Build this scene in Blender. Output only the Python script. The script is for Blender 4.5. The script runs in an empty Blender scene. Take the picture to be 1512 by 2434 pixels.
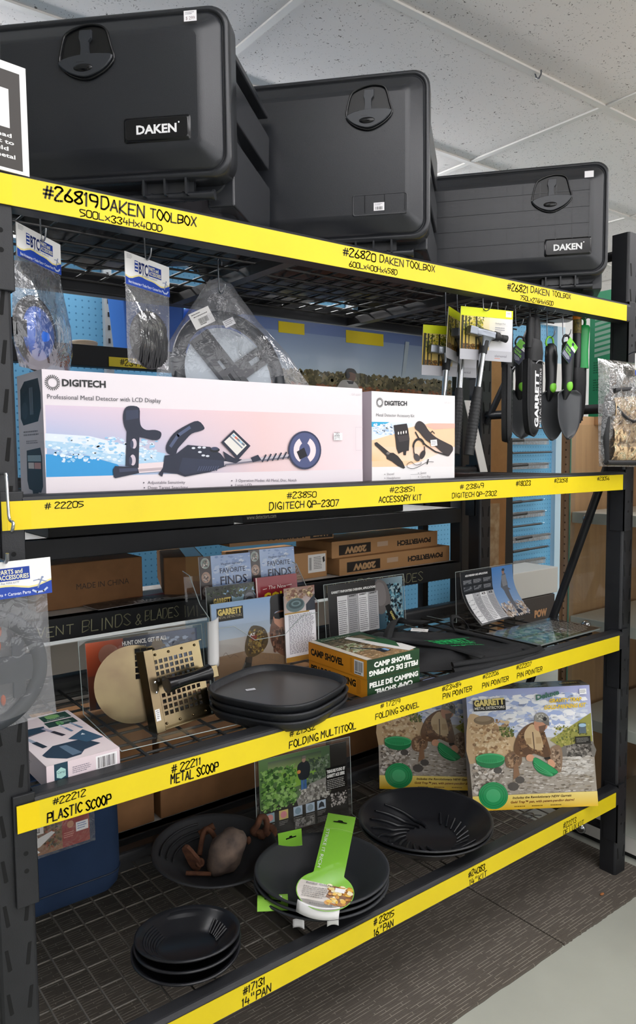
import bpy, bmesh, math, random
from math import sin, cos, pi, radians
from mathutils import Matrix, Vector, noise as mnoise

# ---------------------------------------------------------------- camera, world, lights, exposure
SC = bpy.context.scene
COL = SC.collection
cam_data = bpy.data.cameras.new('camera')
cam = bpy.data.objects.new('camera', cam_data)
COL.objects.link(cam)
YAW, PITCH, ROLL = 0.6555, -0.0771, -0.0093
fwd = Vector((sin(YAW)*cos(PITCH), cos(YAW)*cos(PITCH), sin(PITCH)))
rt = Vector((cos(YAW), -sin(YAW), 0.0))
upv = rt.cross(fwd)
rr_, uu_ = rt*cos(ROLL)+upv*sin(ROLL), upv*cos(ROLL)-rt*sin(ROLL)
R3 = Matrix((rr_, uu_, -fwd)).transposed()
cam.matrix_world = Matrix.Translation((-0.3176, -1.2304, 1.3635)) @ R3.to_4x4()
cam_data.sensor_fit = 'VERTICAL'
cam_data.sensor_height = 24.0
cam_data.lens = 1770.4/2434.0*24.0
cam_data.clip_start = 0.02
cam_data.clip_end = 60
SC.camera = cam

world = bpy.data.worlds.new('world')
SC.world = world
world.use_nodes = True
world.node_tree.nodes['Background'].inputs[0].default_value = (0.75, 0.85, 1.0, 1)
world.node_tree.nodes['Background'].inputs[1].default_value = 0.3

SC.view_settings.view_transform = 'Standard'
SC.view_settings.look = 'None'
SC.view_settings.gamma = 1
SC.view_settings.use_curve_mapping = False
SC.view_settings.exposure = -0.95
SC.cycles.max_bounces = 8
SC.cycles.transparent_max_bounces = 24
SC.cycles.caustics_reflective = False
SC.cycles.caustics_refractive = False
SC.cycles.sample_clamp_indirect = 6.0
LAMPB = 210.0    # unseen fluorescent tubes added over the back of the shop
PANELR = 15.0    # the panel nearest the right end of the rack
PANELS = 6.0     # weaker unseen panels added for the toolbox lids
PANEL = 11.0     # unseen aisle panels added to streak the toolbox chamfers
DAY = 4.0        # daylight through the shop windows

# ---------------------------------------------------------------- helpers
def lin(c):
    if isinstance(c, str):
        c = c.lstrip('#')
        if len(c) == 3: c = ''.join(k*2 for k in c)
        c = [int(c[i:i+2], 16)/255 for i in (0, 2, 4)]
    return tuple(((v/12.92) if v <= 0.04045 else ((v+0.055)/1.055)**2.4) for v in c[:3])

MATS = {}
def mat(name, col='888', rough=0.5, metal=0.0, spec=0.5, bump=0.0, bscale=60.0, mottle=0.0, mscale=12.0, coat=0.0, emit=0.0, stretch=None, col2=None):
    if name in MATS: return MATS[name]
    m = bpy.data.materials.new(name); m.use_nodes = True
    nt = m.node_tree; N = nt.nodes; L = nt.links
    b = N['Principled BSDF']
    c = lin(col)
    b.inputs['Base Color'].default_value = (*c, 1)
    b.inputs['Roughness'].default_value = rough
    b.inputs['Metallic'].default_value = metal
    b.inputs['Specular IOR Level'].default_value = spec
    b.inputs['Coat Weight'].default_value = coat
    if emit:
        b.inputs['Emission Color'].default_value = (*c, 1)
        b.inputs['Emission Strength'].default_value = emit
    if bump or mottle or col2:
        tc = N.new('ShaderNodeTexCoord'); src = tc.outputs['Object']
        if stretch:
            mp = N.new('ShaderNodeMapping'); mp.inputs['Scale'].default_value = stretch
            L.new(src, mp.inputs['Vector']); src = mp.outputs['Vector']
        if mottle or col2:
            n = N.new('ShaderNodeTexNoise'); n.inputs['Scale'].default_value = mscale; n.inputs['Detail'].default_value = 5
            L.new(src, n.inputs['Vector'])
            mx = N.new('ShaderNodeMix'); mx.data_type = 'RGBA'
            a = lin(col2) if col2 else tuple(v*(1-mottle) for v in c)
            e = c if col2 else tuple(min(1, v*(1+mottle)) for v in c)
            mx.inputs[6].default_value = (*a, 1); mx.inputs[7].default_value = (*e, 1)
            rp = N.new('ShaderNodeMapRange'); rp.inputs[1].default_value = 0.3; rp.inputs[2].default_value = 0.7
            L.new(n.outputs['Fac'], rp.inputs[0]); L.new(rp.outputs[0], mx.inputs[0]); L.new(mx.outputs[2], b.inputs['Base Color'])
        if bump:
            n2 = N.new('ShaderNodeTexNoise'); n2.inputs['Scale'].default_value = bscale; n2.inputs['Detail'].default_value = 3
            L.new(src, n2.inputs['Vector'])
            bp = N.new('ShaderNodeBump'); bp.inputs['Strength'].default_value = bump; bp.inputs['Distance'].default_value = 0.002
            L.new(n2.outputs['Fac'], bp.inputs['Height']); L.new(bp.outputs['Normal'], b.inputs['Normal'])
    MATS[name] = m
    return m

def print_mat(name, rough=0.45, coat=0.0):
    if name in MATS: return MATS[name]
    m = bpy.data.materials.new(name); m.use_nodes = True
    nt = m.node_tree; b = nt.nodes['Principled BSDF']
    a = nt.nodes.new('ShaderNodeAttribute'); a.attribute_name = 'Col'
    nt.links.new(a.outputs['Color'], b.inputs['Base Color'])
    b.inputs['Roughness'].default_value = rough; b.inputs['Coat Weight'].default_value = coat
    b.inputs['Specular IOR Level'].default_value = 0.35
    MATS[name] = m
    return m

def film_mat(name, tint=(0.97, 0.97, 0.98), gloss=0.12, haze=0.06, bump=0.5, bscale=14.0, rough=0.08):
    if name in MATS: return MATS[name]
    m = bpy.data.materials.new(name); m.use_nodes = True
    nt = m.node_tree; N = nt.nodes; L = nt.links
    N.remove(N['Principled BSDF']); out = N['Material Output']
    tr = N.new('ShaderNodeBsdfTransparent'); tr.inputs[0].default_value = (*tint, 1)
    gl = N.new('ShaderNodeBsdfGlossy'); gl.inputs['Roughness'].default_value = rough
    df = N.new('ShaderNodeBsdfTranslucent'); df.inputs[0].default_value = (0.85, 0.85, 0.88, 1)
    dd = N.new('ShaderNodeBsdfDiffuse'); dd.inputs[0].default_value = (0.85, 0.85, 0.88, 1)
    m0 = N.new('ShaderNodeMixShader'); m0.inputs[0].default_value = 0.5
    L.new(df.outputs[0], m0.inputs[1]); L.new(dd.outputs[0], m0.inputs[2])
    m1 = N.new('ShaderNodeMixShader'); m1.inputs[0].default_value = haze
    L.new(tr.outputs[0], m1.inputs[1]); L.new(m0.outputs[0], m1.inputs[2])
    lw = N.new('ShaderNodeLayerWeight'); lw.inputs['Blend'].default_value = 0.25
    mp = N.new('ShaderNodeMapRange'); mp.inputs[3].default_value = gloss*0.5; mp.inputs[4].default_value = min(1, gloss*4)
    L.new(lw.outputs['Fresnel'], mp.inputs[0])
    m2 = N.new('ShaderNodeMixShader')
    L.new(mp.outputs[0], m2.inputs[0]); L.new(m1.outputs[0], m2.inputs[1]); L.new(gl.outputs[0], m2.inputs[2])
    if bump:
        tc = N.new('ShaderNodeTexCoord')
        n = N.new('ShaderNodeTexNoise'); n.inputs['Scale'].default_value = bscale; n.inputs['Detail'].default_value = 3; n.inputs['Distortion'].default_value = 1.2
        L.new(tc.outputs['Object'], n.inputs['Vector'])
        bp = N.new('ShaderNodeBump'); bp.inputs['Strength'].default_value = bump; bp.inputs['Distance'].default_value = 0.02
        L.new(n.outputs['Fac'], bp.inputs['Height'])
        for k in (gl, dd): L.new(bp.outputs['Normal'], k.inputs['Normal'])
        L.new(bp.outputs['Normal'], lw.inputs['Normal'])
    L.new(m2.outputs[0], out.inputs[0])
    MATS[name] = m
    return m

def tag(o, label=None, cat=None, group=None, kind=None):
    if label: o['label'] = label
    if cat: o['category'] = cat
    if group: o['group'] = group
    if kind: o['kind'] = kind
    return o

def thing(name, label, cat, loc=(0, 0, 0), group=None):
    o = bpy.data.objects.new(name, None); COL.objects.link(o)
    o.location = loc; o.empty_display_size = 0.05
    return tag(o, label, cat, group)

def FR(o, ex, ey):
    ex = Vector(ex).normalized(); ey = Vector(ey); ey = (ey-ex*ey.dot(ex)).normalized(); ez = ex.cross(ey)
    return Matrix((( ex.x, ey.x, ez.x, o[0]), (ex.y, ey.y, ez.y, o[1]), (ex.z, ey.z, ez.z, o[2]), (0, 0, 0, 1)))

def link_mesh(me, name, parent):
    o = bpy.data.objects.new(name, me); COL.objects.link(o)
    if parent is not None:
        o.parent = parent
        if parent.type == 'EMPTY' and parent.parent is None:
            o.location = -Vector(parent.location)
    else:
        vs = me.vertices
        if len(vs):
            xs = [v.co.x for v in vs]; ys = [v.co.y for v in vs]; zs = [v.co.z for v in vs]
            c = Vector(((min(xs)+max(xs))/2, (min(ys)+max(ys))/2, min(zs)))
            me.transform(Matrix.Translation(-c)); o.location = c
    return o

class MB:
    def __init__(s, M=None):
        s.v = []; s.f = []; s.mi = []; s.M = M or Matrix(); s.cur = 0; s.sm = []
    def add(s, vs, fs, smooth=False, M=None):
        k = len(s.v); T = s.M @ M if M is not None else s.M
        s.v += [tuple(T @ Vector(p)) for p in vs]
        for f in fs:
            s.f.append([k+i for i in f]); s.mi.append(s.cur); s.sm.append(smooth)
        return s
    def box(s, x0, y0, z0, x1, y1, z1, M=None):
        return s.add([(x0,y0,z0),(x1,y0,z0),(x1,y1,z0),(x0,y1,z0),(x0,y0,z1),(x1,y0,z1),(x1,y1,z1),(x0,y1,z1)],
                     [(0,3,2,1),(4,5,6,7),(0,1,5,4),(1,2,6,5),(2,3,7,6),(3,0,4,7)], M=M)
    def loft(s, loops, cap0=True, cap1=True, smooth=True, closed=True, M=None, capsmooth=False):
        n = len(loops[0]); vs = [p for l in loops for p in l]; fs = []
        for i in range(len(loops)-1):
            for j in range(n if closed else n-1):
                a = i*n+j; b = i*n+(j+1) % n
                fs.append((a, b, b+n, a+n))
        s.add(vs, fs, smooth, M)
        if cap0: s.add(list(loops[0]), [tuple(range(n))[::-1]], capsmooth, M)
        if cap1: s.add(list(loops[-1]), [tuple(range(n))], capsmooth, M)
        return s
    def tube(s, pts, r, n=8, cap=True, M=None, flat=None):
        pts = [Vector(p) for p in pts]; rs = r if isinstance(r, list) else [r]*len(pts)
        loops = []; prev = None
        for i, p in enumerate(pts):
            t = (pts[min(i+1, len(pts)-1)]-pts[max(i-1, 0)])
            t = t.normalized() if t.length > 1e-9 else Vector((0, 0, 1))
            if prev is None:
                a = t.orthogonal().normalized()
                if flat is not None:
                    a = Vector(flat)-t*Vector(flat).dot(t); a.normalize()
            else:
                a = prev-t*prev.dot(t); a = a.normalized() if a.length > 1e-6 else t.orthogonal().normalized()
            prev = a; b = t.cross(a); q = rs[i]
            if isinstance(q, tuple): qa, qb = q
            else: qa = qb = q
            loops.append([tuple(p+a*(cos(2*pi*k/n)*qa)+b*(sin(2*pi*k/n)*qb)) for k in range(n)])
        return s.loft(loops, cap, cap, True, M=M)
    def cyl(s, a, b, r, n=16, r2=None, M=None):
        return s.tube([a, b], [r, r if r2 is None else r2], n, M=M)
    def lathe(s, prof, n=48, M=None, smooth=True, sq=None):
        # prof: (r, z) list ; sq: superellipse power for rounded square plan
        loops = []
        for r, z in prof:
            lp = []
            for k in range(n):
                a = 2*pi*k/n; q = r
                if sq: q = r/((abs(cos(a))**sq+abs(sin(a))**sq)**(1/sq))
                lp.append((q*cos(a), q*sin(a), z))
            loops.append(lp)
        return s.loft(loops, prof[0][0] > 1e-6, prof[-1][0] > 1e-6, smooth, M=M)
    def prism(s, poly, z0, z1, M=None, smooth=False):
        return s.loft([[(x, y, z0) for x, y in poly], [(x, y, z1) for x, y in poly]], True, True, smooth, M=M)
    def grid(s, fn, nu, nv, smooth=True, M=None):
        vs = [tuple(fn(i/nu, j/nv)) for j in range(nv+1) for i in range(nu+1)]
        fs = [(j*(nu+1)+i, j*(nu+1)+i+1, (j+1)*(nu+1)+i+1, (j+1)*(nu+1)+i) for j in range(nv) for i in range(nu)]
        return s.add(vs, fs, smooth, M)
    def ball(s, c, r, n=14, sx=1, sy=1, sz=1, fn=None, M=None):
        loops = []
        m = n//2+1
        for i in range(m+1):
            t = -pi/2+pi*i/m
            lp = []
            for k in range(n):
                a = 2*pi*k/n; q = Vector((cos(t)*cos(a), cos(t)*sin(a), sin(t)))
                rr = r*(fn(q) if fn else 1)
                lp.append((c[0]+q.x*rr*sx, c[1]+q.y*rr*sy, c[2]+q.z*rr*sz))
            loops.append(lp)
        return s.loft(loops, False, False, True, M=M)
    def build(s, name, mats, parent=None, bevel=0.0, sub=0, solid=0.0, segs=2):
        me = bpy.data.meshes.new(name)
        me.from_pydata(s.v, [], s.f); me.validate()
        if not isinstance(mats, (list, tuple)): mats = [mats]
        for m in mats: me.materials.append(m)
        if len(me.polygons) == len(s.f):
            me.polygons.foreach_set('material_index', s.mi); me.polygons.foreach_set('use_smooth', s.sm)
        o = link_mesh(me, name, parent)
        if solid:
            md = o.modifiers.new('s', 'SOLIDIFY'); md.thickness = solid; md.offset = 0
        if bevel:
            md = o.modifiers.new('b', 'BEVEL'); md.width = bevel; md.segments = segs; md.limit_method = 'ANGLE'; md.angle_limit = radians(40)
        if sub:
            md = o.modifiers.new('u', 'SUBSURF'); md.levels = sub; md.render_levels = sub
        return o

def rrect(w, h, r, n=6, ox=0.0, oy=0.0):
    pts = []
    for cx, cy, a0 in ((w/2-r, h/2-r, 0), (-w/2+r, h/2-r, 90), (-w/2+r, -h/2+r, 180), (w/2-r, -h/2+r, 270)):
        for k in range(n+1):
            a = radians(a0+90*k/n); pts.append((ox+cx+r*cos(a), oy+cy+r*sin(a)))
    return pts

def catmull(pts, k=5, closed=False):
    out = []; n = len(pts)
    P = [Vector((*p, 0)) if len(p) == 2 else Vector(p) for p in pts]
    rng = range(n if closed else n-1)
    for i in rng:
        p0 = P[(i-1) % n] if closed or i > 0 else P[0]; p1 = P[i]; p2 = P[(i+1) % n]
        p3 = P[(i+2) % n] if closed or i+2 < n else P[-1]
        for j in range(k):
            t = j/k
            out.append(0.5*((2*p1)+(p2-p0)*t+(2*p0-5*p1+4*p2-p3)*t*t+(3*p1-p0-3*p2+p3)*t**3))
    if not closed: out.append(P[-1])
    return [tuple(q) if len(pts[0]) == 3 else (q.x, q.y) for q in out]

_gl = {}
def font_mesh(s, bold=0.0, res=2):
    key = (s, bold)
    if key in _gl: return _gl[key]
    cu = bpy.data.curves.new('t', 'FONT'); cu.body = s; cu.resolution_u = res; cu.offset = bold; cu.fill_mode = 'BOTH'
    ob = bpy.data.objects.new('t', cu)
    me = ob.to_mesh()
    vs = [(v.co.x, v.co.y) for v in me.vertices]; fs = [tuple(p.vertices) for p in me.polygons]
    ob.to_mesh_clear(); bpy.data.objects.remove(ob); bpy.data.curves.remove(cu)
    _gl[key] = (vs, fs)
    return _gl[key]

PEN = {'0': '16 05 01 10 30 41 45 36 16', '1': '05 16 10', '2': '05 16 36 45 34 00 40', '3': '05 16 36 45 34 23 32 41 30 10 01', '4': '16 02 42|34 30',
 '5': '46 06 04 33 42 31 00', '6': '36 13 01 10 30 41 32 13 02', '7': '06 46 10', '8': '34 46 26 05 14 33 41 20 01 12 34', '9': '43 13 04 06 36 45 42 30', '#': '10 26|30 46|02 52|04 54',
 'A': '00 26 40|12 32', 'B': '00 06|06 36 45 33 03|33 42 31 00', 'C': '45 26 04 02 20 41', 'D': '06 00|06 36 44 42 20 00', 'E': '46 06 00 40|03 33', 'F': '46 06 00|03 33',
 'G': '45 26 04 02 20 40 42 22', 'H': '06 00|46 40|03 43', 'I': '16 10', 'i': '14 10|16 17', 'K': '06 00|46 02 40', 'L': '06 00 40', 'M': '00 06 23 46 40', 'N': '00 06 40 46',
 'O': '16 04 02 20 30 42 44 26 16', 'P': '00 06|06 36 45 43 03', 'Q': '16 04 02 20 30 42 44 26 16|31 50', 'R': '00 06|06 36 45 43 03|23 40', 'S': '45 26 05 14 32 41 20 01',
 'T': '06 46|26 20', 'U': '06 02 20 30 42 46', 'V': '06 20 46', 'X': '06 40|00 46', 'Y': '06 23 46|23 20', 'x': '00 44|04 40', '-': '03 43', '"': '14 16|34 36', '&': '42 20 10 01 12 34 35 26 15 14 40', 'l': '16 10', ' ': '', '.': '20 21', ':': '21 22|24 25'}
ROUND = set('023568CSGOQUBDPR9')

class Art:
    """flat printed artwork: x 0..1 left to right, y 0..1 top to bottom of a w x h face"""
    def __init__(s, w, h, bg=None, dz=3e-5, z0=1.5e-4):
        s.w, s.h, s.dz, s.z = w, h, dz, z0; s.v = []; s.f = []; s.c = []
        if bg: s.rect(0, 0, 1, 1, bg)
    def _p(s, pts): return [(x*s.w, (1-y)*s.h, s.z) for x, y in pts]
    def face(s, pts, cols):
        k = len(s.v); s.v += s._p(pts); s.f.append(tuple(range(k, k+len(pts)))); s.c.append(cols)
    def up(s): s.z += s.dz
    def poly(s, pts, c, up=True):
        if up: s.up()
        c = lin(c) if isinstance(c, str) else c
        a = sum(pts[i][0]*pts[(i+1) % len(pts)][1]-pts[(i+1) % len(pts)][0]*pts[i][1] for i in range(len(pts)))
        s.face(pts if a < 0 else pts[::-1], [c]*len(pts))
    def rect(s, x0, y0, x1, y1, c): s.poly([(x0, y0), (x1, y0), (x1, y1), (x0, y1)], c)
    def grad(s, x0, y0, x1, y1, ct, cb, ctr=None, cbr=None):
        s.up(); a, b = lin(ct), lin(cb); c, d = lin(ctr or ct), lin(cbr or cb)
        n = 6
        for i in range(n):
            for j in range(n):
                q = []; cc = []
                for u, v in ((i, j+1), (i+1, j+1), (i+1, j), (i, j)):
                    u /= n; v /= n
                    q.append((x0+(x1-x0)*u, y0+(y1-y0)*v))
                    cc.append(tuple((a[k]*(1-v)+b[k]*v)*(1-u)+(c[k]*(1-v)+d[k]*v)*u for k in range(3)))
                s.face(q, cc)
    def ell(s, cx, cy, rx, ry, c, n=20, rot=0.0):
        # rx, ry in fractions of width and height
        pts = []
        for k in range(n):
            a = 2*pi*k/n; x, y = cos(a)*rx*s.w, sin(a)*ry*s.h
            x, y = x*cos(rot)-y*sin(rot), x*sin(rot)+y*cos(rot)
            pts.append((cx+x/s.w, cy+y/s.h))
        s.poly(pts, c)
    def line(s, pts, wd, c, up=True):
        if up: s.up()
        c = lin(c) if isinstance(c, str) else c
        P = [Vector((x*s.w, -y*s.h)) for x, y in pts]; wd = wd/2
        for i in range(len(P)-1):
            d = P[i+1]-P[i]
            if d.length < 1e-9: continue
            d.normalize(); n = Vector((-d.y, d.x))*wd; e = d*wd*0.6
            q = [P[i]-n-e, P[i+1]-n+e, P[i+1]+n+e, P[i]+n-e]
            s.face([(p.x/s.w, -p.y/s.h) for p in q], [c]*4)
    def text(s, t, x, y, h, c, w=None, al='l', bold=0.0, it=0.0, rot=0.0):
        """x,y = left (or centre/right) of the base line; h = cap height as a fraction of face height, w = width fraction"""
        vs, fs = font_mesh(t, bold)
        if not vs: return
        s.up(); c = lin(c)
        xs = [p[0] for p in vs]; x0, x1 = min(xs), max(xs)
        H = h*s.h; sy = H/0.70; sx = (w*s.w)/(x1-x0) if w else sy
        W = (x1-x0)*sx; off = {'l': 0, 'c': -W/2, 'r': -W}[al]
        k = len(s.v); r = radians(rot)
        for px, py in vs:
            X = (px-x0)*sx+off+py*sy*it; Y = py*sy
            X, Y = X*cos(r)-Y*sin(r), X*sin(r)+Y*cos(r)
            s.v.append((x*s.w+X, (1-y)*s.h+Y, s.z))
        for f in fs:
            s.f.append(tuple(k+i for i in f)); s.c.append([c]*len(f))
    def pen(s, t, x, y, h, w, c, wd=0.0018, slant=0.05, rot=0.0, seed=0):
        """hand lettering with a marker; x,y base-line start, h height fraction, w total width fraction"""
        rnd = random.Random(hash_(t)+seed); s.up()
        adv = []; X = 0
        for ch in t:
            adv.append(X); X += 0.62 if ch in '1Ii."' else (0.55 if ch == ' ' else (1.05 if ch not in 'MN#' else 1.18))
        sc = w*s.w/(X-0.2)
        for ch, ax in zip(t, adv):
            jy = rnd.uniform(-0.06, 0.06); js = rnd.uniform(0.92, 1.06)
            for st in PEN.get(ch, '').split('|'):
                p = [(int(a[0])/5, int(a[1])/6) for a in st.split()]
                if len(p) < 2: continue
                if ch in ROUND and len(p) > 3: p = catmull(p, 4)
                q = []
                for u, v in p:
                    px = (ax+u)*sc+slant*v*h*s.h; py = (v*js+jy)*h*s.h+rot*px
                    q.append((x+px/s.w, y-py/s.h))
                s.line(q, wd, c, up=False)
    def body(s, x0, y0, x1, y1, n, c, seed=1, fill=0.45):
        """tiny unreadable print: rows of word-long dashes"""
        s.up(); rnd = random.Random(seed); c = lin(c); lh = (y1-y0)/n
        for i in range(n):
            x = x0; end = x0+(x1-x0)*(rnd.uniform(0.55, 1.0) if i == n-1 else rnd.uniform(0.88, 1.0))
            while x < end:
                w = (x1-x0)*rnd.uniform(0.04, 0.13); e = min(end, x+w)
                yy = y0+i*lh
                s.face([(x, yy+lh*fill), (e, yy+lh*fill), (e, yy), (x, yy)], [c]*4)
                x = e+(x1-x0)*0.022
    def barcode(s, x0, y0, x1, y1, seed=3, bg='fff', num=True):
        rnd = random.Random(seed)
        if bg: s.rect(x0, y0, x1, y1, bg)
        s.up(); c = lin('111'); mx = (x1-x0)*0.08; yb = y1-(y1-y0)*(0.22 if num else 0.08); x = x0+mx
        while x < x1-mx*1.3:
            w = (x1-x0)*rnd.choice((0.012, 0.012, 0.024, 0.036))
            s.face([(x, yb), (x+w, yb), (x+w, y0+(y1-y0)*0.1), (x, y0+(y1-y0)*0.1)], [c]*4)
            x += w+(x1-x0)*rnd.choice((0.014, 0.02, 0.03))
        if num: s.body(x0+mx, y1-(y1-y0)*0.17, x1-mx, y1-(y1-y0)*0.04, 1, '222', seed, 0.8)
    def blobs(s, x0, y0, x1, y1, n, size, cols, seed=1, asp=1.0, inside=None):
        rnd = random.Random(seed); size *= 0.6; n = int(n*2.6)
        for i in range(n):
            if i % 24 == 0: s.up()
            r = size*rnd.uniform(0.4, 1.3); k = rnd.randint(4, 7); ry = r*asp*s.w/s.h
            if 2*r >= x1-x0 or 2*ry >= y1-y0: continue
            cx, cy = rnd.uniform(x0+r, x1-r), rnd.uniform(y0+ry, y1-ry)
            if inside and not inside(cx, cy): continue
            a0 = rnd.uniform(0, 6.3); pts = []
            for j in range(k):
                a = a0+2*pi*j/k; q = r*rnd.uniform(0.6, 1.0)
                pts.append((min(x1, max(x0, cx+cos(a)*q)), min(y1, max(y0, cy-sin(a)*q*asp*s.w/s.h))))
            s.face(pts, [lin(rnd.choice(cols))]*k)
    def build(s, name, parent, M, m=None, bend=None, rows=14, flat_bend=True):
        me = bpy.data.meshes.new(name)
        me.from_pydata(s.v if bend else [tuple(M @ Vector(p)) for p in s.v], [], s.f)
        ca = me.color_attributes.new('Col', 'FLOAT_COLOR', 'CORNER')
        buf = []
        for cc in s.c:
            for c in cc: buf += [c[0], c[1], c[2], 1.0]
        ca.data.foreach_set('color', buf)
        if bend:      # cut the print along the rows of the curved sheet, then bend it with the sheet
            bm = bmesh.new(); bm.from_mesh(me)
            for k in range(1, rows):
                bmesh.ops.bisect_plane(bm, geom=bm.verts[:]+bm.edges[:]+bm.faces[:], dist=1e-7, plane_co=(0, s.h*k/rows, 0), plane_no=(0, 1, 0))
            for k in range(1, 6):
                bmesh.ops.bisect_plane(bm, geom=bm.verts[:]+bm.edges[:]+bm.faces[:], dist=1e-7, plane_co=(s.w*k/6, 0, 0), plane_no=(1, 0, 0))
            for v in bm.verts:      # follow the facets of the sheet
                gx, gy = v.co.x/s.w*6, v.co.y/s.h*rows; i, j = min(5, max(0, int(gx))), min(rows-1, max(0, int(gy))); fx, fy = gx-i, gy-j
                zz = [[bend(s.w*(i+a_)/6, s.h*(j+b_)/rows, 0)[2] for a_ in (0, 1)] for b_ in (0, 1)]
                v.co = M @ Vector((v.co.x, v.co.y, v.co.z+(zz[0][0]*(1-fx)+zz[0][1]*fx)*(1-fy)+(zz[1][0]*(1-fx)+zz[1][1]*fx)*fy)) if flat_bend else M @ Vector(bend(*v.co))
            bm.to_mesh(me); bm.free()
        me.materials.append(m or print_mat('print'))
        return link_mesh(me, name, parent)

def hash_(t):
    h = 7
    for ch in t: h = (h*31+ord(ch)) % 100003
    return h

def dup(root, loc, label=None, group=None, rot=None):
    r = root.copy(); COL.objects.link(r); r.location = loc
    if rot is not None: r.rotation_euler = rot
    if label: r['label'] = label
    if group: r['group'] = group
    for ch in list(root.children):
        c = ch.copy(); COL.objects.link(c); c.parent = r
        for g in ch.children:
            d = g.copy(); COL.objects.link(d); d.parent = c
    return r

X, Y, Z = Vector((1, 0, 0)), Vector((0, 1, 0)), Vector((0, 0, 1))
def sides(F, w, d, h):
    """frames of the faces of a box w x d x h standing in frame F (x right, y back, z up)"""
    def q(o, ex, ey): return F @ FR(o, ex, ey)
    return dict(front=q((0, 0, 0), X, Z), right=q((w, 0, 0), Y, Z), left=q((0, d, 0), -Y, Z), top=q((0, 0, h), X, Y), back=q((w, d, 0), -X, Z))
def place(o, rz=0.0, tilt=None):
    M = Matrix.Translation(o) @ Matrix.Rotation(radians(rz), 4, 'Z')
    if tilt: M = M @ tilt
    return M

# ---------------------------------------------------------------- common materials
STEEL = mat('black_powder_coat', '252629', 0.45, spec=0.4, bump=0.15, bscale=400, mottle=0.25, mscale=9)
STEELD = mat('dark_steel', '1b1c1f', 0.55, spec=0.35, mottle=0.2, mscale=8)
WIRE = mat('dark_wire', '2b2a29', 0.42, spec=0.5)
CHROME = mat('chrome', 'd8dade', 0.16, metal=1.0)
ZINC = mat('zinc_wire', '9a9da2', 0.3, metal=1.0)
PLASTIC = mat('moulded_black_plastic', '282a2e', 0.26, spec=0.5, bump=0.12, bscale=900)
GLOSSBLK = mat('gloss_black_plastic', '0c0d10', 0.16, spec=0.5)
PANBLK = mat('black_pan_plastic', '1d1e22', 0.28, spec=0.5)
PANMATT = mat('matt_black_pan', '2e3034', 0.5, spec=0.45, bump=0.15, bscale=500)
CARD = mat('brown_cardboard', 'a87e54', 0.8, spec=0.2, mottle=0.08, mscale=25)
CARDD = mat('dark_brown_cardboard', '86603f', 0.8, spec=0.2, mottle=0.1, mscale=18)
WHITECARD = mat('white_card', 'e2dfe2', 0.5, spec=0.3)
PAPER = mat('paper', 'ecebea', 0.6, spec=0.2)
ACRYL = film_mat('clear_acrylic', (0.95, 0.96, 0.96), 0.10, 0.03, 0.0, rough=0.03)
ACRYLE = mat('acrylic_edge', 'b9c4c2', 0.2, spec=0.6)
FILM = film_mat('clear_bag_film', (0.97, 0.97, 0.98), 0.07, 0.15, 0.22, 26.0)
FILMW = film_mat('crinkled_bag_film', (0.96, 0.96, 0.98), 0.14, 0.12, 0.3, 20.0)
FABRIC = mat('black_woven_fabric', '191a1c', 0.85, spec=0.2, bump=0.3, bscale=700)
PGL = print_mat('gloss_print', 0.25, 0.2)
PR = print_mat('print')
YEL = 'f2dc1e'

def homog(c4, off=(0, 0), sc=1.0):
    """photo measurements of a flat face (corners TL, TR, BR, BL) to fractions of that face"""
    import numpy as np
    A = []; bb = []
    for (x, y), (u, v) in zip(c4, ((0, 0), (1, 0), (1, 1), (0, 1))):
        A.append([x, y, 1, 0, 0, 0, -u*x, -u*y]); bb.append(u)
        A.append([0, 0, 0, x, y, 1, -v*x, -v*y]); bb.append(v)
    h = list(np.linalg.solve(np.array(A, float), np.array(bb, float)))+[1.0]
    def f(x, y=None):
        if y is None: return [f(*p) for p in x]
        w = h[6]*x+h[7]*y+1
        return ((h[0]*x+h[1]*y+h[2])/w, (h[3]*x+h[4]*y+h[5])/w)
    return f
def tline(a, q, t, x0, y0, x1, y1, cap, c, bold=0.0, it=0.0, al='l'):
    """text along a measured base line (x0,y0)-(x1,y1), cap height measured at its start"""
    p, r, u = q(x0, y0), q(x1, y1), q(x0, y0-cap)
    dx, dy = (r[0]-p[0])*a.w, -(r[1]-p[1])*a.h
    a.text(t, p[0], p[1], abs(p[1]-u[1]), c, w=math.hypot(dx, dy)/a.w, bold=bold, it=it, rot=math.degrees(math.atan2(dy, dx)))
def eline(a, q, cx, cy, rx, ry, c, n=20, rot=0.0):
    a.poly(q([(cx+rx*cos(t)*cos(rot)-ry*sin(t)*sin(rot), cy+rx*cos(t)*sin(rot)+ry*sin(t)*cos(rot)) for t in [2*pi*k/n for k in range(n)]]), c)
def burst(a, cx, cy, r, c, asp):
    for k in range(24):
        t = 2*pi*k/24; a.line([(cx+cos(t)*r*.62, cy+sin(t)*r*.62*asp), (cx+cos(t)*r, cy+sin(t)*r*asp)], r*a.w*.10, c)

def carton(name, label, cat, F, w, d, h, body, group=None, bevel=0.0015, root=None):
    o = F @ Vector((w/2, d/2, 0))
    t = thing(name, label, cat, o, group)
    c = MB(F).box(0, 0, 0, w, d, h).build('carton', body, t, bevel=bevel)
    return t, sides(F, w, d, h)
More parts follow.
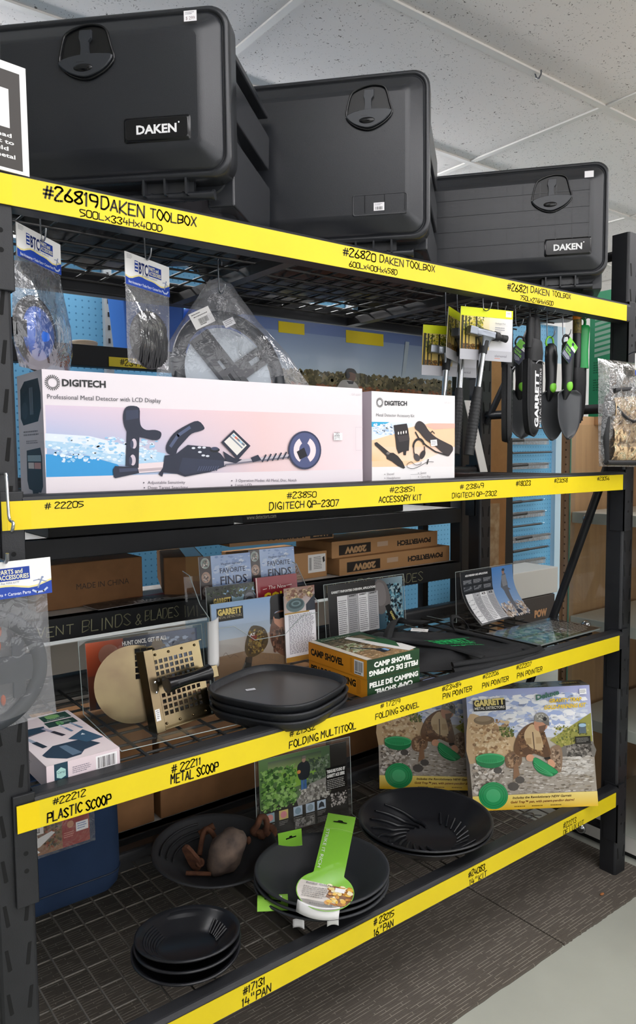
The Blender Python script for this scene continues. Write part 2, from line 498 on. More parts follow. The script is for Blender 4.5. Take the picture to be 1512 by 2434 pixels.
# ---------------------------------------------------------------- the room
def mat_ceiling():
    m = bpy.data.materials.new('mineral_ceiling_tile'); m.use_nodes = True
    nt = m.node_tree; N = nt.nodes; L = nt.links; b = N['Principled BSDF']
    tc = N.new('ShaderNodeTexCoord')
    n = N.new('ShaderNodeTexNoise'); n.inputs['Scale'].default_value = 75; n.inputs['Detail'].default_value = 1.5; n.inputs['Distortion'].default_value = 2.2
    L.new(tc.outputs['Object'], n.inputs['Vector'])
    r = N.new('ShaderNodeMapRange'); r.inputs[1].default_value = 0.665; r.inputs[2].default_value = 0.70
    L.new(n.outputs['Fac'], r.inputs[0])
    mx = N.new('ShaderNodeMix'); mx.data_type = 'RGBA'
    mx.inputs[6].default_value = (*lin('e9e5e2'), 1); mx.inputs[7].default_value = (*lin('716c68'), 1)
    L.new(r.outputs[0], mx.inputs[0]); L.new(mx.outputs[2], b.inputs['Base Color'])
    b.inputs['Roughness'].default_value = 0.9; b.inputs['Specular IOR Level'].default_value = 0.15
    return m
def mat_floormat():
    m = bpy.data.materials.new('ribbed_carpet_mat'); m.use_nodes = True
    nt = m.node_tree; N = nt.nodes; L = nt.links; b = N['Principled BSDF']
    tc = N.new('ShaderNodeTexCoord')
    mp = N.new('ShaderNodeMapping'); mp.inputs['Scale'].default_value = (1, 1, 1)
    L.new(tc.outputs['Object'], mp.inputs['Vector'])
    br = N.new('ShaderNodeTexBrick'); br.inputs['Scale'].default_value = 1.0
    br.inputs['Brick Width'].default_value = 0.075; br.inputs['Row Height'].default_value = 0.0095; br.inputs['Mortar Size'].default_value = 0.0011
    br.inputs['Mortar Smooth'].default_value = 0.4; br.offset = 0.37
    L.new(mp.outputs[0], br.inputs['Vector'])
    mp2 = N.new('ShaderNodeMapping'); mp2.inputs['Scale'].default_value = (16, 105, 1)
    L.new(tc.outputs['Object'], mp2.inputs['Vector'])
    n = N.new('ShaderNodeTexNoise'); n.inputs['Scale'].default_value = 1; n.inputs['Detail'].default_value = 0
    L.new(mp2.outputs[0], n.inputs['Vector'])
    r = N.new('ShaderNodeMapRange'); r.inputs[1].default_value = 0.44; r.inputs[2].default_value = 0.5
    L.new(n.outputs['Fac'], r.inputs[0])
    mul = N.new('ShaderNodeMath'); mul.operation = 'MULTIPLY'
    L.new(br.outputs['Fac'], mul.inputs[0]); L.new(r.outputs[0], mul.inputs[1])
    n3 = N.new('ShaderNodeTexNoise'); n3.inputs['Scale'].default_value = 350; L.new(tc.outputs['Object'], n3.inputs['Vector'])
    mx0 = N.new('ShaderNodeMix'); mx0.data_type = 'RGBA'
    mx0.inputs[6].default_value = (*lin('5c554f'), 1); mx0.inputs[7].default_value = (*lin('6f6860'), 1); L.new(n3.outputs['Fac'], mx0.inputs[0])
    mx = N.new('ShaderNodeMix'); mx.data_type = 'RGBA'; mx.inputs[7].default_value = (*lin('9d958a'), 1)
    L.new(mx0.outputs[2], mx.inputs[6]); L.new(mul.outputs[0], mx.inputs[0]); L.new(mx.outputs[2], b.inputs['Base Color'])
    b.inputs['Roughness'].default_value = 0.95; b.inputs['Specular IOR Level'].default_value = 0.1
    bp = N.new('ShaderNodeBump'); bp.inputs['Strength'].default_value = 0.5; bp.inputs['Distance'].default_value = 0.002
    L.new(br.outputs['Fac'], bp.inputs['Height']); L.new(bp.outputs[0], b.inputs['Normal'])
    return m
def mat_peg(name, base, dot, pitch=0.0127, r0=0.0022, rough=0.5, axis='XZ'):
    m = bpy.data.materials.new(name); m.use_nodes = True
    nt = m.node_tree; N = nt.nodes; L = nt.links; b = N['Principled BSDF']
    tc = N.new('ShaderNodeTexCoord'); sp = N.new('ShaderNodeSeparateXYZ'); L.new(tc.outputs['Object'], sp.inputs[0])
    def cell(o):
        a = N.new('ShaderNodeMath'); a.operation = 'PINGPONG'; a.inputs[1].default_value = pitch/2; L.new(o, a.inputs[0])
        q = N.new('ShaderNodeMath'); q.operation = 'POWER'; q.inputs[1].default_value = 2; L.new(a.outputs[0], q.inputs[0]); return q.outputs[0]
    s = N.new('ShaderNodeMath'); s.operation = 'ADD'
    L.new(cell(sp.outputs[axis[0]]), s.inputs[0]); L.new(cell(sp.outputs[axis[1]]), s.inputs[1])
    lt = N.new('ShaderNodeMath'); lt.operation = 'LESS_THAN'; lt.inputs[1].default_value = r0*r0; L.new(s.outputs[0], lt.inputs[0])
    mx = N.new('ShaderNodeMix'); mx.data_type = 'RGBA'
    mx.inputs[6].default_value = (*lin(base), 1); mx.inputs[7].default_value = (*lin(dot), 1)
    L.new(lt.outputs[0], mx.inputs[0]); L.new(mx.outputs[2], b.inputs['Base Color']); b.inputs['Roughness'].default_value = rough
    return m

ZC = 2.545
RX0, RX1, RY0, RY1 = -3.6, 6.3, -3.4, 2.6
def struct(name, mb, m): return tag(mb.build(name, m), kind='structure')
struct('floor', MB().box(RX0, RY0, -0.05, RX1, RY1, 0), mat('painted_concrete_floor', 'b8bab0', 0.55, spec=0.3, mottle=0.06, mscale=5))
struct('ceiling', MB().box(RX0, RY0, ZC, RX1, RY1, ZC+0.05), mat_ceiling())
WALLW = mat('painted_wall', 'cfd0cd', 0.8)
struct('wall_back', MB().box(RX0, RY1, 0, RX1, RY1+0.1, ZC), WALLW)
struct('wall_left', MB().box(RX0-0.1, RY0, 0, RX0, RY1, ZC), WALLW)
struct('wall_right', MB().box(RX1, RY0, 0, RX1+0.1, RY1, ZC), WALLW)
# the shop front across the aisle: low wall, piers, glazing
fw = MB(); fw.box(RX0, RY0-0.1, 0, RX1, RY0, 0.7); fw.box(RX0, RY0-0.1, 2.48, RX1, RY0, ZC)
for a, b in ((RX0, -2.3), (-0.15, 0.05), (2.35, 2.55), (4.9, RX1)): fw.box(a, RY0-0.1, 0.7, b, RY0, 2.48)
struct('wall_front', fw, WALLW)
DAYM = mat('daylit_glass', 'f8f8fa', 0.2, emit=DAY)
for i, (a, b) in enumerate(((-2.3, -0.15), (0.05, 2.35), (2.55, 4.9))):
    w = MB(); w.box(a, RY0-0.08, 0.7, b, RY0-0.06, 2.48)
    w.cur = 1
    for u in (a, (a+b)/2-0.02, b-0.04): w.box(u, RY0-0.06, 0.7, u+0.04, RY0-0.03, 2.48)
    tag(w.build('window_%d' % (i+1), [DAYM, mat('window_frame', '8a8d90', 0.4)]), kind='structure')
# suspended ceiling tee bars
g = MB()
y = 0.267-0.6*6
while y < RY1:
    if y > RY0: g.box(RX0, y-0.0115, ZC-0.006, RX1, y+0.0115, ZC+0.004)
    y += 0.6
x = 0.89-1.2*3
while x < RX1:
    if x > RX0: g.box(x-0.0115, RY0, ZC-0.0055, x+0.0115, RY1, ZC+0.004)
    x += 1.2
struct('trim_1', g, mat('ceiling_tee_bar', 'dad7d2', 0.5))
# unseen fluorescent battens added to brighten the ceiling and back of the shop
LMAT = mat('fluorescent_tube', 'faf8fa', 0.4, emit=LAMPB)
LMATB = mat('fluorescent_tube_back', 'faf8fa', 0.4, emit=LAMPB)
def batten(cx, cy, label, back=False):
    t = thing('unseen_batten', label, 'ceiling light', (cx, cy, ZC), 'fluorescent ceiling lights')
    f = MB(); f.box(cx-.62, cy-.03, ZC-.045, cx+.62, cy+.03, ZC-.0065)
    for s_ in (-1, 1): f.box(cx+s_*.61-.012, cy-.022, ZC-.10, cx+s_*.61+.012, cy+.022, ZC-.045)
    f.build('housing', mat('white_enamel', 'e8e8e6', 0.4), t)
    MB().cyl((cx-.60, cy, ZC-.08), (cx+.60, cy, ZC-.08), .019, 12).build('tube', LMATB if back else LMAT, t)
for x, y, lb in ((1.47, 1.467, 'fluorescent batten hidden behind the toolboxes'), (2.72, 1.767, 'fluorescent batten over the blue pegboard on the right'), (-.1, 1.467, 'fluorescent batten behind the left end of the racks'), (5.3, 1.0, 'fluorescent batten in the far right corner')):
    batten(x, y, lb, y > 0)
def panel(cx, cy, label, m):
    t = thing('light_panel', label, 'ceiling light', (cx, cy, ZC), 'square edged light panels over the aisle')
    f = MB()
    for a, b, c, d in ((-.588, -.288, .588, -.27), (-.588, .27, .588, .288), (-.588, -.27, -.57, .27), (.57, -.27, .588, .27)): f.box(cx+a, cy+b, ZC-.014, cx+c, cy+d, ZC-.0005)
    f.build('frame', mat('white_enamel', 'e8e8e6', 0.4), t); MB().box(cx-.57, cy-.27, ZC-.010, cx+.57, cy+.27, ZC-.004).build('diffuser', m, t)
PMAT = mat('panel_diffuser', 'faf8fa', .4, emit=PANEL); PMATS = mat('panel_diffuser_low', 'faf8fa', .4, emit=PANELS); PMATR = mat('panel_diffuser_bright', 'faf8fa', .4, emit=PANELR)
for x, y, lb in ((.29, -1.233, 'light panel over the aisle right above the viewer'), (1.49, -1.233, 'light panel over the aisle opposite the middle of the rack'), (2.69, -1.833, 'light panel across the aisle opposite the right end of the rack'), (3.89, -1.233, 'light panel beyond the right end of the rack'), (.29, -2.433, 'light panel near the shop windows behind the viewer'), (.29, -.633, 'light panel just over the front of the rack at the left'), (2.69, -.633, 'brightest light panel, just past the right end of the rack')):
    panel(x, y, lb, PMATR if (x, y) == (2.69, -.633) else (PMATS if (x, y) in ((.29, -.633), (.29, -2.433)) else PMAT))  # all but the brightest are added to reflect in the toolbox lids and chamfers
# little hook on a tee bar
h = MB(); h.tube([(1.703, 0.267, ZC-0.006), (1.703, 0.262, ZC-0.02), (1.70, 0.250, ZC-0.026), (1.697, 0.240, ZC-0.018), (1.697, 0.24, ZC-0.006)], 0.0025, 6)
tag(h.build('ceiling_hook', mat('grey_wire', '55565a', 0.4)), 'small dark wire hook clipped to a ceiling bar', 'hook')

# rubber backed mats under the rack
FM = mat_floormat()
def floor_mat(x0, x1, label):
    rnd = random.Random(int(x0*10)+50); n = 60
    pts = [(x0+(x1-x0)*k/n, -0.083+rnd.uniform(-0.0015, 0.0015)) for k in range(n+1)]
    pts += [(x1, 1.05), (x0, 1.05)]
    tag(MB().prism(pts, 0.0, 0.007).build('floor_mat', FM, bevel=0.002), label, 'mat', 'ribbed mats under the rack')
floor_mat(-0.6, 1.406, 'brown ribbed floor mat under the left and middle of the rack')
floor_mat(1.411, 1.93, 'brown ribbed floor mat under the right-hand post')
tag(MB().ball((1.70, -0.02, 0.010), 0.006, 8, 1.6, 0.8, 0.5).build('wood_chip', mat('orange_chip', 'a86a3c', 0.7)), 'tiny orange-brown chip lying on the floor mat by the post', 'debris')

# ---------------------------------------------------------------- the display rack
TZ = [1.7996, 1.2939, 0.7963, 0.2942]       # top edges of the yellow tapes
TW = 0.0462
D = 0.63
rack = thing('shelving_rack', 'black steel shelving rack with four yellow-taped front beams', 'shelving', (0.9, D/2, 0))
def post(x0, y0, ztop, parent, front=True, dy=0.055, w=0.0625, slots=True, slotmat=None):
    """omega section upright: front face with pairs of tear-drop slots"""
    m = MB(); x1 = x0+w; r = 0.006
    prof = [(x0, y0+dy), (x0, y0+r), (x0+r*0.4, y0+r*0.4), (x0+r, y0), (x1-r, y0), (x1-r*0.4, y0+r*0.4), (x1, y0+r), (x1, y0+dy)]
    m.loft([[(a, b, 0.002) for a, b in prof], [(a, b, ztop) for a, b in prof]], True, True, False)
    s = m; s.cur = 1; z = 0.075
    if slots:
        while z < ztop-0.05:
            for sx in (-1, 1):
                c = (x0+x1)/2+sx*0.0155
                q = [(c+sx*0.006, z+0.019), (c+sx*0.0005, z+0.019), (c-sx*0.0045, z-0.017), (c-sx*0.0005, z-0.019), (c+sx*0.002, z-0.018)]
                if sx > 0: q = q[::-1]
                s.add([(a, y0-0.0006, b) for a, b in q]+[(a, y0+0.003, b) for a, b in q], [tuple(range(5)), tuple(range(9, 4, -1))]+[(i, 5+i, 5+(i+1) % 5, (i+1) % 5) for i in range(5)])
            z += 0.0765
    return m.build('post', [STEEL, mat('slot_dark', '0a0a0b', 0.9)], parent)
PX = [(-0.0305, 0.012), (1.8255, 0.012), (-0.0305, 0.575), (1.8255, 0.575)]
for px, py in PX: post(px, py, 2.022, rack)

def tape_art(w, h):
    a = Art(w, h, z0=2e-4); return a
def tape_text(a, X0, rows):
    for (t, xl, xr, zf, hf, wd) in rows:
        a.pen(t, (xl-X0)/a.w, 1-zf, hf, (xr-xl)/a.w, '1b1608', min(wd*1.4, hf*TW*.15))
YTAPE = mat('yellow_tape', 'e8d01a', 0.38, spec=0.4, mottle=0.05, mscale=7)
YPATCH = mat('yellow_tape_overlap', 'f3d400', 0.38, spec=0.4)
def beam(z, x0, x1, y0, parent, tape=None, depth=0.04, h=0.056, rows=(), tx=(0.0, 1.8), patch=None):
    zt = z+0.009; zb = zt-h; r = 0.012
    prof = [(y0+depth, zb), (y0+0.004, zb), (y0+0.001, zb+0.003), (y0+0.001, zt-r)]+[(y0+0.001+r-r*cos(a), zt-r+r*sin(a)) for a in (0.4, 0.8, 1.2, pi/2)]+[(y0+depth, zt)]
    m = MB(); m.loft([[(x0, a, b) for a, b in prof], [(x1, a, b) for a, b in prof]], True, True, False)
    # end connector plates hooked into the posts
    for s_, xe in ((-1, x0), (1, x1)):
        a, b = (xe-0.0345, xe+0.002) if s_ < 0 else (xe-0.002, xe+0.0345)
        m.box(a, y0+0.004, zt-0.185, b, y0+0.0115, zt+0.006)
        c, d = (xe-0.001, xe+0.002) if s_ < 0 else (xe-0.002, xe+0.001)
        m.box(c, y0+0.004, zt-0.185, d, y0+0.055, zt+0.006)
    o = m.build('beam', STEEL, parent, bevel=0.0015)
    if tape:
        t = MB(); t.box(tx[0], y0-0.0006, z-TW, tx[1], y0+0.0012, z)
        if patch: t.cur = 1; t.box(patch[0], y0-0.0009, z-TW+0.0005, patch[1], y0-0.0003, z-0.0005)
        to = t.build('yellow_tape', [YTAPE, YPATCH], o)
        for row in rows:
            a = tape_art(tx[1]-tx[0], TW); tape_text(a, tx[0], [row])
            a.build('lettering', o, FR((tx[0], y0-0.0009, z-TW), X, Z))
        for xe in (x0-0.017, x1+0.017):
            for dz in (0.085, 0.115): MB().cyl((xe, y0+0.0035, z-dz), (xe, y0+0.006, z-dz), 0.004, 10).build('pin_hole', mat('slot_dark', '0a0a0b', 0.9), o)
    return o
B, S_ = 0.40, 0.24
LW = 0.0021; SW = 0.0016
rowsT = [
 [('#26819', .083, .172, .47, .44, .0024), ('DAKEN', .178, .257, .46, .42, .0022), ('TOOLBOX', .266, .356, .50, .34, .002), ('500Lx334Hx400D', .142, .288, .07, .24, .0021),
  ('#26820', .700, .792, .56, .36, LW), ('DAKEN', .804, .877, .57, .32, .0019), ('TOOLBOX', .883, .976, .61, .30, .0018), ('600Lx400Hx458D', .717, .856, .11, .24, .0018),
  ('#26821', 1.239, 1.324, .48, .36, .0018), ('DAKEN', 1.335, 1.417, .58, .32, .0016), ('TOOLBOX', 1.428, 1.513, .64, .28, .0013), ('750Lx276Hx450D', 1.292, 1.434, .07, .24, .0016)],
 [('# 22205', .067, .131, .68, .22, .0023), ('#23850', .549, .624, .60, .25, .0019), ('DIGITECH QP-2307', .506, .684, .15, .30, .0017), ('#23851', .832, .912, .62, .24, .0019), ('ACCESSORY KIT', .799, .933, .16, .28, .0016),
  ('# 23849', 1.066, 1.154, .60, .24, .0018), ('DIGITECH QP-2302', 1.038, 1.205, .16, .25, .0015), ('#18023', 1.283, 1.345, .62, .26, .0016), ('#23058', 1.45, 1.513, .70, .22, .0014), ('#23056', 1.66, 1.724, .70, .22, .0014)],
 [('#22212', .062, .118, .70, .24, .0024), ('PLASTIC SCOOP', .052, .162, .12, .36, .0021), ('# 22211', .280, .341, .59, .30, .0022), ('METAL SCOOP', .278, .378, .14, .36, .002), ('# 21532', .548, .615, .67, .26, .0021), ('FOLDING MULTITOOL', .547, .729, .14, .32, .0018),
  ('# 17219', .802, .864, .76, .22, .0018), ('FOLDING SHOVEL', .787, .926, .27, .28, .0016), ('#23484', 1.005, 1.075, .72, .24, .0019), ('PIN POINTER', 1.008, 1.114, .28, .28, .0017), ('#22206', 1.156, 1.22, .76, .22, .0016), ('PIN POINTER', 1.155, 1.26, .22, .28, .0015), ('#22207', 1.293, 1.359, .72, .24, .0015), ('PIN POINTER', 1.297, 1.407, .2, .28, .0014)],
 [('#17131', .425, .478, .57, .34, .0021), ('14" PAN', .422, .494, .06, .36, .0021), ('# 23215', .779, .843, .57, .34, .002), ('16" PAN', .779, .842, .05, .36, .002), ('#24083', 1.106, 1.171, .50, .34, .0017), ('14" KIT', 1.11, 1.179, .04, .32, .0016), ('#22213', 1.519, 1.584, .44, .34, .0014), ('DE LUX KIT', 1.521, 1.624, .0, .32, .0014)]]
tx = [(-0.03, 1.8), (0.0, 1.8), (0.004, 1.8), (0.0, 1.8)]
pt = [(-0.012, 0.035), (0.008, 0.045), (0.004, 0.04), None]
for i in range(4):
    beam(TZ[i], 0.034, 1.824, 0.0, rack, True, rows=rowsT[i], tx=tx[i], patch=pt[i])
    beam(TZ[i]+0.012, 0.034, 1.824, D-0.04, rack)
WIREL = mat('worn_grey_wire', '59544d', 0.4, spec=0.5)
def deck(z, px, py, r, name='mesh_deck', parent=rack, x0=0.04, x1=1.82, y0=0.03, y1=0.60, off=0.0, m_=WIRE):
    m = MB(); n = int((x1-x0)/px)
    for k in range(n+1):
        x = x0+off+k*px
        if x < x1: m.tube([(x, y0, z-r), (x, y1, z-r)], r, 6)
    k = 0; y = y0+0.012
    while y < y1:
        m.tube([(x0, y, z-3*r), (x1, y, z-3*r)], r, 6); y += py
    for xs in (0.62, 1.22):      # lapped edges of the deck panels and their support bars
        m.tube([(xs+0.009, y0, z-r), (xs+0.009, y1, z-r)], r*1.2, 6)
        m.box(xs-0.015, y0, z-0.030, xs+0.015, y1, z-0.008)
    m.build(name, m_, parent)
ZD = [1.795, 1.296, 0.790, 0.286]
deck(ZD[0], 0.06, 0.075, 0.0026); deck(ZD[1], 0.06, 0.075, 0.0024); deck(ZD[2], 0.0575, 0.066, 0.0032); deck(ZD[3], 0.0495, 0.075, 0.0021, off=0.012, m_=WIREL)
# end frames: flat horizontals and a diagonal
def brace(pts, w=0.03, t=0.012, ang=0):
    m = MB(); m.tube(pts, (t*0.72, w*0.72), 4, flat=(1, 0, 0)); m.build('brace', STEEL, rack)
for xs in (1.853, -0.003):
    for z in (1.967, 1.50, 0.14):
        brace([(xs, 0.066, z), (xs, 0.577, z)], 0.021)
    brace([(xs, 0.066, 1.37), (xs, 0.50, 0.19)], 0.021); brace([(xs, 0.575, 1.47), (xs, 0.30, 1.93)], 0.02)

# ---------------------------------------------------------------- the rack standing back to back with it
YB = 0.70
rack2 = thing('storage_rack', 'dark storage rack standing back to back behind the display rack', 'shelving', (0.9, 0.95, 0))
for px in (-0.06, 1.862): post(px, YB, 2.0, rack2, slots=False)
def plain_beam(z0, z1, name='beam', y0=YB, rows=None):
    o = MB().box(0.0, y0, z0, 1.862, y0+0.04, z1).build(name, STEELD, rack2, bevel=0.002)
    if rows:
        for t, xl, xr, zf, hf, wd in rows:
            a = Art(1.862, z1-z0); a.pen(t, xl/a.w, 1-zf, hf, (xr-xl)/a.w, 'a3a07e', wd)
            a.build('lettering', o, FR((0, y0-0.0006, z0), X, Z))
    return o
plain_beam(1.098, 1.152)
plain_beam(0.885, 0.944, rows=[('VENT', .255, .349, .25, .42, .0022), ('BLINDS', .372, .508, .2, .55, .0024), ('&', .522, .54, .2, .5, .0022), ('BLADES', .551, .655, .3, .5, .0022), ('BLINDS', 1.20, 1.40, .3, .5, .002), ('&', 1.43, 1.46, .3, .5, .002), ('BLADES', 1.48, 1.653, .2, .55, .0022)])
plain_beam(1.60, 1.655)
plain_beam(0.24, 0.295)
BOARD = mat('grey_melamine_board', 'c3bfb8', 0.6, mottle=0.05)
for z, d, nm in ((0.944, 0.30, 'shelf_board'), (1.152, 0.30, 'shelf_board'), (1.655, 0.30, 'shelf_board'), (0.295, 0.32, 'shelf_board')):
    MB().box(0.0, YB+0.005, z-0.012, 1.862, YB+d, z).build(nm, BOARD, rack2)
for xs in (0.12, 1.62):
    m = MB(); m.tube([(xs, YB+0.03, 0.30), (xs-0.09 if xs > 1 else xs+0.1, YB+0.03, 0.885)], (0.012, 0.02), 4); m.build('brace', STEELD, rack2)

# ---------------------------------------------------------------- blue pegboard display along the far side
YW = 1.6
BLUEPEG = mat_peg('blue_pegboard', '6fb4dc', '3f7fae', 0.0254, 0.0034)
peg = thing('pegboard_display', 'light blue perforated pegboard display wall behind the racks', 'display stand', (1.5, YW, 0))
for a, b in ((-1.6, -0.40), (-0.38, 0.82), (0.84, 2.04), (2.06, 3.72)):
    MB().box(a, YW, 0.30, b, YW+0.02, 2.14).build('panel', BLUEPEG, peg)
MB().box(-1.6, YW+0.02, 0.0, 3.80, YW+0.06, 0.3).build('base', STEELD, peg)
BLUEM = mat('blue_enamel', '8cc3e4', 0.45)
MB().box(-1.6, YW-0.03, 2.14, 3.80, YW+0.03, 2.17).build('rail', mat('white_enamel', 'e8e8e6', 0.4), peg)
MB().box(3.72, YW-0.03, 0.0, 3.80, YW+0.06, 2.14).build('upright', mat('pale_blue_enamel', 'b9d3e2', 0.45), peg)
SLOT = mat('perforated_steel_strip', 'a9b0b2', 0.4, metal=0.4)
for xs in (-0.39, 0.83, 2.05):
    m = MB(); m.box(xs-0.016, YW-0.025, 0.3, xs+0.016, YW-0.001, 2.14); m.cur = 1
    z = 0.35
    while z < 2.1: m.box(xs-0.004, YW-0.0262, z, xs+0.004, YW-0.0245, z+0.018); z += 0.05
    m.build('upright', [SLOT, mat('slot_dark', '0a0a0b', 0.9)], peg)

# ---------------------------------------------------------------- glazed cabinet at the right-hand end
XC = 1.95
cab = thing('display_cabinet', 'wooden pegboard-backed display cabinet with glass front and white shelves', 'cabinet', (2.25, -0.2, 0))
WOOD = mat('beech_veneer', 'c9a178', 0.5, mottle=0.12, mscale=6, stretch=(6, 6, 0.6))
TANPEG = mat_peg('tan_pegboard', 'bb997a', '5f4630', 0.0254, 0.0032, axis='YZ')
MB().box(XC+0.55, -1.3, 0.08, XC+0.57, 0.33, 1.44).build('back_panel', TANPEG, cab)
MB().box(XC+0.02, 0.308, 0.0, XC+0.57, 0.333, 1.49).build('side_panel', WOOD, cab)
MB().box(XC+0.005, 0.283, 0.08, XC+0.03, 0.3079, 1.46).build('side_panel', TANPEG, cab)
for z0, z1 in ((1.455, 1.49), (0.94, 0.985)): MB().box(XC+0.535, -1.3, z0, XC+0.549, 0.307, z1).build('rail', WOOD, cab)
MB().box(XC+0.18, -1.3, 1.46, XC+0.57, 0.307, 1.49).build('top', WOOD, cab)
WSH = mat('white_melamine', 'e6e3dc', 0.45)
for z0, z1 in ((1.118, 1.156), (0.750, 0.789), (0.40, 0.44), (0.022, 0.082)):
    MB().box(XC+0.012, -1.3, z0, XC+0.549, 0.282, z1).build('shelf', WSH, cab, bevel=0.002)
MB().box(XC+0.03, -1.3, 0.0, XC+0.54, 0.30, 0.022).build('plinth', mat('black_plinth', '151517', 0.6), cab)
GLASS = film_mat('glass_pane', (0.90, 0.95, 0.93), 0.10, 0.015, 0.0, rough=0.02)
gp = MB(); gp.add([(XC, 0.282, 0.085), (XC, -1.3, 0.085), (XC, -1.3, 1.455), (XC, 0.282, 1.455)], [(0, 1, 2, 3)])
gp.cur = 1; gp.box(XC-0.003, 0.2815, 0.085, XC+0.003, 0.2835, 1.455)
gp.build('glass_panel', [GLASS, mat('green_glass_edge', '5f8f7c', 0.2)], cab)
for z, y in ((1.137, 0.205), (0.77, 0.205), (0.05, 0.21)):
    m = MB(); m.lathe([(0.0, 0.0), (0.016, 0.0), (0.019, 0.006), (0.016, 0.016), (0.009, 0.021), (0.0, 0.0215)], 20, M=Matrix.Translation((XC-0.002, y, z)) @ Matrix.Rotation(radians(-90), 4, 'Y'))
    m.build('knob', CHROME, cab)
# ---------------------------------------------------------------- plastic toolboxes on the top deck
def norm_poly(pts, cx, cy, w, h): return [((x-cx)/w, (cy-y)/h) for x, y in pts]
LATCH = catmull([(180, 870), (230, 560), (300, 330), (420, 230), (620, 160), (830, 130), (1010, 155), (1130, 215), (1190, 330), (1255, 600), (1312, 850), (1160, 1050), (920, 1190), (720, 1235), (480, 1170), (290, 1040)], 3, True)
LATCH = norm_poly(LATCH, 745, 682, 1130, 1105)
MOON = norm_poly(catmull([(200, 870), (420, 780), (740, 740), (1040, 750), (1280, 800), (1150, 1000), (930, 1130), (720, 1185), (500, 1130), (310, 1020)], 3, True), 745, 682, 1130, 1105)
STEM = norm_poly([(640, 265), (870, 270), (862, 430), (805, 500), (800, 620), (815, 770), (640, 770), (655, 620), (640, 480), (618, 420)], 745, 682, 1130, 1105)
def toolbox(name, label, BR, yaw, L, H, latch, plate, sticker, logo, gridon, depth, ribs=True):
    BR = Vector(BR); d = Vector((cos(radians(yaw)), sin(radians(yaw)), 0)); o = BR-d*L
    F = FR(o, d, Z); drop = ZD[0]+0.0015-BR.z
    t = thing(name, label, 'toolbox', (BR.x-d.x*L/2, BR.y-d.y*L/2, ZD[0]), 'black plastic toolboxes on the top deck')
    m = MB(F)
    def lp(z, ins, r): return [(x, y, z) for x, y in rrect(L-2*ins, H-2*ins, r, 7, L/2, H/2)]
    m.loft([lp(-.052, .004, .034), lp(-.050, 0, .036), lp(-.008, 0, .036), lp(-.002, .002, .036), lp(0, .006, .034), lp(0, .0095, .032), lp(-.005, .0105, .031), lp(-.005, .0125, .030), lp(.000, .014, .029),
            lp(.003, .018, .026), lp(.017, .040, .016), lp(.0205, .046, .013), lp(.0215, .053, .012)], True, True, True)
    lid = m.build('lid', PLASTIC, t)
    if gridon:
        g = MB(F); p = 0.0437; z0 = 0.0212; z1 = z0+gridon
        x = L-.054
        while x > .06: g.box(x-.0012, .056, z0, x+.0012, H-.056, z1); x -= p
        y = .06+.035
        while y < H-.06: g.box(.056, y-.001, z0, L-.053, y+.001, z1); y += p
        g.build('embossed_grid', PLASTIC, lid)
    # body, wider ribs along its side
    b = MB(F); n = 7
    def bl(z, x0, x1, y0, y1, r=.03): return [(x, y, z) for x, y in rrect(x1-x0, y1-y0, r, 6, (x0+x1)/2, (y0+y1)/2)]
    b.loft([bl(-.05, .022, L-.022, -.012, H-.02), bl(-.09, .02, L-.02, min(-.02, drop*.6), H-.02), bl(-.13, .02, L-.02, drop, H-.02), bl(-depth, .04, L-.04, drop, H-.03)], True, True, True)
    for sx in (0, 1):
        for ya, yb in ((drop+.03, .09), (.125, .20), (.235, H-.045)):
            xo = L+.004 if sx else -.004; xi = L-.06 if sx else .06
            q = [(ya, -.054), (ya, -depth+.02), (yb, -depth+.01), (yb, -.054)]
            vs = [(xi, y, z) for y, z in q]+[(xo+(0.0 if z < -.06 else (-.012 if sx else .012)), y, z) for y, z in q]
            b.add(vs, [(0, 3, 2, 1), (4, 5, 6, 7), (0, 1, 5, 4), (1, 2, 6, 5), (2, 3, 7, 6), (3, 0, 4, 7)])
    b.build('body', PLASTIC, t, bevel=0.003)
    for hx in (L-.125, .125):
        h = MB(F)
        h.cyl((hx-.085, -.024, -.026), (hx+.085, -.024, -.026), .0085, 12)
        for k in (-.086, -.03, .03, .0861): h.cyl((hx+k-.002, -.024, -.026), (hx+k+.002, -.024, -.026), .0098, 12)
        h.box(hx-.05, -.024, -.034, hx+.05, .01, -.02)
        for k in (-.04, .0, .04): h.prism([(-.026, -.05), (-.026, -.004), (.004, -.002), (.004, -.05)], hx+k-.002, hx+k+.002, M=FR((0, 0, 0), Y, Z))
        h.build('hinge', PLASTIC, t)
    cx, cy = L+(latch[0]+latch[1])/2, (latch[2]+latch[3])/2; w, hh = latch[1]-latch[0], latch[3]-latch[2]
    def sc(P, k, z, dy=0): return [(cx+x*w*k, cy+(y*hh*k)+dy, z) for x, y in P]
    z0 = .0214
    r = MB(F); r.loft([sc(LATCH, 1.0, z0-.001), sc(LATCH, 1.0, z0+.004), sc(LATCH, .97, z0+.006), sc(LATCH, .92, z0+.004), sc(LATCH, .91, z0+.0006)], False, False, True)
    r.cur = 1; r.add(sc(LATCH, .915, z0+.0005), [tuple(range(len(LATCH)))])
    lt = r.build('latch', [GLOSSBLK, mat('latch_recess', '07080a', 0.35)], t)
    s = MB(F)
    def sl(P, za, zb, zc):
        c = (sum(p[0] for p in P)/len(P), sum(p[1] for p in P)/len(P)); sh = lambda k: [(c[0]+(x-c[0])*k, c[1]+(y-c[1])*k) for x, y in P]
        s.loft([sc(P, 1, za), sc(P, 1, zb), sc(sh(.95), 1, zc)], False, True, False)
    sl(STEM[::-1], z0+.0008, z0+.006, z0+.0075); sl(MOON[::-1], z0+.0008, z0+.0075, z0+.009)
    hd = s.build('handle', mat('latch_handle', '303338', 0.33, spec=0.5), lt)
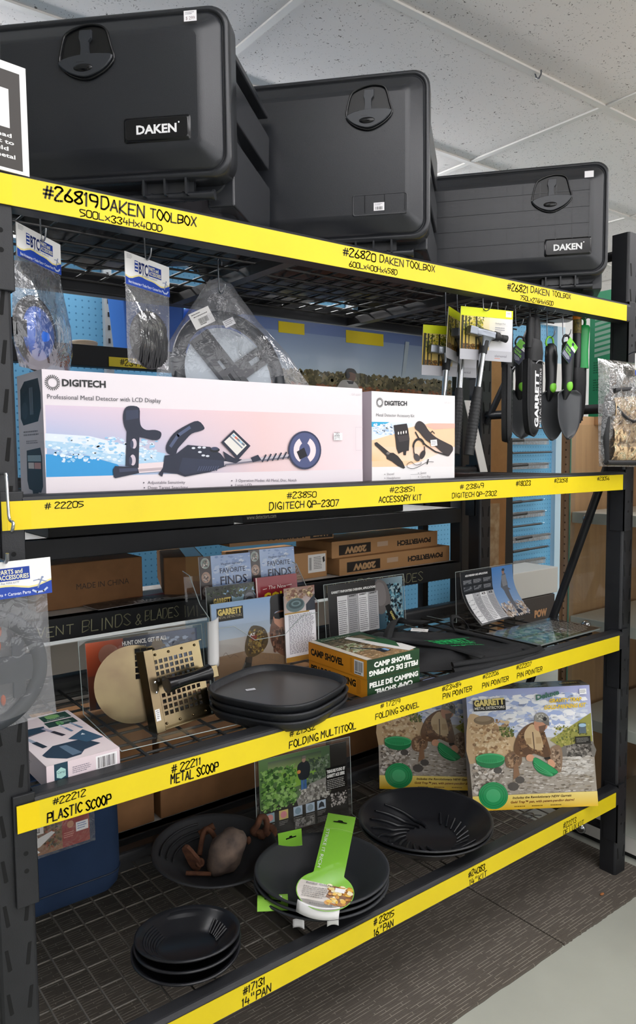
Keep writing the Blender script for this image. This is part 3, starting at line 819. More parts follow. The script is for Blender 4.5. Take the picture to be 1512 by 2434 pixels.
    k = MB(F @ Matrix.Translation((cx-.04*w, cy-.30*hh, z0+.0088)))
    k.ball((0, 0, 0), 1, 16, .17*w, .07*hh, .004); k.build('lock_cover', GLOSSBLK, lt)
    a = Art(w, hh); a.text('DAKEN', .45, .66, .085, '1c1e21', w=.42, al='c', bold=.02); a.body(.34, .69, .56, .71, 1, '1c1e21')
    a.build('lettering', lt, F @ Matrix.Translation((cx-w/2, cy-hh/2, z0+.0088)))
    x0, x1, y0, y1 = L+plate[0], L+plate[1], plate[2], plate[3]
    p = MB(F); pw, ph = x1-x0, y1-y0; cc = ((x0+x1)/2, (y0+y1)/2)
    def pl(z, ins): return [(x, y, z) for x, y in rrect(pw-2*ins, ph-2*ins, .005, 4, *cc)]
    if logo:
        p.loft([pl(z0-.001, -.002), pl(z0+.001, -.0015), pl(z0+.0005, 0), pl(z0+.003, .0005), pl(z0+.0042, .003)], False, True, True)
        po = p.build('name_plate', GLOSSBLK, t)
        a = Art(pw, ph); a.text('DAKEN', .19, .70, .36, 'f4f4f4', w=.62, bold=.035); a.ell(.845, .30, .012, .04, 'f4f4f4', 10)
        a.build('lettering', po, F @ Matrix.Translation((x0, y0, z0+.0042)))
    else:
        p.loft([pl(z0-.001, -.002), pl(z0+.0012, -.001), pl(z0+.0002, .0008), pl(z0+.0002, .002)], False, True, True)
        p.build('name_plate', PLASTIC, t)
    x0, x1, y0, y1 = L+sticker[0], L+sticker[1], sticker[2], sticker[3]
    a = Art(x1-x0, y1-y0, 'f4f2f4')
    if logo != 2:
        a.body(.1, .12, .9, .42, 2, '8f8b95', 4); a.barcode(.08, .45, .92, .92, 5, None, False) if not logo else a.text('$ 299', .15, .85, .3, '8a6f74', w=.7)
    a.build('price_sticker', t, F @ Matrix.Translation((x0, y0, z0+.0002+(0 if logo else .0003))))
    return t
toolbox('toolbox', 'black plastic toolbox nearest the left end of the top deck, price sticker top right', (.401, -.05, 1.863), -45.5, .5, .295, (-.3074, -.2008, .170, .266), (-.1873, -.0676, .0583, .0985), (-.074, -.051, .2559, .2737), 1, 0, .345)
toolbox('toolbox', 'tall middle black toolbox with an empty recessed name plate and white sticker', (.908, -.05, 1.838), -48.25, .6, .361, (-.1825, -.079, .229, .3256), (-.1677, -.0496, .050, .0936), (-.1214, -.098, .0583, .0756), 0, .0004, .43)
toolbox('toolbox', 'black toolbox at the right end of the top deck with embossed squares on its lid', (1.613, -.05, 1.856), -50.75, .75, .308, (-.2084, -.0989, .1703, .2734), (-.1701, -.0487, .0531, .098), (-.068, -.0444, .2577, .2747), 2, .0018, .42)
# card sign leaning at the left end of the top beam
sg = thing('card_sign', 'white-edged black card sign standing against the left end of the top beam', 'sign', (0.0, -0.015, 1.80))
SF = FR((-.16, -.02, 1.806), (0.985, .10, -.012), (-.012, 0.03, 1))
MB(SF).box(0, 0, -.003, .225, .166, 0).build('card', PAPER, sg)
a = Art(.225, .166, 'f1f0ee'); a.rect(0, .075, .955, .97, '3b3734'); a.text('le', .72, .215, .09, 'fff', w=.085, bold=.03)
a.rect(0, .245, .875, .60, 'eeeae8'); a.ell(.6, .47, .02, .03, 'b98f7c')
for i, (t, e, w) in enumerate((('ver, had', .885, .24), ('as yet to', .90, .25), ('Should', .86, .20), ('ht metal', .905, .22), ('r.', .60, .05))): a.text(t, e, .685+i*.063, .036, 'f4f2f0', w=w, al='r', bold=.02)
a.build('print', sg, SF)
# ---------------------------------------------------------------- boxed metal detector and accessory kit on the second deck
Z2 = ZD[1]+0.001
PINKW = mat('pinkish_white_card', 'ded5db', 0.42, spec=0.35)
F = FR((0.080, 0.03, Z2), X, Y)
t, S = carton('boxed_metal_detector', 'long white carton with a metal detector pictured on its front', 'box', F, .698, .14, .211, PINKW)
a = Art(.698, .211); q = homog([(207, 25), (1715, 133), (1715, 577), (215, 635)])
a.grad(0, 0, 1, 1, 'dfd7dd', 'ded3d9', 'e3dde0', 'dfd5d9')
b0 = q(215, 195)[1]; b1 = q(215, 540)[1]
a.grad(.005, b0, .62, b1, 'd3c3d6', '55a7d8', 'e2c3c4', 'dcc0c2'); a.grad(.62, b0, 1, b1, 'e2c3c4', 'dcc0c2', 'dfd5d9', 'ead6dc')
a.poly(q([(216, 430), (420, 440), (560, 480), (620, 540), (216, 540)]), '2f92cf'); a.poly(q([(216, 330), (420, 345), (600, 390), (790, 430), (780, 500), (560, 480), (400, 430), (216, 400)]), 'a9cbe4')
a.poly(q([(216, 330), (430, 345), (620, 392), (700, 440), (520, 430), (380, 380), (216, 365)]), 'd9e2ee'); a.blobs(*q(220, 340), *q(760, 470), 90, .012, ['dfe8f2', 'bcd6ea', 'c9dbeb', '8fc0e2'], 3, .5)
a.rect(0, b1, 1, 1, 'ded5db')
burst(a, *q(257, 90), .0180, '222', .698/.211)
tline(a, q, 'DIGITECH', 303, 106, 512, 116, 32, '16161a', bold=.03)
tline(a, q, 'Professional Metal Detector with LCD Display', 230, 166, 773, 190, 22, '47464e')
for s_, x_, y_, e_ in (('Adjustable Sensitivity', 702, 574, 881), ('Deep Target Searching', 704, 598, 893), ('3 Operation Modes: All Metal, Disc, Notch', 1120, 566, 1406), ('Large LCD', 1119, 588, 1196)):
    tline(a, q, s_, x_, y_, e_, y_-1, 14, '6b6670'); eline(a, q, x_-18, y_-6, 3.5, 3.5, '6b6670', 8)
tline(a, q, 'QP 2307', 1664, 162, 1708, 166, 8, 'cfc6cc')
NV, NV2 = '23283a', '3a4058'
a.line(q([(655, 500), (800, 490)]), .017, 'e0d0d4'); a.line(q([(655, 510), (800, 500)]), .005, 'b7a8ae')
a.poly(q([(607, 320), (667, 345), (660, 498), (598, 488)]), NV); eline(a, q, 640, 382, 13, 24, 'c9bcc8'); eline(a, q, 633, 460, 14, 26, 'c9bcc8'); eline(a, q, 630, 386, 8, 20, NV2); eline(a, q, 622, 464, 8, 20, NV2)
a.poly(q(catmull([(590, 262), (600, 216), (628, 203), (668, 214), (670, 268), (676, 300), (700, 318), (742, 318), (770, 330), (766, 356), (742, 367), (690, 356), (640, 345), (604, 318)], 3, True)), NV)
a.poly(q([(604, 225), (664, 222), (664, 262), (604, 272)]), '31384f')
a.poly(q([(537, 505), (548, 488), (655, 494), (662, 522), (548, 546), (540, 540)]), NV); a.poly(q([(566, 500), (655, 498), (655, 512), (568, 518)]), NV2)
a.poly(q(catmull([(793, 392), (830, 335), (890, 297), (945, 277), (976, 310), (958, 324), (915, 337), (880, 372), (848, 408), (836, 436), (800, 428)], 3, True)), NV)
a.line(q([(815, 395), (850, 345), (905, 308)]), .006, '4c5674')
a.poly(q([(785, 440), (840, 432), (895, 390), (1000, 400), (1050, 432), (1076, 466), (1075, 490), (1000, 518), (880, 540), (842, 526), (778, 520), (772, 540), (754, 528), (775, 498)]), NV)
a.poly(q([(870, 450), (1070, 465), (1070, 488), (1000, 512), (880, 530), (850, 512)]), '2c3247')
for bx, by in ((922, 405), (950, 402), (972, 403), (952, 424), (968, 440), (988, 443)): eline(a, q, bx, by, 9, 5, 'cfd3dd', 10)
eline(a, q, 1022, 414, 24, 12, '11141d', 14); eline(a, q, 1022, 408, 18, 8, '394059', 14)
for k in range(9): a.line(q([(940+k*11, 512), (950+k*11, 492)]), .002, '454c66')
a.line(q([(1070, 478), (1400, 442)]), .008, 'b9b2bb'); a.line(q([(1070, 484), (1400, 447)]), .003, '6d6a78')
for k in range(8): a.line(q([(1245+k*24, 470-k*3), (1262+k*24, 440-k*3)]), .0035, NV)
a.poly(q([(1190, 452), (1225, 438), (1240, 462), (1200, 474)]), NV); a.poly(q([(1060, 420), (1110, 452), (1150, 460), (1120, 478), (1075, 468)]), NV)
a.poly(q([(1052, 378), (1112, 320), (1190, 396), (1130, 462)]), NV); a.poly(q([(1066, 376), (1112, 334), (1172, 394), (1126, 440)]), 'dcd8d2'); a.line(q([(1095, 352), (1150, 405)]), .003, '77808e')
for k in range(5): a.line(q([(1108+k*11, 345+k*10), (1116+k*11, 352+k*10)]), .004, ['8fb4cc', 'c86a5a', '6a7280', '8fb4cc', '6a7280'][k])
eline(a, q, 1443, 418, 77, 90, '2d3350', 36); eline(a, q, 1443, 418, 70, 82, '4a527a', 36)
for s_ in (-1, 1): a.poly(q([(1443+s_*52*cos(t)+0, 418+62*sin(t)) for t in [radians(-62+12.4*k) for k in range(11)]]+[(1443+s_*26*cos(t), 418+36*sin(t)) for t in [radians(62-12.4*k) for k in range(11)]]), 'e5d4d8')
a.poly(q([(1405, 425), (1440, 405), (1455, 445), (1420, 462)]), '14161f')
a.rect(*q(1578, 338), *q(1618, 372), 'f6f4f6'); a.text('23850', q(1582, 352)[0], q(1582, 352)[1], .04, '333', w=.02); a.text('$119.95', q(1582, 368)[0], q(1582, 368)[1], .04, '333', w=.021)
a.line(q([(1680, 312), (1713, 312)]), .0006, 'c9bdc6'); a.line(q([(1680, 312), (1680, 420), (1713, 420)]), .0006, 'c9bdc6')
a.build('front_print', t, S['front'])
a = Art(.14, .211); a.grad(0, 0, 1, 1, 'ded5da', 'd6cdd4')
a.poly([(.12, .12), (.3, .06), (.85, .06), (.93, .18), (.93, .3), (.8, .4), (.2, .42), (.1, .36)], '1b1d24'); a.ell(.28, .30, .13, .07, '33363f')
for k in range(3): a.rect(.5+k*.05, .12, .52+k*.05, .34, '8e949e'); 
a.poly([(.3, .63), (.85, .61), (.9, .68), (.9, .92), (.82, .97), (.72, .97), (.7, 1), (.5, 1), (.48, .96), (.34, .95), (.28, .88)], '33353d'); a.rect(.33, .67, .86, .72, '9fb2bb'); a.rect(.35, .73, .58, .78, 'e6d9d4'); a.rect(.6, .73, .85, .78, 'd9a09a')
a.body(.2, .47, .85, .52, 2, '8d858c'); a.body(.3, .55, .8, .58, 2, '8d858c')
a.build('side_print', t, S['left'])
# accessory kit
F = FR((0.806, 0.03, Z2), X, Y)
t, S = carton('boxed_accessory_kit', 'squarish white carton with a trowel, pouch and headphones pictured on its front', 'box', F, .274, .115, .207, WHITECARD)
a = Art(.274, .207, 'e6e3e4'); q = homog([(150, 62), (1390, 140), (1395, 1405), (155, 1455)])
a.poly(q([(152, 780), (420, 720), (560, 640), (760, 600), (1010, 548), (1392, 552), (1394, 780), (1394, 1190), (158, 1205)]), 'f0c9a4')
a.grad(.0, q(0, 900)[1], 1, q(0, 1120)[1], 'f2cfae', 'efc08f', 'f0c7b8', 'f8ede6'); a.poly(q([(900, 1120), (1394, 900), (1394, 1200), (600, 1205)]), 'e6dfdf')
a.poly(q([(152, 525), (540, 530), (760, 545), (760, 600), (560, 650), (400, 730), (152, 800)]), 'd9e4f0'); a.poly(q([(150, 522), (420, 528), (330, 570), (150, 600)]), '2ba3cf'); a.blobs(*q(160, 540), *q(560, 730), 70, .03, ['eef3f8', 'c5d4ea', 'dbe4f0', 'a9c6e4'], 5, .5)
a.poly(q([(950, 580), (1050, 548), (1392, 552), (1392, 620), (1080, 640)]), 'e9b7a8')
burst(a, *q(270, 235), .040, '333', .274/.207); tline(a, q, 'DIGITECH', 343, 275, 675, 281, 66, '2a2a2e', bold=.03)
tline(a, q, 'Metal Detector Accessory Kit', 217, 440, 785, 456, 46, '77757a')
for s_, x_, y_, e_ in (('Shovel', 376, 1330, 482), ('Headphones', 376, 1388, 578), ('Seave', 882, 1312, 968), ('Carry Bag', 882, 1370, 1030)): tline(a, q, s_, x_, y_, e_, y_-6, 34, '918d90'); eline(a, q, x_-32, y_-14, 7, 7, '777', 8)
tline(a, q, 'QP 2310', 1228, 248, 1335, 255, 24, 'd9d5d8')
BK, BK2 = '2b2729', '40393b'
a.poly(q([(190, 840), (222, 828), (420, 990), (470, 990), (540, 1040), (610, 1130), (648, 1218), (625, 1230), (540, 1190), (450, 1120), (370, 1080), (368, 1040), (195, 872)]), BK); eline(a, q, 390, 998, 26, 20, '77706e', 12)
a.poly(q([(475, 575), (670, 550), (692, 640), (712, 780), (702, 960), (665, 965), (658, 1028), (625, 1025), (620, 970), (550, 1004), (520, 930), (500, 760)]), BK); a.poly(q([(525, 740), (705, 720), (705, 800), (560, 830)]), BK2)
for k in range(4): eline(a, q, 545+k*38, 695-k*6, 9, 24, 'efe6e2', 10)
a.poly(q(catmull([(793, 590), (820, 530), (870, 515), (935, 560), (1000, 660), (1110, 760), (1280, 850), (1350, 890), (1362, 950), (1330, 1005), (1290, 1045), (1220, 1000), (1080, 880), (960, 800), (860, 680), (800, 630)], 3, True)), '3a3436')
a.line(q([(800, 680), (850, 770), (960, 880), (1100, 975), (1270, 1030)]), .0035, BK); a.line(q([(1030, 690), (1050, 665), (1085, 700)]), .0022, BK)
for k in range(16):
    t0, t1 = radians(180+k*10), radians(190+k*10); a.line(q([(850+80*cos(t0), 900+115*sin(t0)), (850+80*cos(t1), 900+115*sin(t1))]), .0055, BK)
a.line(q([(772, 890), (775, 980), (800, 1060)]), .003, BK); a.line(q([(932, 900), (940, 990), (900, 1060)]), .003, BK); eline(a, q, 820, 1060, 38, 62, '4a4446', 18, -.5); eline(a, q, 905, 1020, 36, 72, '332d30', 18, .4)
a.line(q(catmull([(880, 1130), (880, 1160), (800, 1175), (740, 1130), (680, 1160), (680, 1210), (760, 1230), (850, 1200), (980, 1130), (1070, 1130)], 4)), .0011, BK); a.poly(q([(965, 1160), (985, 1085), (1000, 1090), (980, 1170)]), BK)
a.poly(q([(1020, 800), (1115, 792), (1124, 882), (1030, 896)]), 'f6f5f7'); a.body(*q(1035, 815), *q(1110, 880), 3, '8b8790')
a.line(q([(725, 1318), (900, 1314)]), .0006, '999'); a.line(q([(722, 1340), (722, 1432)]), .0005, 'bbb'); a.line(q([(905, 1380), (905, 1425)]), .0005, 'bbb')
a.build('front_print', t, S['front'])
a = Art(.115, .207, 'c9bdc6'); a.ell(.25, .31, .3, .04, '1d1b20'); a.ell(.3, .57, .35, .05, '35323a'); a.ell(.3, .57, .25, .03, 'b9afb8'); a.poly([(0, .78), (.4, .84), (.7, .85), (.4, .87), (.1, .93)], '1d1b20'); a.build('side_print', t, S['left'])

# ---------------------------------------------------------------- hooks and things hung from the top deck
HK = ZINC
def hook(label, top, drop, dirn=(0, -1, 0), open_=0.012, grp='wire hooks on the top deck', r=0.0015, m=None):
    """S hook: over a deck wire at the top, turned up at the bottom"""
    x, y, z = top; dx, dy, _ = Vector(dirn).normalized()
    p = [(x+dx*.010, y+dy*.010, z-.012), (x+dx*.010, y+dy*.010, z-.002), (x+dx*.006, y+dy*.006, z+.004), (x, y, z+.006), (x-dx*.005, y-dy*.005, z+.002), (x-dx*.005, y-dy*.005, z-.01),
         (x-dx*.003, y-dy*.003, z-drop+.012), (x+dx*.002, y+dy*.002, z-drop+.002), (x+dx*.010, y+dy*.010, z-drop), (x+dx*(open_+.008), y+dy*(open_+.008), z-drop+.006), (x+dx*(open_+.012), y+dy*(open_+.012), z-drop+.018)]
    o = MB().tube(catmull(p, 4), r, 6).build('wire_hook', m or HK)
    return tag(o, label, 'hook', grp)
NAVY = '1f3f9a'
def btc_header(name, parent, P, w, h, ex=(1, 0, 0), ey=(0, 0, 1), part=0.0, bend=None):
    """folded card header of a bagged product"""
    M = FR(P, ex, ey)
    MB(M).grid(lambda u, v: (u*w, v*h, -.0008+(bend(u*w, v*h, 0)[2] if bend else 0)), 8, 4).build('header_card', PAPER, parent, solid=.0008)
    a = Art(w, h, z0=1e-4)
    for k in range(12): a.rect(k/12, 0, (k+1)/12, 1, 'f1f0ee')
    def wave(f): return [(x/14, f(x/14)) for x in range(15)]
    wv = lambda x: .70+.06*sin(x*9+1)+.03*sin(x*17)
    up = wave(lambda x: wv(x)-.05); lo = wave(wv)
    for i in range(14): a.poly([up[i], up[i+1], lo[i+1], lo[i]], 'e9dd9a', i == 0)
    for i in range(14): a.poly([lo[i], lo[i+1], (lo[i+1][0], 1), (lo[i][0], 1)], '2547a8', i == 0)
    a.rect(.20, .18, .275, .52, NAVY)
    for k in range(3): a.rect(.208, .21+k*.11, .267, .25+k*.11, 'f1f0ee')
    a.text('BTC', .29, .54, .34, '1c2c66', w=.20, bold=.03); a.rect(.505, .18, .80, .53, NAVY); a.text('PARTS and', .515, .34, .12, 'efe9c0', w=.22, bold=.02); a.text('ACCESSORIES', .515, .49, .12, 'efe9c0', w=.275, bold=.02)
    a.text('Ph: 9352 0177  Fax 9352 6177', .36, .61, .05, '5b6278', w=.34)
    a.text('Boat Accessories + Trailer Parts + Caravan Parts', .06, .93, .085, 'e6ecf8', w=.74, bold=.01)
    a.line([(.87, .80), (.91, .55)], .0022, '8a97b8'); a.line([(.83, .60), (.88, .58), (.95, .66)], .0014, '8a97b8'); a.line([(.82, .86), (.86, .93), (.92, .92), (.955, .84)], .003, 'b9c6e2'); a.ell(.915, .53, .012, .03, '8a97b8', 10)
    a.body(.03, .05, .15, .2, 4, 'b5b5b8')
    a.build('header_print', parent, M, None, bend)
def bag(parent, outline, depth, M, m, puff=0.5, seed=1, nu=10):
    """clear film bag: two puffed sheets welded at the edges; outline = left and right edge points from top to bottom"""
    L_, R_ = outline; n = len(L_)-1
    def fn(sgn):
        def f(u, v):
            i = min(int(v*n), n-1); k = v*n-i
            l = Vector(L_[i]).lerp(Vector(L_[i+1]), k); r = Vector(R_[i]).lerp(Vector(R_[i+1]), k); p = l.lerp(r, u)
            e = (4*u*(1-u))**.6*(sin(pi*min(1, v*1.02))**.6 if v > 0 else 0)
            nz = mnoise.noise(Vector((p.x*22+seed, p.y*22, sgn)))*.35+mnoise.noise(Vector((p.x*60+seed, p.y*45, sgn)))*.12
            return (p.x, p.y, sgn*depth*e*(1+nz))
        return f
    b = MB(M)
    for sgn in (1, -.7): b.grid(fn(sgn), nu*2, n*8)
    return b.build('film_bag', m, parent)
# 1: blue plastic dome in a bag with a card header
t = thing('bagged_blue_dome', 'clear bag with card header holding a shiny blue plastic dome, hung beside the left post', 'bagged product', (.10, .06, 1.52))
E1 = (cos(radians(42)), sin(radians(42)), 0)
M = FR((0.053, 0.052, 0), E1, Z)
bag(t, ([(.0, 1.70), (-.012, 1.66), (-.018, 1.60), (-.016, 1.55), (-.004, 1.512)], [(.138, 1.69), (.145, 1.65), (.165, 1.60), (.17, 1.55), (.158, 1.512)]), .020, M, FILMW, seed=2)
MB(M @ Matrix.Translation((.06, 1.575, -.004)) @ Matrix.Diagonal((1, 1.0, .42, 1))).ball((0, 0, 0), .047, 24).build('dome', mat('gloss_blue_plastic', '2f63c4', 0.12, spec=0.6, coat=.4), t)
m = MB(M @ Matrix.Translation((.062, 1.575, -.008)))
m.lathe([(.049, -.004), (.062, -.006), (.065, 0), (.062, .004), (.049, .006)], 32); m.box(-.075, -.012, -.006, -.045, .016, .012); m.build('flange', GLOSSBLK, t)
btc_header('h', t, (0.054, 0.050, 1.691), .138, .054, E1, Z)
hook('wire hook through the header of the blue dome bag', (.110, .098, ZD[0]-.003), .06)
# 2: coiled black cord
t = thing('bagged_black_cord', 'clear bag with card header holding a coil of black cord, second from the left', 'bagged product', (.297, .08, 1.535))
E2 = (cos(radians(28)), sin(radians(28)), 0)
M = FR((0.248, 0.072, 0), E2, Z)
bag(t, ([(.0, 1.675), (.001, 1.63), (.0, 1.58), (.002, 1.535)], [(.134, 1.675), (.133, 1.62), (.131, 1.57), (.125, 1.532)]), .012, M, FILM, seed=5)
MB(M @ Matrix.Translation((.066, 1.583, 0))).ball((0, 0, 0), 1, 26, .057, .055, .009).build('coil_core', mat('black_rubber', '141416', 0.45), t)
m = MB(M @ Matrix.Translation((.066, 1.583, .001))); rnd = random.Random(4)
for k in range(19):
    u = -.034+.080*k/18; hh = .053*math.sqrt(max(0, 1-(u/.058)**2))
    m.tube(catmull([(u+rnd.uniform(-.002, .002), -hh+hh*2*j/7, .009*math.sqrt(max(0, 1-(u/.059)**2))*sin(pi*(j+.35)/7.7)**.5+rnd.uniform(0, .0012)) for j in range(8)], 2), .0020, 6)
m.build('cord', mat('black_cord', '1c1d20', 0.5, bump=.4, bscale=900), t)
btc_header('h', t, (0.248, 0.070, 1.675), .134, .058, E2, Z)
hook('long wire hook carrying the bagged black cord', (.303, .100, ZD[0]-.003), .062)
# 3: round black frame in a loose bag
t = thing('bagged_steering_frame', 'loose clear bag with a big round black spoked frame and white barcode tags', 'bagged product', (.58, .25, 1.51))
M = FR((0.58, 0.25, 1.585), (1, -.05, 0), (0, .12, 1))
bag(t, ([(-.045, .175), (-.06, .155), (-.13, .06), (-.185, -.02), (-.19, -.07)], [(-.02, .172), (.012, .165), (.075, .09), (.15, .02), (.21, -.06)]), .03, M, FILM, seed=9, nu=14)
fr = M @ Matrix.Translation((-.01, -.045, 0)) @ Matrix.Rotation(radians(-8), 4, 'X')
m = MB(fr); m.loft([[(r*cos(a), r*1.12*sin(a), z) for a in [2*pi*k/56 for k in range(56)]] for r, z in ((.115, -.008), (.139, -.010), (.143, 0), (.139, .009), (.115, .008), (.115, -.008))], False, False, True)
m.build('rim', mat('charcoal_plastic', '2b3036', 0.38), t)
m = MB(fr @ Matrix.Rotation(radians(36), 4, 'Z'))
def plate_with_holes(m, x0, x1, y0, y1, holes, z0, z1):
    ys = sorted({y0, y1} | {h[2] for h in holes} | {h[3] for h in holes})
    for ya, yb in zip(ys, ys[1:]):
        cut = [h for h in holes if h[2] <= ya and h[3] >= yb]
        xs = [x0]+[k for h in sorted(cut) for k in (h[0], h[1])]+[x1]
        for i in range(0, len(xs), 2): m.box(xs[i], ya, z0, xs[i+1], yb, z1)
plate_with_holes(m, -.026, .026, -.11, .115, [(-.011, .011, -.02, .008), (-.009, .009, .02, .045)], -.008, .010)
m.build('spoke', mat('charcoal_plastic', '2b3036', 0.38), t)
m = MB(fr @ Matrix.Rotation(radians(-58), 4, 'Z')); plate_with_holes(m, -.022, .022, -.0, .12, [(-.006, .006, .06, .1)], -.009, .009); m.build('spoke', mat('charcoal_plastic', '2b3036', 0.38), t)
MB(fr).prism([(.11*cos(2*pi*k/36), .12*sin(2*pi*k/36)) for k in range(36)], -.006, -.004).build('backing_card', mat('pale_blue_card', 'c3ced6', 0.6), t)
a = Art(.055, .036, 'efeeec'); a.body(.1, .12, .8, .22, 1, '444'); a.body(.15, .28, .85, .38, 1, '444', 2); a.barcode(.25, .42, .8, .9, 4, None)
a.build('barcode_tag', t, M @ Matrix.Translation((-.10, .048, .026)) @ Matrix.Rotation(radians(27), 4, 'Z'))
a = Art(.03, .016, 'e2e2e4'); a.body(.1, .15, .9, .85, 3, '555'); a.build('price_sticker', t, M @ Matrix.Translation((-.028, .058, .028)) @ Matrix.Rotation(radians(27), 4, 'Z'))
hook('long wire hook carrying the loose bag with the round frame', (.54, .235, ZD[0]-.003), .072)
# ---------------------------------------------------------------- carded geologist hammers
CHROMED = mat('polished_steel', 'c9ccd0', 0.18, metal=1.0)
HEAD = mat('brushed_hammer_steel', '8d929a', 0.32, metal=1.0)
RUB = mat('black_rubber_grip', '17181a', 0.55, bump=.2, bscale=500)
def hammer_art(w, h):
    a = Art(w, h, 'cfcfd4'); a.grad(0, .16, .62, .82, 'e9d34a', 'b9901f', 'e9e3c2', 'cdb98c'); a.grad(.55, .16, 1, .82, 'e9e3c2', 'c9c9d0', 'ececf0', 'c6c6ce')
    a.blobs(.02, .16, .45, .55, 90, .035, ['5c6420', '3f4a1c', '8a8a24', 'c9b836'], 3); a.blobs(.0, .68, .45, .82, 60, .03, ['6b4a16', '4c3a18', '8c5d1a'], 4)
    for x0, x1, wd in ((.04, .03, .008), (.10, .10, .005), (.30, .30, .006), (.17, .16, .003)): a.line([(x0, .18), (x1, .80)], wd*w*5, '2a2a14')
    a.rect(0, .80, 1, 1, 'b3b3b9'); a.rect(0, 0, 1, .165, 'e6ef1c'); a.rect(.0, .80, .45, .803, '9a9aa2')
    a.text('Geologist Pick', .66, .28, .03, '8f8f97', w=.2); a.line([(.66, .30), (.9, .30)], .0004, 'b5b5bb'); a.body(.66, .34, .86, .46, 3, 'a6a6ad', 3)
    a.text('elemental', .66, .92, .05, '6c6a70', w=.23); a.line([(.66, .945), (.76, .945)], .0012, 'd2714a'); a.rect(.86, .015, .97, .13, 'fbfbf3'); a.body(.88, .05, .95, .09, 1, 'b9a9a0', 2)
    return a
def hammer(label, P, ang, swing, hs=0, w=.158, h=.130):
    """P = top left corner of the card, ang = its heading about the vertical, swing = lean of the whole pack"""
    M = FR(P, (cos(radians(ang)), sin(radians(ang)), 0), Z) @ Matrix.Rotation(radians(swing), 4, 'Z')
    t = thing('carded_hammer', label, 'hammer', M @ Vector((w/2, -.15, 0)), 'carded hammers hung from the top deck')
    m = MB(M); m.loft([[(x, y, z) for x, y in rrect(w, h, .008, 4, w/2, -h/2)] for z in (-.0012, 0)], True, True, False); co = m.build('backing_card', PAPER, t)
    hammer_art(w, h).build('card_print', co, M @ Matrix.Translation((0, -h, 0)))
    s = MB(M); s.loft([[(w*.42+x, -.018+y, z) for x, y in rrect(.032, .007, .003, 3)] for z in (.0002, .0006)], True, True, False); s.build('euro_slot', mat('slot_dark', '0a0a0b', 0.9), co)
    hx, hy, hz = w*.42, -.066, .014
    H = M @ Matrix.Translation((hx, hy, hz)) @ Matrix.Rotation(radians(hs), 4, 'Z') @ Matrix.Diagonal((.86, 1, 1, 1)); G = H @ Matrix.Translation((-hx, -hy, -hz))
    hd = MB(H)
    hd.loft([[(x, y*k, z*k) for y, z in rrect(.021, .021, .003, 3)] for x, k in ((-.060, .95), (-.058, 1), (-.035, 1))], True, False, False)
    hd.loft([[(x, y*k+o, z*k) for y, z in rrect(.021, .021, .005, 3)] for x, k, o in ((-.035, .9, 0), (-.034, 1, 0), (.0, 1.05, -.001), (.022, 1.0, -.001), (.034, .85, 0), (.042, .7, 0))], False, True, True)
    hd.loft([[(x, y, z) for x, z in rrect(.026*k, .02*k, .004, 3)] for y, k in ((-.008, 1.5), (-.020, 1.05), (-.032, .9))], True, True, True)
    ho = hd.build('hammer_head', HEAD, t)
    m = MB(H); m.cyl((.030, 0, 0), (.046, 0, 0), .0125, 16, .011); m.cyl((.046, 0, 0), (.056, 0, 0), .007, 14); m.cyl((.056, 0, 0), (.074, 0, 0), .008, 14, .0095)
    m.build('tip_guard', RUB, t)
    m = MB(H); m.tube([(-.001, -.018, 0), (-.001, -.05, 0)], [(.0135, .012), (.0115, .0105)], 14); m.build('collar', RUB, t)
    m = MB(H); m.tube([(-.001, -.045, 0), (-.001, -.145, 0)], .0088, 14); m.build('shaft', CHROMED, t)
    gp = MB(H); prof = []
    y = -.135; L_ = .172
    for k in range(61):
        v = k/60; base = .0125+.0035*sin(pi*min(1, v*1.15))*.6+.003*v; rid = (.0011 if (k % 3 == 0 and .12 < v < .93) else 0)
        prof.append(((-.001, y-L_*v, 0), (base+rid, (base+rid)*.82)))
    gp.tube([p for p, r in prof], [r for p, r in prof], 16, flat=(1, 0, 0)); gp.build('grip', RUB, t)
    return t
hammer('carded hammer in front, nearest the right, its whole card showing', (1.120, .048, 1.729), -15, -1, -8)
hammer('carded hammer in the middle, card turned edge-on behind the front one', (1.127, .095, 1.737), 18, -6, -3)
hammer('carded hammer at the back left, hanging lowest and partly behind the detector kit box', (1.107, .165, 1.699), -22, -2, -3)
hook('wire hook holding the front hammer card', (1.185, .028, ZD[0]-.003), .072)
hook('wire hook holding the middle hammer card', (1.19, .118, ZD[0]-.003), .062)
hook('wire hook holding the back left hammer card', (1.172, .142, ZD[0]-.003), .102)

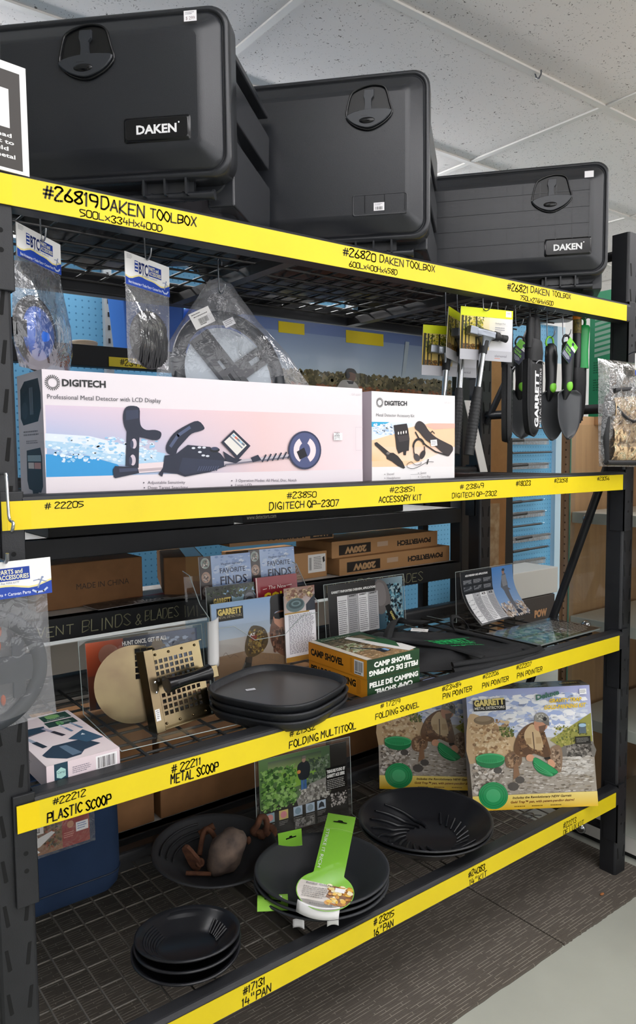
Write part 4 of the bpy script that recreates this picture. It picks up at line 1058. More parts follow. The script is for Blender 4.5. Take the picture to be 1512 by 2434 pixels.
# ---------------------------------------------------------------- holsters, trowels and probes hung at the right
NYL = mat('black_nylon', '17181b', 0.6, bump=.35, bscale=420)
def holster(label, P, ang, s=1.0, front=True):
    """padded nylon digger sheath, printed up its length"""
    M = FR(P, (cos(radians(ang)), sin(radians(ang)), 0), Z)
    t = thing('nylon_sheath', label, 'sheath', M @ Vector((0, -.15, 0)), 'printed nylon sheaths hung from the top deck')
    out = [(-.042, 0), (-.044, -.09), (-.040, -.15), (-.026, -.195), (-.008, -.207), (.010, -.205), (.030, -.185), (.042, -.14), (.046, -.06), (.046, 0)]
    out = catmull(out, 3); c = (0, -.1)
    m = MB(M)
    def sc(k, z): return [(c[0]+(x-c[0])*k, c[1]+(y-c[1])*k, z) for x, y in out]
    m.loft([sc(.97, -.012), sc(1, -.004), sc(1, .002), sc(.96, .009), sc(.86, .013)], True, True, True); m.build('sheath', NYL, t)
    e = MB(M); e.tube([(x, y, .004) for x, y in out], .0035, 6); e.build('binding', NYL, t)
    p = MB(M); p.loft([[(x, y, z) for x, z in rrect(w_, d_, d_*.45, 3, ox)] for y, w_, d_, ox in ((-.005, .074, .03, .004), (.02, .078, .032, .006), (.05, .068, .03, .004), (.055, .06, .026, .002))], True, True, True)
    p.loft([[(x, y, z) for x, z in rrect(w_, d_, d_*.45, 3, ox)] for y, w_, d_, ox in ((.05, .036, .026, .012), (.09, .034, .026, .012), (.115, .03, .024, .010), (.122, .02, .016, .010))], True, True, True)
    p.loft([[(x, y, z) for x, z in rrect(w_, d_, d_*.45, 3, ox)] for y, w_, d_, ox in ((.03, .03, .016, -.022), (.09, .032, .016, -.02), (.112, .026, .014, -.018))], True, True, True)
    p.build('belt_pouch', NYL, t)
    l = MB(M); l.tube(catmull([(-.018, .105, 0), (-.03, .12, .002), (-.02, .14, 0), (.0, .155, 0), (.012, .14, 0), (.014, .115, 0)], 4), (.003, .0012), 8); l.build('loop', NYL, t)
    f = MB(M); f.tube(catmull([(-.012, -.012, .013), (-.004, -.004, .018), (.02, -.003, .018), (.046, -.008, .012)], 3), .0018, 6); f.build('seam', mat('grey_seam', '8b8c90', 0.4), t)
    a = Art(.175, .055)
    a.text('GARRETT', 0, .60, .46, 'f2f2f2' if front else '5c5d60', w=.88, bold=.045); a.text('METAL DETECTORS', 0, .95, .22, 'dededf' if front else '4a4b4e', w=.93)
    a.build('lettering', t, M @ Matrix.Translation((.026, -.185, .0135)) @ Matrix.Rotation(radians(90), 4, 'Z') @ Matrix.Translation((0, -.005, 0)))
    return t
holster('black nylon sheath with big white lettering, facing the aisle', (1.424, .055, 1.618), 14)
holster('black nylon sheath hung sideways to the left of the big-lettered one', (1.352, .085, 1.600), 34, .9, False)
hook('thin wire hook above the big-lettered sheath', (1.440, .06, ZD[0]-.003), .045); hook('wire hook above the sideways sheath', (1.345, .11, ZD[0]-.003), .05)
BLADE = mat('black_trowel_plastic', '1d1e21', 0.36, spec=0.5); LIME = mat('lime_rubber', '7fd13a', 0.45)
def trowel(label, P, ang, tagged=True, roll=0):
    M = FR(P, (cos(radians(ang)), sin(radians(ang)), 0), Z) @ Matrix.Rotation(radians(roll), 4, 'Z')
    t = thing('hand_trowel', label, 'trowel', M @ Vector((0, -.13, 0)), 'hand trowels hung from the top deck')
    m = MB(M)
    def f(u, v):
        y = .0-.140*v; w_ = .052*(min(1, (v+.03)*9)**.5)*((1-max(0, (v-.42)/.58)**1.9)**.6 if v < 1 else 0); x = (u*2-1)*w_
        return (x, y, .016-.022*(1-(u*2-1)**2)*(1-v*.6)+.002)
    m.grid(f, 16, 22); b = m.build('blade', mat('grey_trowel_blade', '45474a', 0.34, spec=0.5), t, solid=.003)
    a = Art(.012, .09)
    for k in range(9): a.line([(.5, .05+k*.11), (.5, .12+k*.11)], .0008, '1a1a1c'); a.line([(.3, .09+k*.11), (.7, .085+k*.11)], .0006, '1a1a1c')
    m = MB(M); m.tube([(0, -.026, .0), (0, .0, .006), (0, .03, .008), (0, .10, .008), (0, .128, .006), (0, .136, .005)], [(.006, .004), (.017, .012), (.0165, .014), (.0205, .0155), (.018, .013), (.010, .008)], 16, flat=(1, 0, 0)); m.build('handle', BLADE, t)
    m = MB(M); m.ball((0, .012, .016), 1, 16, .0125, .016, .007); m.build('thumb_pad', LIME, t)
    m = MB(M); m.tube(catmull([(-.012, .125, .004), (-.018, .14, .004), (-.008, .155, .004), (.008, .152, .004), (.012, .135, .004)], 4), .0028, 8); m.build('hang_loop', LIME if not tagged else BLADE, t)
    if tagged:
        T = M @ Matrix.Translation((-.052, .098, .026)) @ Matrix.Rotation(radians(-38), 4, 'Z')
        a = Art(.044, .062, '1d2440'); a.poly([(0, 0), (1, 0), (1, .36), (.0, .36)], '77cf3f'); a.rect(.42, .06, .62, .2, '1d2440'); a.text('HAND', .12, .54, .10, '8edb4f', w=.5, bold=.03); a.text('TROWEL', .12, .68, .10, '8edb4f', w=.7, bold=.03); a.body(.1, .74, .85, .94, 4, 'cfd6e6'); a.rect(.5, .22, .95, .36, 'f0f0f2'); a.body(.55, .25, .9, .34, 2, '999')
        MB(T).box(0, 0, -.0006, .044, .062, .0001).build('hang_tag', mat('lime_tag', '77cf3f', .5), t); a.build('tag_print', t, T)
    return t
trowel('grey-bladed hand trowel in front with a lime and navy hang tag', (1.560, .045, 1.540), -4)
trowel('plain hand trowel just behind the tagged front trowel', (1.540, .085, 1.538), -8, False)
trowel('hand trowel with lime tag hung deeper under the shelf behind the sheath', (1.505, .16, 1.545), -25, True, 0)
for i, (x, y, dr) in enumerate(((1.558, .05, .10), (1.54, .09, .10), (1.50, .17, .06))): hook(('chromed hook over the tagged front trowel', 'curved hook over the trowel just behind the tagged one', 'hook over the rear trowel')[i], (x, y, ZD[0]-.003), dr)
t = thing('pinpointer_probe', 'black pinpointer probe in camouflage wrap with an orange end cap', 'probe', (1.668, .08, 1.60), None)
M = FR((1.668, .08, 1.60), (1, 0, 0), Z)
MB(M).tube([(0, .155, 0), (0, .160, 0), (0, .168, 0), (0, .173, 0)], [.0115, .0135, .013, .0118], 16).build('end_cap', mat('orange_cap', 'f08c1e', 0.4), t)
m = MB(M).tube([(0, .115, 0), (0, .155, 0)], [.0128, .0128], 16); m.build('camo_wrap', mat('camo_wrap', '8c7a35', 0.5, col2='2c3016', mscale=130), t)
MB(M).tube([(0, -.01, 0), (0, .03, 0), (0, .09, 0), (0, .115, 0)], [.009, .0125, .0125, .012], 16).build('barrel', BLADE, t)
MB(M).loft([[(x, y, z) for x, z in rrect(w_, .026, .01, 4, .006)] for y, w_ in ((-.15, .02), (-.13, .036), (-.02, .046), (.012, .048), (.014, .044))], True, True, True).build('pouch', NYL, t)
hook('wire hook over the orange-capped probe', (1.668, .075, ZD[0]-.003), .035)
GRN = mat('green_plastic', '1f9a4c', 0.35)
t = thing('green_handled_digger', 'digging tool with a bright green looped handle and dark sheath', 'digger', (1.71, .085, 1.60), None)
M = FR((1.708, .09, 1.60), (1, 0, 0), Z)
m = MB(M); m.tube([(0, .015, 0), (0, .03, 0), (0, .07, 0), (0, .12, 0), (0, .135, 0), (0, .142, 0)], [.022, .0205, .0195, .022, .024, .021], 18); m.build('handle', GRN, t)
m = MB(M); m.tube(catmull([(-.012, .142, 0), (-.016, .155, 0), (-.010, .165, 0), (.010, .165, 0), (.016, .155, 0), (.012, .142, 0)], 3), .0045, 8); m.build('hang_loop', GRN, t)
m = MB(M); m.loft([[(x, y, z) for x, z in rrect(w_, .024, .009, 4, ox)] for y, w_, ox in ((.016, .032, 0), (-.03, .038, -.002), (-.09, .036, -.004), (-.125, .024, -.006), (-.142, .010, -.008))], True, True, True); m.build('sheath', NYL, t)
hook('short hook through the green handle loop', (1.708, .085, ZD[0]-.003), .03)
hook('empty curled hook under the deck right of the hammers', (1.335, .05, ZD[0]-.003), .045)
for i, (x, y) in enumerate(((1.41, .03), (1.47, .04))): hook(('bare thin hook over the left of the sheath', 'bare thin hook over the right of the sheath')[i], (x, y, ZD[0]-.003), .05, r=.001)

# camouflage pouch in crackly film, hung on the right-hand post
t = thing('bagged_camo_pouch', 'crackly clear bag with a folded camouflage pouch hung on the right-hand post', 'bagged product', (1.74, -.03, 1.33))
M = FR((1.60, -.035, 0), X, Z)
def mat_camo():
    m = bpy.data.materials.new('digital_camouflage'); m.use_nodes = True; nt = m.node_tree; N = nt.nodes; b = N['Principled BSDF']
    tc = N.new('ShaderNodeTexCoord'); sn = N.new('ShaderNodeVectorMath'); sn.operation = 'SNAP'; sn.inputs[1].default_value = (.0026, .0026, .0026)
    n = N.new('ShaderNodeTexNoise'); n.inputs['Scale'].default_value = 55; n.inputs['Detail'].default_value = 2
    nt.links.new(tc.outputs['Object'], sn.inputs[0]); nt.links.new(sn.outputs[0], n.inputs['Vector'])
    cr = N.new('ShaderNodeValToRGB'); cr.color_ramp.interpolation = 'CONSTANT'; e = cr.color_ramp.elements
    e[0].position = 0; e[0].color = (*lin('5a4a36'), 1); e[1].position = .42; e[1].color = (*lin('a98d68'), 1)
    for p_, c_ in ((.5, 'cbb28c'), (.6, '8b8a6a'), (.66, 'e0d2b6')): k = e.new(p_); k.color = (*lin(c_), 1)
    nt.links.new(n.outputs['Fac'], cr.inputs[0]); nt.links.new(cr.outputs[0], b.inputs['Base Color']); b.inputs['Roughness'].default_value = .8
    return m
CAMO = mat_camo()
m = MB(M)
def fold(x0, x1, y0, y1, z0, seed, tilt=0):
    m.grid(lambda u, v: (x0+(x1-x0)*u, y0+(y1-y0)*v+tilt*(u-.5), z0+.014*sin(pi*v)**.5+.004*mnoise.noise(Vector((u*4+seed, v*3, seed)))), 14, 10)
fold(.06, .31, 1.335, 1.405, .004, 1); fold(.055, .31, 1.385, 1.455, .008, 2, .02); fold(.055, .31, 1.43, 1.50, .010, 3, -.03); fold(.06, .31, 1.475, 1.53, .006, 4, .02)
m.build('pouch', CAMO, t)
m = MB(M); m.tube(catmull([(.045, 1.335, .0), (.03, 1.40, .006), (.035, 1.46, .006), (.05, 1.52, .004)], 4), (.012, .010), 8); m.tube(catmull([(.30, 1.475, .026), (.14, 1.45, .026), (.06, 1.49, .02)], 4), (.006, .003), 6); m.tube([(.05, 1.525, .008), (.31, 1.545, .008)], (.026, .008), 8); m.tube([(.04, 1.333, .006), (.31, 1.328, .006)], .008, 8); m.build('trim_band', NYL, t)
bag(t, ([(-.004, 1.625), (.0, 1.58), (.004, 1.45), (.012, 1.322)], [(.31, 1.625), (.31, 1.58), (.31, 1.45), (.31, 1.315)]), .030, M, film_mat('crackly_film', (.96, .96, .97), .12, .08, .28, 42.0), seed=12, nu=14)
btc_header('h', t, (1.722, -.075, 1.582), .15, .062, (1, 0, .0), Z)
m = MB(); m.tube(catmull([(1.79, -.074, 1.63), (1.80, -.06, 1.655), (1.81, -.02, 1.66), (1.83, .012, 1.655)], 4), .0016, 6); tag(m.build('wire_hook', ZINC), 'wire hook on the right-hand post above the camouflage pouch', 'hook')
# clip strip with packaged cards at the right-hand post
t = thing('clip_strip', 'white plastic merchandising strip hung on the right-hand post', 'display strip', (1.875, -.03, .78))
SX, SY = 1.872, -.03
m = MB(); m.box(SX-.007, SY, .775, SX+.018, SY+.0012, 1.30)
m.loft([[(x, SY+dz, z) for x, z in rrect(.05, .055, .008, 3, SX+.003, 1.262)] for dz in (0, .0012)], True, True, False)
m.build('strip', mat('white_strip', 'd9dadd', .45), t)
for k in range(11):
    z = .80+k*.038; b = MB(); b.box(SX-.004, SY-.008, z, SX+.002, SY, z+.004); b.box(SX-.004, SY-.009, z-.012, SX-.001, SY-.006, z+.004); b.box(SX+.006, SY-.008, z, SX+.012, SY, z+.004)
    b.build('clip', mat('white_strip', 'd9dadd', .45), t)
def pack(name, label, P, w, h, art, tilt=0, cat='packaged card', grp=None):
    M = FR(P, X, Z) @ Matrix.Rotation(radians(tilt), 4, 'Z')
    t = thing(name, label, cat, P, grp)
    MB(M).box(0, 0, -.002, w, h, 0).build('pack', PAPER, t); art.build('print', t, M, PGL)
    f = MB(M); f.box(-.004, -.004, -.003, w+.004, h+.012, .0016); f.build('film_sleeve', film_mat('pack_film', (.96, .96, .97), .12, .05, .2, 30), t)
a = Art(.075, .10, '2a2630'); a.text('LOST', .45, .2, .10, 'cfc9cf', w=.4, bold=.02); a.text('TREASURE', .3, .33, .10, 'cfc9cf', w=.65, bold=.02); a.ell(.75, .55, .22, .16, '8c3038'); a.blobs(0, .4, 1, .9, 40, .06, ['3a3440', '5a3038', '6e2a34', '241f28']); a.body(.1, .92, .9, .97, 1, '8d8890')
pack('disc_case', 'dark plastic disc case with red picture clipped on the strip', (1.862, -.042, 1.115), .075, .10, a, 5)
for k in range(3):
    a = Art(.07, .12, 'b9c3dc'); a.grad(0, 0, 1, .6, 'dfe4ee', '9fb2d6'); a.blobs(0, .55, 1, 1, 60, .07, ['5f6c9a', '3c4674', '8494bd', '2b2f55'], k); a.rect(.05, .08, .55, .2, 'e8e4da')
    pack('blister_card', ('frontmost pale blue film card hung low on the strip', 'middle pale blue film card hung low on the strip', 'rearmost pale blue film card hung low on the strip')[k], (1.843+k*.006, -.050+k*.006, .855-k*.003), .07, .12, a, -4+k*4, 'packaged card', 'pale blue cards on the strip')
# big black spoked disc in a bag, hung on the front of the left post
t = thing('bagged_spoked_disc', 'bagged big black spoked disc with white and blue header, on the left post', 'bagged product', (-.045, -.05, .945))
M = FR((0, -.05, 0), X, Z)
bag(t, ([(-.145, 1.16), (-.146, 1.10), (-.147, 1.03), (-.147, .94)], [(.050, 1.155), (.051, 1.10), (.053, 1.03), (.058, .955)]), .014, M, FILM, seed=7, nu=12)
D_ = M @ Matrix.Translation((-.050, 1.040, -.001)); CHP = mat('charcoal_plastic', '2b3036', 0.38)
m = MB(D_); m.loft([[(r*cos(a), r*sin(a), z) for a in [2*pi*k/64 for k in range(64)]] for r, z in ((.074, -.004), (.094, -.005), (.097, 0), (.094, .005), (.074, .004), (.074, -.004))], False, False, True); m.build('rim', CHP, t)
m = MB(D_)
for x0, x1 in ((-.062, -.044), (-.012, .012), (.044, .062)): h_ = math.sqrt(.078**2-max(abs(x0), abs(x1))**2); m.box(x0, -h_, -.003, x1, h_, .003)
m.box(-.076, -.022, -.0035, .076, .018, .0035); m.build('spokes', CHP, t)
m = MB(D_)
for x, z in ((.028, .058), (.026, .036), (-.028, .05), (.03, -.05)): m.ball((x, z, -.006), .006, 8, .7, 1.6, .3)
m.build('rust_marks', mat('orange_mark', 'a8502c', .6), t)
btc_header('h', t, (-.108, -.066, 1.1495), .161, .056, (1, 0, .02), Z)
m = MB(); m.tube([(-.016, .012, 1.208), (-.016, -.075, 1.208), (-.016, -.082, 1.212), (-.016, -.084, 1.222)], .0028, 8); tag(m.build('display_hook', ZINC), 'grey display prong on the left post above the big bagged disc', 'hook')
m = MB(); m.tube(catmull([(.004, .012, 1.338), (.004, -.012, 1.338), (.004, -.02, 1.334), (.005, -.0205, 1.29), (.006, -.021, 1.268), (.008, -.034, 1.262), (.007, -.030, 1.25), (.009, -.022, 1.247)], 4), .0026, 8); tag(m.build('display_hook', CHROME), 'bright wire hook hanging over the left end of the second yellow tape', 'hook')
# ---------------------------------------------------------------- third deck
Z3 = ZD[2]+0.001
GOLD = mat('gold_passivated_steel', '8a7d5e', 0.22, metal=1.0, col2='6f5f4c', mscale=8)
# small tool kit carton by the left post
KW = mat('pale_pink_card', 'ead9dc', 0.5, spec=.3)
F = place((0.066, 0.041, Z3), 1.0)
t, S = carton('shovel_kit_box', 'pale pink carton with dark shovel parts pictured on top, beside the left post', 'box', F, .133, .262, .042, KW)
a = Art(.133, .262, 'ecdfe0'); a.grad(0, 0, 1, 1, 'e2d0d2', 'efe4e4', 'e6d6d6', 'ecdcdd')
a.rect(.52, .02, .94, .17, '1f4438'); a.poly([(.6, .04), (.72, .03), (.8, .05), (.8, .11), (.7, .13), (.6, .11)], '7fae6c'); a.body(.58, .135, .88, .16, 2, 'b9cdb9')
a.rect(.50, .19, .94, .31, '1d3d35'); a.text('8', .64, .29, .075, '5f9c5c', bold=.04); a.body(.72, .23, .88, .27, 2, '9fb8a2')
a.poly([(.02, .33), (.2, .24), (.46, .25), (.42, .36), (.02, .42)], '243a4c')
for x0, y0, x1, y1, w, c1, c2 in ((.10, .42, .20, .66, .008, '9aa4b4', '1f2b38'), (.42, .30, .56, .52, .007, 'a9a2b4', '2a2530'), (.66, .30, .72, .48, .004, 'b9c4d4', '5b7a98'), (.82, .30, .88, .46, .004, '8fa4ba', '5b7a98')):
    a.line([(x0, y0), ((x0+x1)/2, (y0+y1)/2)], w, c1); a.line([((x0+x1)/2, (y0+y1)/2), (x1, y1)], w*1.25, c2)
a.poly([(.08, .80), (.30, .68), (.72, .68), (.86, .84), (.60, .88), (.50, .95), (.30, .96), (.1, .86)], '26384a'); a.poly([(.36, .72), (.46, .72), (.54, .92), (.4, .93)], '5f7488')
a.poly([(.56, .62), (.86, .50), (.92, .62), (.98, .74), (.72, .76), (.66, .68)], '34536b'); a.poly([(.76, .6), (.80, .57), (.82, .61)], 'dfe8ea')
a.line([(0, .40), (.5, .36), (1, .42)], .0008, 'cbb0b2'); a.build('top_print', t, S['top'])
a = Art(.133, .042, 'e6d5da'); a.rect(.10, 0, .28, 1, '1f3f50'); a.poly([(.13, .3), (.19, .18), (.25, .3), (.25, .58), (.19, .66), (.13, .58)], 'a9d3cc'); a.text('Camp', .14, .43, .10, '1f3f50', w=.1); a.text('RPM', .17, .90, .13, 'e8eef0', w=.09, bold=.03); a.ell(.145, .84, .02, .05, 'e8eef0', 10)
a.body(.34, .30, .60, .62, 4, '8d8590'); a.barcode(.66, .12, .96, .82, 8, 'f6f3f4'); a.build('end_print', t, S['front'])
a = Art(.262, .042, 'd9c9cd'); a.body(.2, .3, .7, .7, 4, '9a9098'); a.build('side_print', t, S['left'])

# acrylic stands
def l_stand(name, label, F, w, h, base, lean, cat='stand', back=False):
    """bent clear sheet: upright plate leaning back, foot towards the viewer (or behind)"""
    t = thing(name, label, cat, F @ Vector((w/2, 0, 0)), 'clear acrylic leaflet stands')
    c = sin(radians(lean)); m = MB(F); s = 1 if back else -1
    m.add([(0, s*base, .0012), (w, s*base, .0012), (w, 0, .0012), (0, 0, .0012)], [(0, 1, 2, 3)])
    m.add([(0, 0, .0012), (w, 0, .0012), (w, h*c, h), (0, h*c, h)], [(0, 1, 2, 3)])
    m.cur = 1; r = .0010
    for a, b in (((0, s*base, .001), (w, s*base, .001)), ((0, s*base, .001), (0, 0, .001)), ((w, s*base, .001), (w, 0, .001)), ((0, 0, .001), (0, h*c, h)), ((w, 0, .001), (w, h*c, h)), ((0, h*c, h), (w, h*c, h))): m.tube([a, b], r, 5)
    m.build('sheet', [ACRYL, ACRYLE], t); return t
F = place((0.252, 0.375, Z3), -4)
l_stand('leaflet_stand', 'clear acrylic stand behind the gold scoop, foot under the scoop', F, .300, .160, .255, 8)
def leaflet(name, label, P, ex, ey, w, h, art, bend=None, cat='leaflet'):
    M = FR(P, ex, ey); t = thing(name, label, cat, P)
    s = MB(M); s.grid(lambda u, v: (u*w, v*h, -.0008+(bend(u*w, v*h, 0)[2] if bend else 0)), 6, 14, smooth=False); s.build('sheet', PAPER, t, solid=.0006)
    art.build('print', t, M, PGL, bend); return t
a = Art(.27, .150, '2b2624'); a.grad(0, 0, .32, .5, 'd4603a', '8a3d2a', '8f4a38', '4a2c26'); a.grad(.32, 0, 1, .75, '2a2a30', '4d4a4c', '55637e', '3f444e'); a.grad(0, .5, .5, 1, '6b3a2c', '4a2f26')
a.blobs(.55, .05, 1, .6, 40, .07, ['4c566a', '6d7b92', '8f9db2', '3c4250'], 6, .6); a.blobs(.75, .45, 1, .75, 70, .03, ['1f2220', '2c302c', '15181a'], 7); a.ell(.19, .22, .09, .16, '9a6a5a'); a.poly([(.05, .95), (.1, .55), (.3, .4), (.45, .55), (.5, 1), (.05, 1)], '39343e')
a.ell(.62, .30, .05, .09, '6e5848'); a.ell(.62, .2, .075, .035, '6a5a44'); a.poly([(.565, .19), (.585, .08), (.655, .08), (.675, .19)], '6f5f48'); a.poly([(.5, .75), (.54, .42), (.62, .36), (.70, .42), (.74, .75)], '3f3a34'); a.ell(.40, .52, .10, .17, '1b1919')
a.text('HUNT ONCE, GET IT ALL', .31, .115, .062, 'e9e6e2', w=.40, bold=.03); a.body(.36, .15, .62, .19, 1, '9a948e')
ex = (cos(radians(-4)), sin(radians(-4)), 0)
leaflet('printed_leaflet', 'dark leaflet headed with a hunting slogan, upright behind the gold scoop', F @ Vector((.014, -.004, .006)), ex, (0, .14, 1), .27, .150, a)

# gold metal scoop
t = thing('metal_scoop', 'gold passivated metal scoop with perforated basket and black ribbed grip', 'scoop', (0.34, 0.20, Z3))
M = FR((0.262, 0.262, Z3+.004), (cos(radians(-20)), sin(radians(-20)), 0), (0.045, .13, 1))
m = MB(M); out = []
for k in range(33):
    a_ = radians(68+k*(292-68)/32); out.append((.058+.078*cos(a_)/.95, .082+.083*sin(a_)))
out += [(.098, .004), (.104, .010), (.104, .154), (.098, .160)]
m.prism(out, -.0012, .0012); dk = m.build('round_end_plate', GOLD, t)
hm = MB(M)
for i in range(3):
    for j in range(5): hm.box(.062+i*.0135, .092+j*.0135, -.0018, .0725+i*.0135, .1025+j*.0135, .0016)
hm.build('perforation', mat('slot_dark', '0a0a0b', 0.9), dk)
P = FR((0.347, 0.176, Z3+.001), (.125, .012, .004), (-.028, .035, .160))
m = MB(P); w, h = .124, .163
holes = []
for r_ in range(4):
    for k in range(8): holes += [(.012+k*.0125, .012+k*.0125+.0085, .026+r_*.0125, .026+r_*.0125+.0085), (.006+k*.0125, .006+k*.0125+.0085, .098+r_*.0125, .098+r_*.0125+.0085)]
plate_with_holes(m, 0, w, 0, h, holes, -.0012, .0012); m.box(-.002, 0, -.03, .0, h, .002)
m.box(0, 0, .0, w+.003, .0022, .016); m.box(0, h, -.004, w, h+.002, .012)
for k in range(4): m.ball((.012+k*.033, .010, .002), .003, 8); m.ball((.012+k*.033, h-.008, .002), .003, 8)
m.build('perforated_basket', GOLD, t)
m = MB(P); m.box(-.020, -.002, .0125, .001, h+.006, .0148); m.box(-.020, -.002, -.02, -.018, h+.006, .0145); m.build('strap', GOLD, t, bevel=.0008)
for yy in (.080, .101): MB(P).ball((-.006, yy, .0155), .0032, 10, 1, 1, .5).build('rivet', CHROME, t)
m = MB(P); n = 48; pr_ = []
for k in range(n+1):
    v = k/n; base = .0115+.006*abs(2*v-1)**2.2; pr_.append(((.004+.106*v, .092+.002*v, .043), base+(.0010 if (k % 2 and .22 < v < .9) else 0)))
m.tube([p for p, r in pr_], [r for p, r in pr_], 18); m.build('grip', mat('black_vinyl_grip', '101013', .22, spec=.5), t)
m = MB(P); m.box(.108, .080, .026, .1285, .106, .052); m.box(.118, .082, .0, .124, .104, .03); m.build('grip_bracket', GOLD, t, bevel=.002)
a = Art(.011, .024, 'f0f0f0'); a.body(.2, .1, .85, .9, 5, '777'); a.build('price_sticker', t, P @ Matrix.Translation((-.0175, .022, .0150)))

# tiered brochure holder with booklets, magazines and a catalogue
FB = place((0.556, 0.345, Z3), -2)
t = thing('brochure_holder', 'tiered clear acrylic brochure holder full of booklets and catalogues', 'brochure holder', FB @ Vector((.16, .05, 0)))
m = MB(FB)
for y0, h0, h1, ln in ((-.004, 0, .150, .01), (.050, .02, .205, .02), (.105, .06, .262, .03)):
    m.add([(0, y0, h0), (.325, y0, h0), (.325, y0+ln, h1), (0, y0+ln, h1)], [(0, 1, 2, 3)])
for x in (0, .325): m.add([(x, -.004, 0), (x, .12, 0), (x, .14, .275), (x, .10, .27), (x, .04, .20), (x, .0, .18)], [(0, 1, 2, 3, 4, 5)])
m.cur = 1
for x in (0, .325): m.tube([(x, -.004, 0), (x, -.002, .18), (x, .045, .205), (x, .10, .27), (x, .14, .277)], .0012, 5)
m.tube([(0, -.003, .0), (.325, -.003, 0)], .0012, 5); m.tube([(0, .001, .150), (.07, .001, .149), (.10, .001, .128), (.13, .001, .105), (.22, .001, .105), (.25, .001, .128), (.28, .001, .149), (.325, .001, .15)], .0009, 5)
m.build('tiered_body', [ACRYL, ACRYLE], t)
BASE_B = FB
def booklet(name, label, x, y, z, w, h, art, thick=.004, lean=6, yaw=0, cat='booklet', grp=None, edge=None):
    P = BASE_B @ Vector((x, y, z)); an = radians(-2+yaw); M = FR(P, (cos(an), sin(an), 0), (0, sin(radians(lean)), cos(radians(lean))))
    t = thing(name, label, cat, P, grp); MB(M).box(0, 0, -thick, w, h, 0).build('pages', edge or PAPER, t, bevel=.0005); art.build('cover_print', t, M, PGL)
def finds(w, h, sticker):
    a = Art(w, h, '8ea7cc'); a.grad(.22, 0, 1, 1, 'a9bcdc', '8fa6cc', '7f9acb', 'b9c8de'); a.blobs(.22, .0, 1, 1, 60, .10, ['b7c6de', 'c9d4e4', '8098c4', '9db2d4'], 2, .5)
    a.poly([(.22, .98), (.55, .8), (.75, .84), (1, .72), (1, 1), (.22, 1)], '70809c'); a.rect(0, 0, .22, 1, '3b302e')
    for k, c in enumerate(('8f9a94', 'a98a78', '8d8078')): a.ell(.11, .16+k*.33, .085, .13, c); a.ell(.11, .16+k*.33, .055, .085, ['5f6d66', 'c3a590', '6f655f'][k], 12); a.blobs(.04, .06+k*.33, .18, .26+k*.33, 14, .03, ['d6ccc4', '55484a', '8c7a70'], k)
    a.text("Vaughan Garrett's", .40, .24, .06, '3c4a6c', w=.42, it=.25); a.text('FAVORITE', .38, .43, .115, '1c2748', w=.50, bold=.015); a.text('FINDS', .38, .70, .19, '141d3c', w=.52, bold=.015)
    a.rect(.74, .84, .92, .92, 'f1f0ee') if not sticker else a.rect(.76, .74, .96, .93, 'f4f4f6'); a.body(.77, .78 if sticker else .855, .94, .90, 2, '8d8d96'); return a
booklet('finds_booklet', 'left blue booklet with coins down its edge, back tier of the holder', .035, .106, .203, .152, .11, finds(.152, .11, 0), grp='blue booklets in the back tier')
booklet('finds_booklet', 'right blue booklet with coins down its edge and a price sticker, back tier', .188, .113, .207, .145, .11, finds(.145, .11, 1), grp='blue booklets in the back tier')
a = Art(.155, .12, '20281e'); a.grad(.3, .1, 1, .7, '7ea4cc', 'b9cbb0', '8fb2da', '6f9a4e'); a.blobs(0, 0, 1, .3, 60, .06, ['1b2417', '2b381f', '141a12', '3a4a28'], 3); a.blobs(.3, .5, 1, 1, 60, .05, ['3f5a2c', '2b3d20', '567a3a'], 5)
a.rect(.10, .20, .46, .52, '14120c'); a.text('GARRETT', .12, .38, .12, 'd8bd63', w=.32, bold=.05); a.text('METAL DETECTORS', .12, .49, .055, 'a9a089', w=.32); a.ell(.80, .45, .13, .30, '33363c'); a.ell(.8, .34, .10, .13, '6d7078'); a.ell(.8, .36, .07, .06, '1d1f24')
booklet('detector_magazine', 'dark green magazine with a gold-lettered badge, middle tier of the holder', .032, .062, .120, .155, .12, a, .005)
a = Art(.130, .12, '8f1f2b'); a.text('The New', .28, .28, .08, 'f1e4dc', w=.44, it=.2); a.line([(.16, .27), (.25, .26)], .0016, 'f1e4dc'); a.line([(.74, .24), (.86, .23)], .0016, 'f1e4dc'); a.text('GOLD', .165, .56, .20, 'f2d22c', w=.70, bold=.05); a.rect(0, 0, .03, 1, 'd9c0bc')
booklet('gold_book', 'maroon book with big yellow title, middle tier of the holder on the right', .175, .058, .130, .130, .12, a, .012, edge=mat('maroon_cover', '8f2430', .4))
a = Art(.222, .205, '9fb4cc'); q = homog([(228, 768), (1050, 655), (1062, 1480), (235, 1590)])
a.grad(0, 0, 1, .5, '8fb0d6', 'c6cfda', '86a9d4', 'b9c4d0'); a.grad(0, .45, 1, 1, 'c0bcb8', '8a6f55', 'b4a79c', '7d6249'); a.poly(q([(232, 1300), (560, 1240), (1058, 1300), (1062, 1480), (235, 1590)]), '866a50')
a.rect(*q(282, 812), *q(560, 905), '17130c'); tline(a, q, 'GARRETT', 294, 880, 545, 842, 56, 'dcc46e', bold=.06); tline(a, q, 'METAL DETECTORS', 294, 916, 545, 878, 24, 'b3a88c')
a.poly(q(catmull([(860, 1180), (840, 1060), (880, 900), (900, 860), (1040, 820), (1055, 1000), (1056, 1290), (960, 1290), (890, 1230)], 3, True)), '6d4636')
a.poly(q([(885, 880), (1050, 830), (1052, 1000), (960, 1010), (900, 960)]), 'c98a6c'); a.poly(q(catmull([(858, 800), (860, 710), (900, 668), (1050, 655), (1052, 800), (920, 840), (890, 900), (868, 960), (850, 960)], 3, True)), '17161a')
